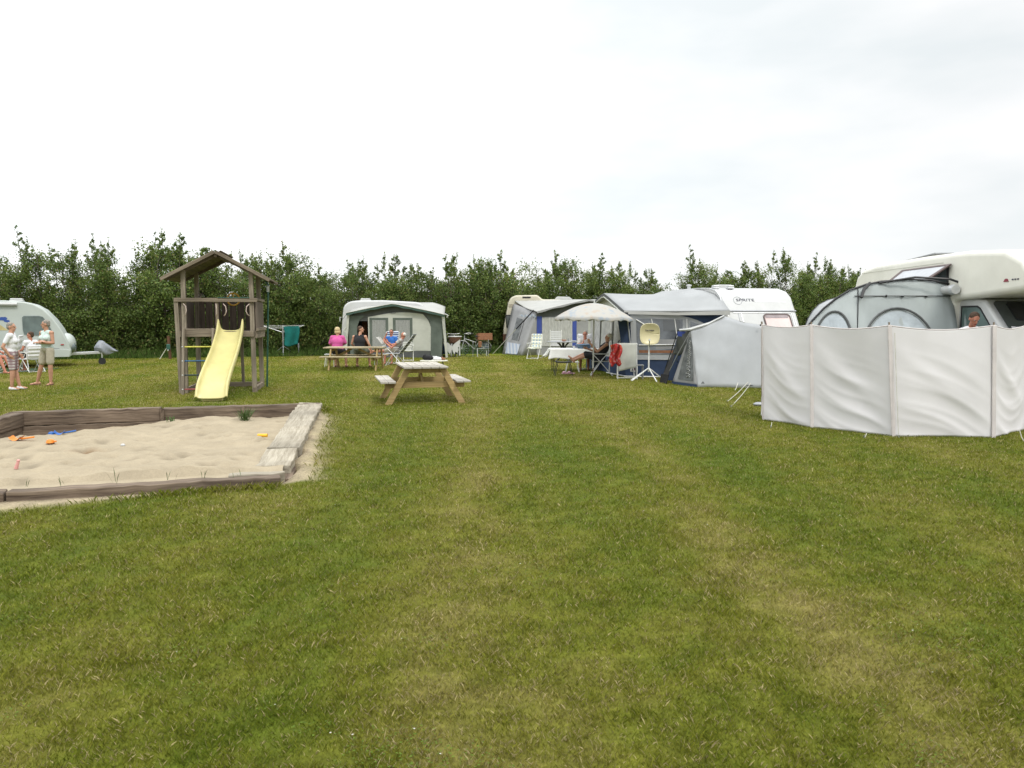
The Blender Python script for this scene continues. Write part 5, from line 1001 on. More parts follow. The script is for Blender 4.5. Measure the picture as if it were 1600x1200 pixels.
# === E. motorhome tent =================================================================
AR = [(8.40, 2.36), (8.0, 2.44), (7.6, 2.46), (7.05, 2.42), (6.75, 2.36), (6.45, 2.25), (6.20, 2.10), (5.97, 1.91), (5.75, 1.67), (5.55, 1.40), (5.42, 1.05), (5.34, .6), (5.30, .0)]
t0 = Vector((7.2, 14.8, 0)); T = empty('motorhome_tent', t0, 0, 'pale grey dome tent with black arched poles joined to the motorhome side', 'tent')
def E_(name, m, fn, **k):
    e = MB(); fn(e); return e.build(name, m, T, off=t0, **k)
def ar(u):
    q = u*(len(AR)-1); i = min(int(q), len(AR)-2); f = q-i; return AR[i][0]*(1-f)+AR[i+1][0]*f, AR[i][1]*(1-f)+AR[i+1][1]*f
E_('roof', M['fab_lgrey'], lambda e: e.grid(lambda u, v: (ar(u)[0]+1.45*v*u**1.5, 14.80+2.4*v, ar(u)[1]*(1-.10*v)-.08*math.sin(math.pi*v)), 36, 10), smooth='all', solid=.01)
SEAM = 2.15
M['fab_tent'] = mat('pale_green_grey_tent_fabric', (.45, .49, .485), .8, .06, 1.3, .35, 9, transl=.18, spec=.2, stretch=(1.0, 1.0, .5))
def front(u, v):
    x, zt = ar(u); z = zt*v; return Vector((x+(.16*(1-v))*(1 if u < .5 else .4)*0, 14.80-.62*(1-v)**.8+.02*math.sin(x*7+z*6)*math.sin(math.pi*v)+.012*math.sin(x*16-z*3), z))
E_('front_wall', M['fab_tent'], lambda e: e.grid(front, 44, 24), smooth='all', solid=.008)
def ftp(x, z, off=.03):
    # point on the front wall at x, z
    zt = next((AR[i][1]+(AR[i+1][1]-AR[i][1])*((AR[i][0]-x)/(AR[i][0]-AR[i+1][0])) for i in range(len(AR)-1) if AR[i+1][0] <= x <= AR[i][0]), 2.3); v = min(1, z/zt); return Vector((x, 14.80-.62*(1-v)**.8-off, z))
for cx, hw, zb, ztp in ((7.28, .68, 1.1, 1.92), (6.04, .34, 1.15, 1.86)):
    pts = [(cx+hw*math.cos(math.pi*k/18)*(1 if zb else 1)+(.10 if cx < 6.5 else 0)*math.sin(math.pi*k/18), zb+(ztp-zb)*math.sin(math.pi*k/18)) for k in range(19)]
    wn = E_('arched_window', M['fab_dgrey'], lambda e: e.tube([ftp(x, z, .035) for x, z in pts], .020, 6), smooth=True)
    inn = [(cx+(x-cx)*.93, zb+(z-zb)*.93) for x, z in pts]; e = MB(); n = len(inn); e.add([ftp(x, z, .026)-t0 for x, z in inn]+[ftp(x, zb, .026)-t0 for x, z in inn], [(k, k+1, n+k+1, n+k) for k in range(n-1)]); e.build('window_panel', mat('pale_blue_tent_window', (.42, .47, .50), .5, .14, 2.2, .3, 8, spec=.4), wn)
def pole(name, pts, r=.022): return E_(name, M['black'], lambda e: e.tube(pts, r, 6), smooth=True)
pole('arch_pole', [(x, 14.77, z+.012) for x, z in AR], .019); pole('arch_pole', [(x+1.45*(k/12)**1.5, 17.2, z*.9) for k, (x, z) in enumerate(AR)])
pole('seam', [ftp(8.36-.115*k, SEAM-.0*k, .03) for k in range(17)], .010)
E_('seam_clip', M['black'], lambda e: e.ell(ftp(7.1, SEAM, .035), (.02, .02, .025)), smooth=True)
for x in (7.4, 7.85, 6.65): E_('seam_clip', M['black'], lambda e: e.ell(ftp(x, SEAM-.01, .035), (.03, .02, .02)), smooth=True)
pole('side_seam', [ftp(6.60-.014*k, 2.28-.12*k, .03) for k in range(12)], .009); pole('pole_sleeve', [(6.82, 14.73, 2.40), (6.68, 14.67, 2.28), (6.60, 14.60, 2.12)], .03)
pole('brace_pole', [(7.0, 14.75, 2.40), (7.6, 14.60, 2.50), (8.2, 14.50, 2.46), (8.45, 14.45, 2.36)], .022)
# === F. windbreak =======================================================================
WP = [(1188, 652), (1191.5, 656), (1268, 668), (1395, 682), (1551, 684), (1602, 671.5)]
W_ = [gp(*p) for p in WP]; [setattr(q, 'z', 0) for q in W_]; W_[0] = W_[1]+Vector((.35, 1.1, 0)); W_ += [W_[5]+Vector((.55, .75, 0)), W_[5]+Vector((.75, 1.7, 0))]
w0 = W_[3]; T = empty('windbreak', w0, 0, 'long white cotton windbreak standing around the pitch of the motorhome', 'windbreak'); HW = 1.62
def post_lean(i): return Vector((-.10 if i == 3 else -.04, .05, 0))
for i in range(len(W_)-1):
    a, b = W_[i], W_[i+1]; d = (b-a); L = d.length; d.normalize(); n = Vector((d.y, -d.x, 0)); sd_ = i*1.7; la, lb = post_lean(i), post_lean(i+1)
    def fn(u, v, a=a, b=b, n=n, L=L, sd_=sd_, la=la, lb=lb, i=i):
        sag = .055*math.sin(math.pi*u)*min(1.4, L); z = (HW-sag)*v; low = (1-v)**1.1
        rg = lambda q: (1-abs(math.sin(q)))**1.6
        ph = (1-v)*11.5-u*(5.6 if i in (2, 3) else 3.8)*(1 if i != 4 else 0)+(5*(u-.5)**2*2 if i == 4 else 0)+sd_+.5*math.sin(u*5+sd_)
        f = math.sin(math.pi*u)**.6*(rg(ph)*.025*low*min(1, (1-v)*2.4)+rg(ph*1.73+u*2+1)*.013*low+.010*math.sin(u*7+v*6+sd_))-.05*math.sin(math.pi*u)*math.sin(math.pi*v)*(-1 if i % 2 else 1)*.6
        f += .02*math.sin(math.pi*u)*math.exp(-((v-.80+.6*u)/.08)**2)
        p = a.lerp(b, u)+n*f+(la.lerp(lb, u))*v; p.z = z+.015*math.sin(math.pi*u); return p
    e = MB(); e.grid(fn, 44, 56); pn = e.build('panel', M['fab_white'], T, smooth='all', solid=.006, off=w0)
    if 0 < i < 5:
        hm = MB(); hm.tube([fn(u, .998)+Vector((0, 0, .004)) for u in np.linspace(0, 1, 14)], .010, 5); hm.build('top_hem', M['fab_band'], pn, smooth=True, off=w0)
for i, a in enumerate(W_):
    l = post_lean(i); nn = Vector((0, -.022, 0)); e = MB(); e.bar(a+nn, a+l+nn+Vector((0, 0, HW+.01)), .058 if i not in (0, 1) else .03, .02, up=(0, 1, 0)); s_ = e.build('pole_sleeve', M['fab_band'], T, off=w0, bevel=.008)
    e = MB(); e.tube([a+Vector((0, .0, -.05)), a+l+Vector((0, 0, HW+.05))], .012, 6); e.build('pole', M['grey_wood'], T, smooth=True, off=w0)
e = MB(); e.prism([(0, 0), (.52, 0), (.52, .013), (0, .013)], at(1240, 544, W_[2].y-.10), (1, .1, 0), (0, 0, 1), .002)
for (pa, pb, lab, Y) in (((1398, 520), (1404, 684), 'guy rope down the front of the tall middle pole of the windbreak', 11.1), ((1206, 660), (1204, 669), 'short peg loop at the left end of the windbreak', 12.9), ((1354, 677), (1350, 685), 'short peg loop left of the middle windbreak pole', 11.4), ((1593, 672), (1600, 690), 'short guy rope pegged at the right end of the windbreak', 11.8)):
    q = gp(*pb); guy('guy_rope', at(*pa, q.y+.12), q, lab, .005)
o_ = gp(1186, 634); e = MB(); e.ell((0, 0, .03), (.12, .08, .045)); o = e.build('stone', M['grey_tube'], None, smooth=True); o.location = o_; tag(o, 'small grey stone in the grass beside the left end of the windbreak', 'stone')
# === G. parasol =========================================================================
pb = gp(926, 590); T = empty('parasol', pb, 0, 'wide off white parasol with faded blue and peach print over the white table', 'parasol'); rP = 1.12
def can(u, v):
    a = 2*math.pi*u; g = abs(math.sin(a*4+.4)); r = rP*v*(1-.035*(1-g)*0+.02*g*v); z = 2.17-.46*v**1.8+.035*(1-g)*v*v-.03*g*v*(1-v); return (r*math.cos(a)+.02, r*math.sin(a)+.0, z+.06*r*math.cos(a)*-.25)
e = MB(); e.grid(can, 96, 12); cp = e.build('canopy', M['parasol'], T, smooth='all', solid=.006)
e = MB(); e.grid(lambda u, v: tuple(Vector(can(u, 1))+Vector((0, 0, -.085*v*(1-.5*abs(math.sin(u*2*math.pi*10)))))), 160, 3); e.build('fringe', M['parasol'], cp, smooth='all', solid=.006)
for k in range(8): a = math.pi*(k+.5)/4-.1; e = MB(); q = [Vector(can(a/(2*math.pi) % 1, v))-Vector((0, 0, .012)) for v in (0.03, .35, .7, 1)]; e.tube(q, .005, 4); e.build('rib', M['alu'], T)
e = MB(); e.tube([(.0, 0, 0), (.01, 0, .3)], .014, 8); e.build('ground_spike', M['leather'], T, smooth=True); e = MB(); e.tube([(.01, 0, .28), (.03, 0, 2.24)], .019, 8); e.build('pole', M['fab_cream'], T, smooth=True)
# ------------------------------------------------------------------ people
def remesh(o, vox, sm=3):
    m = o.modifiers.new('r', 'REMESH'); m.mode = 'VOXEL'; m.voxel_size = vox; m.use_smooth_shade = True
    s = o.modifiers.new('s', 'SMOOTH'); s.factor = .5; s.iterations = sm
def V3(*a): return Vector(a)
def person(loc, rz, J, lab, skin, shirt, bottom, hair, hairstyle='short', sleeve=.55, leg=.5, shoes=None, look=(0, 0), fem=False, girth=1.0, vox=.009, hands=True, glasses=False, group=None, tilt=0):
    """J: joints in local space, facing +Y, right = +X. keys pel, che, nec, hea, shR/L elR/L wrR/L hipR/L knR/L anR/L"""
    T = empty('person', loc, rz, lab, 'person', group)
    J = {k: Vector(v) for k, v in J.items()}; g = girth
    up = (J['nec']-J['pel']).normalized(); rt = (J['shR']-J['shL']).normalized(); fw = up.cross(rt).normalized(); rt = fw.cross(up)
    if fw.dot(V3(0, 1, 0)) < -.3 and False: fw = -fw
    Mt = Matrix((rt, fw, up)).transposed()
    def torso(e, k, lo=0.0, nk=True):
        c1 = J['pel'].lerp(J['che'], .12); c2 = J['pel'].lerp(J['che'], .60); c3 = J['che']
        if lo <= 0: e.ell(c1+fw*-.015, (.165*g+k, .12*g+k, .13+k), Mt)
        e.ell(c2+fw*.012*g, (.145*g+k, .115*g+k, .17+k), Mt); e.ell(c3, (.165*g+k, .115*g+k, .17+k), Mt)
        if fem:
            for s in (-1, 1): e.ell(c3+rt*s*.075+fw*.09+up*.0, (.062+k, .06+k, .062+k), Mt)
        for s in 'RL': e.capsule(J['nec']+(J['sh'+s]-J['nec'])*.25-up*.05, J['sh'+s]-up*.01-rt*(.05 if k > 0 and sleeve == 0 else 0)*(1 if s == 'R' else -1), .060+k, .060+(k if sleeve else k*.3))
    hd = (J['hea']-J['nec']).normalized(); hy, hp = R(look[0]), R(look[1])
    H = Matrix.Rotation(-hy, 3, 'Z') @ Matrix.Rotation(hp, 3, 'X') @ Matrix.Rotation(R(tilt), 3, 'Y'); hc = J['hea']
    def hp_(x, y, z): return hc+H@V3(x, y, z)
    e = MB(); torso(e, -.006)
    e.capsule(J['nec']-up*.06, hc-H@V3(0, .0, .045), .058, .052)
    e.ell(hp_(0, -.008, .02), (.074, .092, .092), H); e.ell(hp_(0, .022, -.045), (.054, .062, .058), H); e.capsule(hp_(0, .085, .015), hp_(0, .104, -.018), .010, .014, 8)
    e.ell(hp_(0, .070, -.085), (.028, .02, .02), H); e.ell(hp_(0, .083, -.050), (.026, .012, .010), H); e.ell(hp_(0, .074, .034), (.05, .016, .012), H)
    for s in (-1, 1): e.ell(hp_(s*.076, -.01, -.005), (.010, .022, .032), H)
    for s in 'RL':
        sh, el, wr, hi, kn, an = (J[k+s] for k in ('sh', 'el', 'wr', 'hip', 'kn', 'an'))
        e.capsule(sh, el, .049, .038); e.capsule(el, el.lerp(wr, .35), .038, .040); e.capsule(el.lerp(wr, .3), wr, .040, .025)
        d = Vector(J.get('hd'+s, (wr-el).normalized())).normalized(); side = d.cross(rt if abs(d.dot(rt)) < .9 else fw).normalized(); pn = Vector(J.get('pn'+s, rt*(-1 if s == 'R' else 1)))
        pn = (pn-d*pn.dot(d)).normalized(); wd = d.cross(pn); palm = wr+d*.055
        e.capsule(wr, wr+d*.03, .026, .03); e.ell(palm, (.043, .016, .050), Matrix((wd, pn, d)).transposed())
        if hands:
            for q, (o_, ln) in enumerate(((-.031, .062), (-.011, .074), (.010, .070), (.030, .055))):
                b = palm+d*.042+wd*o_; m_ = b+d*ln*.5+pn*ln*.12; t_ = m_+d*ln*.32+pn*ln*.38; e.capsule(b, m_, .0095, .009, 8); e.capsule(m_, t_, .009, .0075, 8)
            f0 = fw if wd.dot(fw) >= 0 else -fw; tb = wd if wd.dot(fw) > 0 else -wd
            e.capsule(wr+d*.03+tb*.03, wr+d*.068+tb*.058+pn*.012, .012, .010, 8); e.capsule(wr+d*.068+tb*.058+pn*.012, wr+d*.095+tb*.062+pn*.03, .010, .008, 8)
        e.capsule(hi, kn, .082*g, .055); e.capsule(kn, kn.lerp(an, .35), .054, .056); e.capsule(kn.lerp(an, .3), an, .056, .034)
        f = Vector(J.get('ft'+s, (0, 1, 0))).normalized(); ud = Vector(J.get('fu'+s, (0, 0, 1)))
        e.capsule(an-ud*.03-f*.04, an-ud*.045+f*.06, .036, .032); e.capsule(an-ud*.04+f*.05, an-ud*.055+f*.15, .034, .020)
        e.ell(an-ud*.052+f*.12, (.036, .05, .018), Matrix.Identity(3) if abs(f.y) > .5 and abs(ud.z) > .5 else None)
    b = e.build('body', skin, T, smooth='all'); remesh(b, vox)
    # face
    for s in (-1, 1):
        e = MB(); e.ell(hp_(s*.030, .079, .016), (.011, .007, .007), H); e.build('eye', M['white'], b, smooth=True)
        e = MB(); e.ell(hp_(s*.030, .084, .016), (.006, .004, .006), H); e.build('pupil', M['black'], b, smooth=True)
    e = MB(); e.ell(hp_(0, .091, -.050), (.024, .007, .005), H); e.build('mouth', M['logo_red'], b, smooth=True)
    if glasses:
        e = MB(); [e.tube([hp_(s*.030+.024*math.cos(a), .094, .014+.018*math.sin(a)) for a in np.linspace(0, 6.28, 12)], .003, 4) for s in (-1, 1)]; e.tube([hp_(-.054, .09, .016), hp_(-.078, .0, .012)], .003, 4); e.tube([hp_(.054, .09, .016), hp_(.078, .0, .012)], .003, 4); e.tube([hp_(-.008, .094, .016), hp_(.008, .094, .016)], .003, 4); e.build('glasses', M['black'], T)
    # hair
    if hairstyle:
        e = MB()
        if hairstyle == 'short': e.ell(hp_(0, -.022, .045), (.081, .088, .080), H); e.ell(hp_(0, -.055, .0), (.072, .052, .072), H)
        elif hairstyle == 'thin': e.ell(hp_(0, -.045, .025), (.079, .066, .070), H)
        elif hairstyle == 'bob': e.ell(hp_(0, -.028, .035), (.094, .095, .092), H); e.ell(hp_(0, -.045, -.045), (.092, .072, .075), H); [e.ell(hp_(s*.07, -.005, -.035), (.03, .05, .075), H) for s in (-1, 1)]
        elif hairstyle == 'wavy': e.ell(hp_(0, -.03, .045), (.092, .092, .086), H); e.ell(hp_(0, -.055, -.01), (.085, .065, .085), H); [e.ell(hp_(.07*math.cos(a), -.03+.07*math.sin(a), .05), (.035, .035, .035), H) for a in (-2.6, -2, -1.1, -.5, .2, 2.9)]
        h = e.build('hair', hair, T, smooth='all'); remesh(h, .008, 2)
    # clothes
    if shirt:
        e = MB(); torso(e, .012)
        if sleeve > 0:
            for s in 'RL': e.capsule(J['sh'+s], J['sh'+s].lerp(J['el'+s], sleeve), .066, .062-.012*sleeve)
        c = e.build('shirt', shirt, T, smooth='all'); remesh(c, .012, 3)
    if bottom:
        e = MB(); e.ell(J['pel'].lerp(J['che'], .06)-fw*.015, (.178*g, .135*g, .125), Mt)
        for s in 'RL':
            e.capsule(J['hip'+s], J['kn'+s].lerp(J['hip'+s], max(0, 1-leg)) if leg <= 1 else J['kn'+s], .102*g, (.092 if leg <= .8 else .072)*g)
            if leg > 1: e.capsule(J['kn'+s], J['kn'+s].lerp(J['an'+s], leg-1), .070, .058)
        c = e.build('trousers' if leg > 1 else 'shorts', bottom, T, smooth='all'); remesh(c, .012, 3)
    if shoes:
        for s in 'RL':
            an = J['an'+s]; f = Vector(J.get('ft'+s, (0, 1, 0))).normalized(); ud = Vector(J.get('fu'+s, (0, 0, 1))); e = MB()
            if shoes == 'sandal': e.capsule(an-ud*.075-f*.05, an-ud*.078+f*.17, .036, .036); e.v = [Vector((v.x, v.y, min(v.z, an.z-.055))) if abs(ud.z) > .9 else v for v in e.v]; e.tube([an-ud*.06+f*.10-rt*.04, an-ud*.02+f*.09, an-ud*.06+f*.10+rt*.04], .012, 6); sh_ = e.build('sandal', M['leather'], T, smooth='all')
            else: e.capsule(an-ud*.035-f*.03, an-ud*.05+f*.05, .042, .038); e.capsule(an-ud*.05+f*.05, an-ud*.06+f*.13, .037, .027); sh_ = e.build('shoe', shoes, T, smooth='all'); remesh(sh_, .010, 2)
    return T
def stand(h=1.0):
    J = dict(pel=(0, 0, .93), che=(0, 0, 1.22), nec=(0, 0, 1.43), hea=(0, .015, 1.575))
    for s, q in (('R', 1), ('L', -1)): J.update({'sh'+s: (q*.175, 0, 1.365), 'el'+s: (q*.235, -.03, 1.10), 'wr'+s: (q*.23, .05, .86), 'hip'+s: (q*.09, 0, .90), 'kn'+s: (q*.10, .02, .49), 'an'+s: (q*.10, -.02, .085)})
    return {k: tuple(x*h for x in v) for k, v in J.items()}
def sit(sh=.44, back=8, knee=.45, foot=.45, ftz=.085, spread=.11):
    b = R(back); u = (0, -math.sin(b), math.cos(b)); P = (0, 0, sh+.10)
    f = lambda d, x=0, y=0: (x, P[1]+u[1]*d+y, P[2]+u[2]*d)
    J = dict(pel=P, che=f(.29), nec=f(.50), hea=f(.65, 0, .02+.02*math.sin(b)))
    for s, q in (('R', 1), ('L', -1)): J.update({'sh'+s: f(.435, q*.175), 'el'+s: f(.20, q*.235, .06), 'wr'+s: f(.12, q*.17, .28), 'hip'+s: (q*.09, 0, sh+.09), 'kn'+s: (q*spread, knee-.02, sh+.07), 'an'+s: (q*spread*1.1, foot, ftz)})
    return J
def face_to(px_from, toward): return math.atan2(-(toward[0]-px_from[0]), toward[1]-px_from[1])
# 1 woman in white T-shirt, facing right and slightly away from camera
p = gp(22, 609); J = stand(.965); J['elR'] = (.25, -.12, 1.05); J['wrR'] = (.20, .0, .84); J['hdR'] = (-.3, .5, -.8); J['elL'] = (-.25, -.05, 1.05); J['wrL'] = (-.20, .10, .86)
J['anL'] = (-.09, .10, .085)
person(p, R(-72), J, 'person in a white T-shirt and plaid knee shorts, standing at the left edge looking right', M['skin'], M['cl_white'], M['plaid'], M['hair_grey'], 'short', .6, .86, M['cl_white'], look=(8, -4), fem=True, girth=1.08)
# 2 woman in mint top, arms crossed, looking left
p = gp(77, 602); J = stand(1.0); J['hipR'] = (.10, 0, .90); J['anR'] = (.34, .06, .085); J['knR'] = (.20, .04, .49); J['anL'] = (-.09, .02, .085); J['pel'] = (.02, 0, .93)
J['elR'] = (.235, .02, 1.10); J['wrR'] = (-.02, .20, 1.14); J['elL'] = (-.235, .02, 1.10); J['wrL'] = (.03, .23, 1.11); J['hdR'] = (-1, .05, .1); J['hdL'] = (1, .0, .05)
J['ftR'] = (.5, .9, 0); J['ftL'] = (-.3, .9, 0)
person(p, R(160), J, 'person in a mint sleeveless top and beige shorts, standing with arms crossed', M['skin'], M['cl_mint'], M['cl_beige'], M['hair_grey'], 'short', 0, .72, 'sandal', look=(48, -2), fem=True)
# chairs -------------------------------------------------------------------
def relax(loc, rz, lab, cloth, fr, rec=25, sh=.42, foot=False, hb=.75, cat='chair', group='folding garden chairs', slats=False, name='garden_chair', arms=True):
    T = empty(name, loc, rz, lab, cat, group); b = R(rec); u = Vector((0, -math.sin(b), math.cos(b))); B0 = Vector((0, -.22, sh)); w = .25
    e = MB()
    if slats:
        for k in range(6): e.box((0, .22-.085*k, sh-.01*k*.3), (.44, .065, .018))
    else: e.grid(lambda x, y: ((x-.5)*.46, .25-.47*y, sh+.02-.025*math.sin(math.pi*x)+.012*math.sin(y*18)), 8, 14)
    e.build('seat', cloth, T, smooth=not slats, solid=0 if slats else .03)
    e = MB()
    if slats:
        for k in range(7): c = B0+u*(.10+.10*k); e.box(c, (.44, .018, .07), Matrix.Rotation(b, 3, 'X'))
    else: e.grid(lambda x, y: tuple(B0+u*(.02+hb*y)+Vector(((x-.5)*.46, -.02*math.sin(math.pi*x)+.012*math.sin(y*22), 0))), 8, 22)
    e.build('backrest', cloth, T, smooth=not slats, solid=0 if slats else .03)
    for s in (-1, 1):
        x = s*w; e = MB(); e.tube([(x, .27, sh+.0), (x, -.24, sh), B0+u*.05+Vector((x, 0, 0)), B0+u*(hb+.01)+Vector((x, 0, 0))], .013, 6); e.build('side_frame', fr, T, smooth=True)
        e = MB(); e.tube([(x, .30, .0), (x, -.02, sh+.02), (x, -.18, sh+.22)], .013, 6); e.build('leg', fr, T, smooth=True)
        e = MB(); e.tube([(x, -.36, .0), (x, .0, sh-.03), (x, .22, sh+.20)], .013, 6); e.build('leg', fr, T, smooth=True)
        if arms: e = MB(); e.box((x, .02, sh+.225), (.05, .48, .025)); e.build('armrest', fr, T, bevel=.01)
    e = MB(); e.tube([(-w, .29, .02), (w, .29, .02)], .012, 6); e.build('crossbar', fr, T, smooth=True); e = MB(); e.tube([(-w, -.35, .02), (w, -.35, .02)], .012, 6); e.build('crossbar', fr, T, smooth=True)
    if foot:
        e = MB(); e.grid(lambda x, y: ((x-.5)*.42, .29+.50*y, sh+.0-.04*y+.012*math.sin(y*16)), 6, 12); ft = e.build('footrest', cloth, T, smooth=True, solid=.03); e = MB(); e.tube([(-.23, .27, sh-.02), (-.23, .80, sh-.06), (.23, .80, sh-.06), (.23, .27, sh-.02)], .012, 6); e.tube([(-.2, .70, sh-.06), (-.2, .72, 0), (.2, .72, 0), (.2, .70, sh-.06)], .011, 6); e.build('footrest_frame', fr, ft, smooth=True)
    return T
# group by the left caravan
cp_ = Vector((at(30, 560, 25.0).x, 25.4, 0)); e = MB(); e.grid(lambda u, v: (-1.6+2.5*u, -1.1+2.0*v, .012+.006*math.sin(u*20)), 20, 10); o = e.build('ground_carpet', M['carpet'], None, smooth=True); o.location = (-16.6, 25.8, 0); tag(o, 'green ground carpet under the white chairs in front of the left caravan', 'carpet')
x = at(48, 560, 24.9).x; relax((x, 24.9, 0), R(60), 'white garden chair under the sitting person, seen between the two standing people', M['cl_white'], M['white_tube'], 12, hb=.42)
relax((at(14, 560, 25.3).x, 25.3, 0), R(110), 'white garden chair behind the standing person in plaid shorts', M['cl_white'], M['white_tube'], 12)
Tt = empty('garden_table', (at(30, 560, 25.9).x, 26.2, 0), 0, 'small grey garden table behind the standing people by the left caravan', 'table'); e = MB(); e.lathe([(.01, .70), (.58, .70), (.60, .715), (.58, .73), (.01, .73)], (0, 0, 0), 24); e.build('tabletop', M['grey_tube'], Tt, smooth=True)
for a in (45, 135, 225, 315): e = MB(); e.tube([(.2*math.cos(R(a)), .2*math.sin(R(a)), .70), (.42*math.cos(R(a)), .42*math.sin(R(a)), 0)], .016, 6); e.build('leg', M['white_tube'], Tt)
J = sit(.44, 5); J['elR'] = (.24, .10, .72); J['wrR'] = (.10, .26, .88); J['hdR'] = (-.3, .2, .9)
person((x, 24.9, 0), R(60+10), J, 'person in a white shirt sitting between the two standing people, hand raised', M['skin_red'], M['cl_white'], M['cl_dark'], M['hair_brown'], 'short', .4, .6, None, look=(-30, 0))
xx = at(-14, 575, 24.2).x; J = sit(.44, 10, .45, .62, .085)
person((xx, 24.2, 0), R(-100), J, 'person cut off by the left frame edge, only a bare leg showing', M['skin_red'], M['cl_dark'], M['cl_dark'], M['hair_brown'], 'short', .4, .5, 'sandal'); relax((xx, 24.2, 0), R(-100), 'white garden chair cut off by the left edge of the frame', M['cl_white'], M['white_tube'], 15)
# people on the far picnic table (far bench, backs to camera)
by = 26.2+.83
def big(o, k): o.scale = (k, k, k)
def bench(px): return Vector((at(px, 550, by).x, by-.02, 0))
J = sit(.46, -8, .42, .40, .085, .16); J['elR'] = (.26, .10, .80); J['wrR'] = (.12, .26, .74); J['elL'] = (-.25, .04, .78); J['wrL'] = (-.16, .22, .64)
person(bench(527), R(-4), J, 'blond person in pink sitting back to the camera at the far picnic table', M['skin'], M['cl_pink'], M['cl_black'], M['hair_blond'], 'bob', .9, .5, 'sandal', look=(10, 0), fem=True, girth=1.22).scale = (1.08, 1.08, 1.08)
J = sit(.46, -5, .42, .42, .085, .20); J['hea'] = (J['hea'][0]+.03, J['hea'][1], J['hea'][2]+.02); J['elR'] = (.30, .06, .80); J['wrR'] = (.34, .20, .60); J['elL'] = (-.28, .06, .80); J['wrL'] = (-.2, .25, .62); J['pel'] = (0, 0, .60)
for k in ('nec', 'che', 'shR', 'shL'): J[k] = (J[k][0]*1.12, J[k][1], J[k][2]+.05)
J['hea'] = (J['hea'][0], J['hea'][1], J['hea'][2]+.05)
person(bench(562), R(-6), J, 'person in a black sleeveless shirt on the far picnic bench, face turned to the right', M['skin'], M['cl_black'], M['cl_olive'], M['hair_brown'], 'short', 0, .7, 'sandal', look=(78, 0), girth=1.18).scale = (1.05, 1.05, 1.05)
# recliner with the bald reader (facing left), chair with the person in blue
rp = Vector((at(617, 560, 28.3).x, 28.3, 0))
relax(rp, R(84), 'dark striped high backed recliner under the bald reader in front of the green edged awning', M['stripe_dark'], M['alu'], 38, .45, True, .86, 'recliner', name='recliner')
J = sit(.47, 34, .44, .88, .46, .10); J['wrR'] = (.14, .30, .86); J['wrL'] = (-.14, .30, .84); J['elR'] = (.26, .05, .66); J['elL'] = (-.26, .05, .66); J['ftR'] = (0, .5, 1); J['ftL'] = (0, .5, 1); J['fuR'] = (0, -1, .4); J['fuL'] = (0, -1, .4); J['hdR'] = (0, .5, .8); J['hdL'] = (0, .5, .8); J['anR'] = (.10, .86, .52); J['anL'] = (-.10, .86, .52)
person(rp, R(84), J, 'bald person lying back in the striped recliner, reading a newspaper', M['skin_red'], M['cl_stripe'], M['cl_beige'], M['hair_white'], 'thin', .3, .7, None, look=(0, -14))
q = rp+Matrix.Rotation(R(84), 3, 'Z')@Vector((0, .42, .92)); e = MB()
for s in (-1, 1): e.grid(lambda u, v: (s*(.02+.26*u), .05*math.sin(u*2.4)+.10*v, .33*(v-.4)), 6, 6)
o = e.build('newspaper', M['paper'], None, smooth=True, solid=.004); o.location = q; o.rotation_euler = (R(-25), 0, R(84)); tag(o, 'open newspaper held by the bald person in the recliner', 'newspaper')
bp = Vector((at(611, 560, 29.6).x, 29.6, 0)); relax(bp, R(178), 'blue and white striped chair behind the newspaper reader', M['stripe_blue'], M['white_tube'], 14, .45, False, .78)
J = sit(.46, 12, .45, .48, .085, .12); J['elR'] = (.28, .14, .84); J['wrR'] = (.14, .16, 1.10); J['hdR'] = (-.35, .1, .9); J['wrL'] = (-.05, .30, .74)
person(bp, R(176), J, 'person in a blue shirt beside the newspaper reader, hand raised to the face', M['skin_red'], M['cl_blue'], M['cl_dark'], M['hair_brown'], 'short', .5, .6, 'sandal', glasses=True)
relax(Vector((at(638, 560, 31.6).x, 31.6, 0)), R(190), 'small empty white garden chair right behind the striped recliner', M['fab_cream'], M['white_tube'], 8, .40, False, .34).scale = (.8, .8, 1)
st_ = Vector((at(516, 560, 27.6).x, 27.6, 0)); T = empty('stool', st_, 0, 'small white stool left of the person in pink', 'stool'); e = MB(); e.box((0, 0, .44), (.36, .3, .04)); e.build('seat', M['white'], T, bevel=.01)
for sx in (-1, 1):
    for sy in (-1, 1): e = MB(); e.tube([(sx*.13, sy*.1, .43), (sx*.17, sy*.14, 0)], .013, 6); e.build('leg', M['white_tube'], T)
# low pale oval table with bag, cushion and cup
lt = Vector((at(678, 565, 27.6).x, 27.6, -.19)); T = empty('low_table', lt, R(4), 'low pale oval board table with a dark bag and white cushion on it', 'table')
e = MB(); n = 30; e.prism([(.50*math.cos(2*math.pi*k/n), .24*math.sin(2*math.pi*k/n)) for k in range(n)], (0, 0, .38), (1, 0, 0), (0, 1, 0), .05); e.build('tabletop', M['cream'], T, bevel=.015)
for s in (-1, 1): e = MB(); e.tube([(s*.3, -.16, .38), (s*.36, -.18, .19), (s*.36, .18, .19), (s*.3, .16, .38)], .012, 6); e.build('leg', M['black'], T, smooth=True)
def item(name, lab, cat, loc, m, fn, rz=0, **k):
    e = MB(); fn(e); o = e.build(name, m, None, **k); o.location = loc; o.rotation_euler = (0, 0, rz); tag(o, lab, cat); return o
item('bag', 'dark slumped bag on the low pale oval table', 'bag', lt+Vector((-.22, 0, .43)), M['cl_black'], lambda e: (e.ell((0, 0, .08), (.20, .13, .10)), e.ell((-.10, 0, .13), (.08, .09, .08)), e.ell((.08, .02, .11), (.10, .09, .07))), smooth=True)
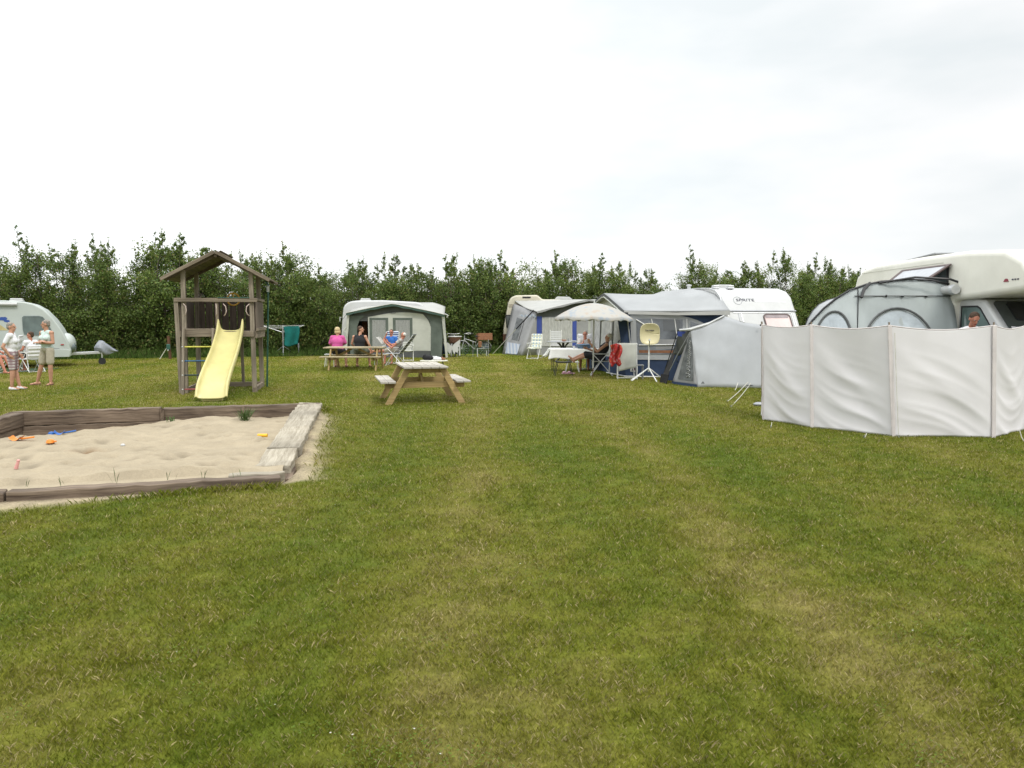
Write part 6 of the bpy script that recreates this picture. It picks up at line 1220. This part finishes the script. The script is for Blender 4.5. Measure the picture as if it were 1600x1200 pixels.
item('cushion', 'white cushion on the low pale oval table beside the dark bag', 'cushion', lt+Vector((.12, -.02, .43)), M['cl_white'], lambda e: (e.ell((0, 0, .05), (.15, .14, .07)), e.ell((.07, 0, .045), (.10, .12, .06))), smooth=True)
item('shoe_pair', 'brown shoe at the right end of the low pale oval table', 'shoe', lt+Vector((.34, -.02, .43)), M['crate'], lambda e: (e.ell((0, 0, .04), (.09, .06, .045)), e.ell((-.03, .0, .07), (.04, .04, .05))), smooth=True)
item('toaster', 'small white box with a black face behind the dark bag', 'box', lt+Vector((-.02, .42, .19)), M['white'], lambda e: (e.box((0, 0, .18), (.20, .18, .36)),), bevel=.03)
# ------------------------------------------------------------------ bicycles, fence, butterfly
def bike(loc, rz, lab, frm, basket):
    T = empty('bicycle', loc, rz, lab, 'bicycle', 'bicycles parked at the hedge')     # local Y = forward
    def wl(y, name):
        e = MB(); ringt(e, (0, y, .34), .33, .018, 'x', 28, 6); w_ = e.build('wheel', M['rubber'], T, smooth=True)
        e = MB(); [e.tube([(0, y, .34), (0, y+.32*math.cos(a), .34+.32*math.sin(a))], .003, 4) for a in np.arange(0, 6.28, .45)]; e.tube([(-.04, y, .34), (.04, y, .34)], .02, 6); e.build('spokes', M['alu'], w_)
        e = MB(); e.tube([(0, y+.37*math.cos(a), .34+.37*math.sin(a)) for a in np.linspace(.2 if y < 0 else .9, 2.9, 12)], .012, 5); e.build('mudguard', M['alu'], T)
    wl(.56, 'f'); wl(-.50, 'r')
    e = MB(); e.tube([(0, -.50, .34), (0, -.05, .30), (0, -.16, .78), (0, -.50, .34)], .013, 6); e.tube([(0, -.05, .30), (0, .40, .72), (0, .42, .86)], .016, 6); e.tube([(0, -.12, .62), (0, .41, .80)], .015, 6); e.build('frame', frm, T, smooth=True)
    e = MB(); e.tube([(0, .56, .34), (0, .44, .70), (0, .40, .98)], .014, 6); fk = e.build('fork', M['alu'], T, smooth=True); e = MB(); e.tube([(-.30, .14, 1.02), (-.26, .30, 1.05), (-.08, .40, 1.03), (.08, .40, 1.03), (.26, .30, 1.05), (.30, .14, 1.02)], .013, 6); e.build('handlebar', M['white_tube'], fk, smooth=True)
    for s in (-1, 1): e = MB(); e.tube([(s*.30, .16, 1.02), (s*.31, .04, 1.0)], .018, 6); e.build('grip', M['black'], fk, smooth=True)
    e = MB(); e.ell((0, -.20, .90), (.10, .14, .045)); e.tube([(0, -.16, .74), (0, -.18, .90)], .014, 6); e.build('saddle', M['black'], T, smooth=True)
    e = MB(); ringt(e, (.05, -.05, .30), .09, .008, 'x', 16, 5); e.tube([(.05, -.05, .30), (.10, .05, .20)], .01, 5); e.tube([(-.05, -.05, .30), (-.10, -.15, .40)], .01, 5); e.build('crank', M['dark_metal'], T)
    e = MB(); [e.tube([(x, -.20, .70), (x, -.72, .68)], .008, 5) for x in (-.06, .06)]; e.tube([(0, -.70, .68), (0, -.52, .36)], .007, 5); e.build('rear_rack', M['alu'], T)
    return T
bk = Vector((at(708, 556, 35.3).x, 35.3, 0)); B1 = bike(bk, R(192), 'bicycle facing the camera with a white framed wicker basket on its handlebar', M['dark_metal'], 1)
e = MB()
def bsk(u, v): a = 2*math.pi*u; r = .75+.25*v; return (.30*r*math.cos(a), .62+.20*r*math.sin(a), .62+.30*v)
e.grid(bsk, 26, 6); e.add([bsk(k/26, 0) for k in range(26)], [tuple(range(26))]); bs = e.build('basket', M['wicker'], B1, smooth='all', solid=.015); e = MB(); e.tube([bsk(k/26, 1) for k in range(27)], .026, 6); e.build('basket_rim', M['white'], bs, smooth=True)
for s in (-1, 1): e = MB(); e.box((s*.19, .78, .30), (.06, .02, .46), (R(4), 0, s*R(4))); e.build('white_strut', M['white'], B1)
for s in (-1, 1): e = MB(); e.box((s*.22, -.52, .48), (.14, .38, .34)); e.build('pannier', M['cl_black'], B1, bevel=.04)
b2 = Vector((at(740, 556, 35.9).x, 35.9, 0)); B2 = bike(b2, R(-76), 'bicycle standing sideways with an orange brown crate on its rack', M['alu'], 0)
B2.rotation_euler = (0, R(5), R(104))
e = MB()
for z in (0, .08, .16, .24):
    for a, b in (((-.24, -.86), (.24, -.86)), ((.24, -.86), (.24, -.20)), ((.24, -.20), (-.24, -.20)), ((-.24, -.20), (-.24, -.86))): e.bar((a[0], a[1], .76+z), (b[0], b[1], .76+z), .02, .07)
e.box((0, -.53, .73), (.48, .66, .02)); e.build('crate', M['crate'], B2)
e = MB(); e.grid(lambda u, v: (.27+.02*math.sin(u*12), -.80+.42*u, .70-.36*v), 12, 4); tw = e.build('striped_cloth', M['stripe_blue'], B2, solid=.01)
item('pannier_bag', 'small orange brown bag hanging at the end of the second bicycle', 'bag', Vector((at(750, 545, 35.6).x, 35.6, .42)), M['crate'], lambda e: e.box((0, 0, .12), (.16, .12, .28)), bevel=.03)
# white butterfly ornament on a stake
bf = gp(710, 556); bf = Vector((bf.x, 34.2, 0)); T = empty('butterfly_ornament', bf, R(0), 'white wooden butterfly on a thin stake in front of the basket bicycle', 'garden ornament')
e = MB(); e.tube([(0, 0, 0), (0, 0, .42)], .008, 5); e.build('stake', M['grey_tube'], T)
for s in (-1, 1):
    e = MB(); pts = [(0, .0), (s*.06, .10), (s*.18, .20), (s*.36, .34 if s > 0 else .24), (s*.38, .20), (s*.33, .04), (s*.27, -.02), (s*.30, -.12), (s*.25, -.26 if s > 0 else -.16), (s*.17, -.20), (s*.10, -.32), (s*.04, -.18)]
    if s < 0: pts = pts[::-1]
    e.prism(pts, (0, .006*s, .46), (1, 0, 0), (0, 0, 1), .012); e.build('wing', M['white'], T)
e = MB(); e.capsule((0, -.02, .34), (0, -.02, .58), .018, .014, 8); e.build('body', M['white'], T, smooth=True)
# low net fence on thin pegs
nf = [(694, 555), (739, 554), (763, 556)]
T = empty('net_fence', (0, 34.4, 0), 0, 'low green net fence on thin grey pegs in front of the bicycles', 'fence')
pts = [Vector((at(x, 555, 34.5+.15*k).x, .15*k, 0)) for k, x in enumerate((692, 715, 739, 763))]
for k, q in enumerate(pts): e = MB(); e.tube([q, q+Vector((.01, 0, .62+.1*(k in (0, 3))))], .012, 6); e.ell(q+Vector((.01, 0, .64+.1*(k in (0, 3)))), (.02, .02, .03)); e.build('peg', M['grey_tube'], T, smooth=True)
e = MB()
for a, b in zip(pts, pts[1:]):
    for k in range(5): e.tube([a+Vector((0, 0, .04+.12*k)), b+Vector((0, 0, .04+.12*k))], .0022, 3)
    for k in range(9): q = a.lerp(b, k/9); e.tube([q, q+Vector((0, 0, .52))], .0018, 3)
e.build('net', mat('green_net_cord', (.10, .22, .15), .8), T)
item('water_can', 'blue water container between the green edged awning and the fence', 'water container', Vector((at(691, 545, 35.2).x, 35.2, 0)), M['blue_pl'], lambda e: (e.box((0, 0, .34), (.26, .2, .5)), e.tube([(-.08, 0, .6), (-.08, 0, .68), (.08, 0, .68), (.08, 0, .6)], .015, 6)), bevel=.03)
item('peg', 'white marker peg right of the second bicycle', 'peg', Vector((at(746, 548, 34.9).x, 34.9, 0)), M['white'], lambda e: e.tube([(0, 0, 0), (0, 0, .38)], .022, 6)); item('peg', 'short white marker peg below the net fence right part', 'peg', Vector((at(760, 548, 35.6).x, 35.6, 0)), M['white'], lambda e: e.tube([(0, 0, 0), (0, 0, .25)], .02, 6))
# marker peg and propped pole by the clothes dryer, water tap left of the tower
item('peg', 'white topped marker peg right of the clothes dryer', 'peg', gp(467, 556), M['grey_tube'], lambda e: (e.tube([(0, 0, 0), (0, 0, .50)], .014, 6), e.tube([(0, 0, .38), (0, 0, .60)], .03, 6)), smooth=True)
tp = gp(265, 561); T = empty('water_tap', tp, 0, 'wooden water tap post with a blue hose fitting left of the play tower', 'water tap')
e = MB(); e.bar((.03, 0, 0), (-.02, 0, .98), .09, .09); e.build('post', M['leather'], T); e = MB(); e.bar((-.42, .0, 0), (-.02, 0, .60), .03, .03); e.build('stake', M['rope'], T); e = MB(); e.box((.0, -.07, .52), (.16, .08, .24)); e.build('fitting', M['green_metal'], T, bevel=.03); e = MB(); e.tube([(0, -.08, .40), (0, -.14, .36)], .03, 6); e.build('spout', M['alu'], T)
# ------------------------------------------------------------------ seats and table by the blue banded awning
c = Vector((at(835, 555, 33.2).x, 33.2, 0)); relax(c, R(160), 'white folding chair with a patterned cushion left of the grey oval table', M['tartan'], M['white_tube'], 16, .44, False, .62)
c = Vector((at(868, 555, 34.4).x, 34.4, 0)); relax(c, R(175), 'white slatted high backed chair behind the grey oval table', M['white'], M['white_tube'], 10, .44, False, .78, slats=True, arms=True)
tb = Vector((at(880, 555, 31.5).x, 31.5, 0)); T = empty('garden_table', tb, 0, 'grey oval garden table on a dark pedestal behind the white table', 'table'); e = MB(); n = 32; e.prism([(.70*math.cos(2*math.pi*k/n), .50*math.sin(2*math.pi*k/n)) for k in range(n)], (0, 0, .76), (1, 0, 0), (0, 1, 0), .035); e.build('tabletop', M['grey_tube'], T, bevel=.01)
e = MB(); [e.tube([(.30*math.cos(a), .22*math.sin(a), .75), (.12*math.cos(a), .1*math.sin(a), .60), (.09*math.cos(a), .09*math.sin(a), .2), (.38*math.cos(a), .30*math.sin(a), .0)], .022, 6) for a in np.arange(.6, 6.5, math.pi/2)]; e.tube([(0, 0, .1), (0, 0, .75)], .05, 8); e.build('pedestal', M['dark_metal'], T, smooth=True)
item('fruit_bowl', 'small peach coloured bowl on the grey oval table', 'bowl', tb+Vector((.02, -.1, .795)), mat('peach_ceramic', (.55, .30, .20), .5), lambda e: e.lathe([(.02, 0), (.07, .01), (.11, .08), (.10, .08), (.06, .02), (.01, .02)], (0, 0, 0), 14), smooth=True)
item('cup', 'clear drinking glass on the grey oval table', 'glass', tb+Vector((.20, -.08, .795)), mat('clear_drinking_glass', (.55, .57, .58), .1, trans=.5), lambda e: e.lathe([(.03, 0), (.04, .12), (.035, .12), (.025, .01), (.005, .01)], (0, 0, 0), 12), smooth=True); item('plate', 'white plate at the right end of the grey oval table', 'plate', tb+Vector((.42, -.06, .795)), M['white'], lambda e: e.lathe([(.05, 0), (.13, .03), (.125, .035), (.05, .012), (.005, .012)], (0, 0, 0), 16), smooth=True)
# white cloth table
t0 = Vector((at(862, 570, 25.2).x, 24.9, 0)); tx = Vector((at(950, 570, 24.6).x-t0.x, .2, 0)); LT = 1.62; T = empty('camping_table', t0, R(3), 'camping table with a white cloth under the parasol', 'table')
e = MB(); e.box((LT/2, .35, .72), (LT, .72, .02)); e.build('tabletop', M['white'], T)
for x in (.06, LT-.10):
    for y in (.05, .64): e = MB(); e.tube([(x, y, .71), (x, y, 0)], .015, 6); e.box((x, y, .36), (.035, .035, .05)); e.build('leg', M['dark_metal'], T)
e = MB()
def cloth(u, v):
    # u around the perimeter, v: 0 table edge .. 1 hanging rim
    P = [(-.06, -.03), (LT+.04, -.03), (LT+.04, .73), (-.06, .73), (-.06, -.03)]; q = u*4; i = min(int(q), 3); f = q-i; x = P[i][0]*(1-f)+P[i+1][0]*f; y = P[i][1]*(1-f)+P[i+1][1]*f
    nx_, ny_ = [(0, -1), (1, 0), (0, 1), (-1, 0)][i]; cor = abs(f-.5)*2; dr = .20+.10*math.sin(math.pi*f)*(1 if i in (0, 2) else .1)+.09*cor**6
    o_ = .035+.03*math.sin(u*38)*v+.10*cor**8*v; cx_ = (x-LT/2)/LT*2*.08*cor**8*v; return (x+nx_*o_*v+cx_, y+ny_*o_*v, .745-dr*v*(1.15 if i == 0 else 1))
e.grid(cloth, 128, 8); e.grid(lambda u, v: (-.06+(LT+.10)*u, -.03+.76*v, .745+.002*math.sin(u*20)), 10, 6); cl = e.build('tablecloth', M['cl_cloth'] if 'cl_cloth' in M else mat('white_table_cloth', (.72, .72, .69), .85, .05, 3, .2, 30, transl=.12), None, smooth='all', solid=.005); cl.location = t0; cl.rotation_euler = (0, 0, R(3)); tag(cl, 'white cloth draped over the camping table under the parasol', 'tablecloth')
item('tub', 'low greyblue plastic tub on the white tablecloth', 'tub', t0+Vector((1.05, .28, .75)), M['tub_blue'], lambda e: e.lathe([(.20, 0), (.26, .12), (.275, .13), (.27, .14), (.245, .13), (.19, .02), (.01, .02)], (0, 0, 0), 20), smooth=True); item('cup', 'white cup left of the greyblue tub', 'cup', t0+Vector((.72, .20, .75)), M['white'], lambda e: (e.lathe([(.03, 0), (.045, .09), (.04, .09), (.025, .01), (.005, .01)], (0, 0, 0), 14), e.tube([(.04, 0, .07), (.07, 0, .05), (.04, 0, .02)], .006, 5)), smooth=True)
# person behind the table, facing camera-left, chin on hand
mp_ = Vector((at(914, 560, 26.0).x, 26.0, 0)); relax(mp_, R(176), 'white folding chair under the person behind the white table', M['cl_white'], M['white_tube'], 10, .44)
J = sit(.45, 0, .42, .44, .085, .12); J['elR'] = (.22, .30, .80); J['wrR'] = (.05, .20, .92); J['hdR'] = (-.1, -.2, .95); J['elL'] = (-.24, .16, .80); J['wrL'] = (-.10, .36, .82); J['hdL'] = (.8, .4, 0)
person(mp_, R(172), J, 'person in a pale checked shirt behind the white table, chin resting on a hand', M['skin_red'], M['cl_stripe'], M['cl_dark'], M['hair_grey'], 'short', .55, .6, 'sandal', look=(0, -8), glasses=True)
# lounging person facing left, feet on a stool
lp_ = Vector((at(938, 575, 23.3).x, 23.3, 0)); relax(lp_, R(86), 'grey tube recliner under the white haired person by the parasol', M['cl_dark'], M['alu'], 30, .44, False, .72, 'recliner', name='recliner')
J = sit(.46, 24, .48, 1.0, .46, .09); J['knR'] = (.10, .44, .66); J['knL'] = (-.10, .44, .60); J['anR'] = (.10, .84, .50); J['anL'] = (-.12, .80, .48); J['fuR'] = J['fuL'] = (0, -.7, .7); J['ftR'] = J['ftL'] = (0, .5, .8); J['elR'] = (.26, .10, .70); J['wrR'] = (.16, .38, .80); J['hdR'] = (-.2, .8, .3); J['elL'] = (-.25, .10, .74); J['wrL'] = (-.16, .32, .98); J['hdL'] = (.1, .4, .9)
person(lp_, R(86), J, 'white haired person in black leaning back by the parasol, feet on a footstool', M['skin'], M['cl_black'], M['cl_black'], M['hair_white'], 'wavy', 0, 1.05, None, look=(0, 4), fem=True, girth=1.1)
fs_ = Vector((at(880, 585, 23.3).x, 23.25, 0)); T = empty('footstool', fs_, R(2), 'dark framed footstool under the bare feet of the white haired person', 'footstool'); e = MB(); e.grid(lambda u, v: (-.24+.48*u, -.2+.4*v, .425-.02*math.sin(math.pi*u)), 8, 6); e.build('seat', M['cl_dark'], T, smooth=True, solid=.03)
for s in (-1, 1):
    for y in (-.2, .2): e = MB(); e.tube([(s*.18, y, .42), (s*.27, y, 0)], .013, 6); e.build('leg', M['dark_metal'], T)
T = empty('footstool', Vector((at(893, 575, 25.0).x, 24.7, 0)), R(0), 'low white footstool in the shade under the white table', 'footstool'); e = MB(); e.box((0, 0, .33), (.42, .3, .03)); e.build('seat', M['white'], T, bevel=.01)
for s in (-1, 1): e = MB(); e.tube([(s*.15, -.14, .33), (s*.22, -.14, .0), (s*.22, .14, 0), (s*.15, .14, .33)], .012, 6); e.build('leg', M['white_tube'], T, smooth=True)
for k, (dx, dy, a) in enumerate(((0, 0, .2), (.16, .06, -.3))):
    g_ = gp(884+k*8, 585); item('slipper', ['left pink slipper lying in the grass under the footstool', 'right pink slipper lying in the grass under the footstool'][k], 'slipper', Vector((g_.x, g_.y, 0)), mat('pink_slipper_foam', (.60, .33, .42), .6) if k == 0 else bpy.data.materials['pink_slipper_foam'], lambda e: (e.ell((0, 0, .03), (.14, .05, .03)), e.ell((-.05, 0, .06), (.06, .05, .04))), a, smooth=True)
# sheets drying on a frame, red towel over it
rk = Vector((at(984, 580, 22.4).x, 21.95, 0)); T = empty('drying_rack', rk, R(-5), 'white metal drying rack standing against the navy awning corner', 'drying rack')
for x in (-.42, .12): e = MB(); e.tube([(x, -.28, 0), (x, .0, 1.02), (x, .28, 0)], .012, 6); e.build('leg', M['white_tube'], T)
e = MB(); [e.tube([(-.44, y, 1.0), (.14, y, 1.0)], .008, 5) for y in (-.05, .05)]; e.tube([(-.44, -.26, .05), (.14, -.26, .05)], .009, 5); e.build('rail', M['white_tube'], T)
e = MB(); e.grid(lambda u, v: (-.40+.50*u, -.075-.12*v+.015*math.sin(u*8+v*3), 1.03-(.80-.12*u)*v), 16, 12); o = e.build('sheet', M['fab_cream'], None, smooth='all', solid=.008); o.location = rk; o.rotation_euler = (0, 0, R(-5)); tag(o, 'white sheet hanging on the drying rack right of the red towel', 'sheet')
r1 = Vector((at(962, 560, 21.6).x, 21.62, 0)); M['bag'] = mat('crumpled_clear_plastic', (.42, .42, .43), .3, .25, 9, .8, 14, spec=.7)
e = MB(); e.grid(lambda u, v: ((u-.5)*.29+.03*math.sin(v*7), .05*math.sin(u*13)+.05*math.sin(v*5+u*9)-.04, .97-.58*v+.05*math.sin(u*3)-.04*math.sin(u*11)*v), 24, 20); o = e.build('towel', M['red_towel'], None, smooth='all', solid=.03); o.location = r1; tag(o, 'crumpled red patterned towel over the recliner back by the awning', 'towel'); 
# satellite dish
ds = Vector((at(1013, 590, 21.3).x, 21.2, 0)); T = empty('satellite_dish', ds, R(-3), 'cream rounded satellite dish on a white tripod in front of the clear awning window', 'satellite dish'); zc = 1.30
def dsh(u, v, k=1):
    a = 2*math.pi*u; c_, s_ = math.cos(a), math.sin(a); f = 1/((abs(c_)**3.2+abs(s_)**3.2)**(1/3.2)); x = .262*v*f*c_; z = .285*v*f*s_; return (x, -.02-.10*(v*f)**2*.9+.06, zc+z-.03*0)
e = MB(); e.grid(dsh, 48, 8); dd = e.build('reflector', M['dish'], T, smooth='all', solid=.012); e = MB(); e.tube([tuple(Vector(dsh(u, 1))) for u in np.linspace(0, 1, 49)], .011, 6); e.build('rim', M['dish'], dd, smooth=True)
Mt = Matrix.Translation(Vector((0, .012, zc+.10))) @ Matrix.Rotation(math.pi/2, 4, 'X'); text_mesh('Travelvision', .052, 'lettering', M['logo_dark'], T, Matrix.Translation(Vector((0, -.012, 0)))@Mt, 1.0, .002, .0015)
e = MB(); e.tube([(-.04, -.30, zc-.16), (-.02, -.12, zc-.30), (0, .04, zc-.36)], .014, 6); fa = e.build('feed_arm', M['alu'], T, smooth=True); e = MB(); e.tube([(-.04, -.34, zc-.15), (-.04, -.28, zc-.16)], .03, 8); e.build('receiver', M['white'], fa, smooth=True)
e = MB(); e.tube([(0, .08, .25), (0, .08, zc-.02)], .022, 8); e.build('mast', M['white_tube'], T, smooth=True)
for a in (-70, 175, 20, -165): 
    if a == 20: continue
    e = MB(); e.tube([(0, .08, .36), (.50*math.cos(R(a)), .08+.50*math.sin(R(a))*1.0, .0)], .017, 6); e.build('leg', M['white_tube'], T, smooth=True)
e = MB(); e.tube([(0, .08, .36), (.46, .22, .0)], .017, 6); e.build('leg', M['white_tube'], T, smooth=True)
item('stool', 'small grey folding step between the dish tripod and the awning badge', 'step', Vector((at(999, 590, 21.9).x, 21.9, 0)), M['grey_tube'], lambda e: (e.box((0, 0, .40), (.22, .26, .03)), e.box((-.09, 0, .2), (.02, .2, .40)), e.box((.09, 0, .2), (.02, .2, .40))), bevel=.006)
# person bending at the motorhome cab
J = stand(1.0); J['che'] = (0, .16, 1.17); J['nec'] = (0, .30, 1.36); J['hea'] = (0, .42, 1.47); J['shR'] = (.18, .25, 1.31); J['shL'] = (-.18, .25, 1.31); J['elR'] = (.27, .36, 1.05); J['elL'] = (-.27, .36, 1.05); J['wrR'] = (.2, .6, 1.0); J['wrL'] = (-.2, .6, 1.0)
J = {k: tuple(c*1.13 for c in v) for k, v in J.items()}; J['hea'] = (0, .40, 1.715); J['nec'] = (0, .29, 1.60)
person(Vector((8.15, 13.8, 0.0)), R(165), J, 'person in a white shirt bending down beside the motorhome cab, only head and shoulders visible', M['skin_red'], M['cl_white'], M['cl_dark'], M['hair_brown'], 'short', .6, 1.6, M['cl_black'], look=(-10, -32))
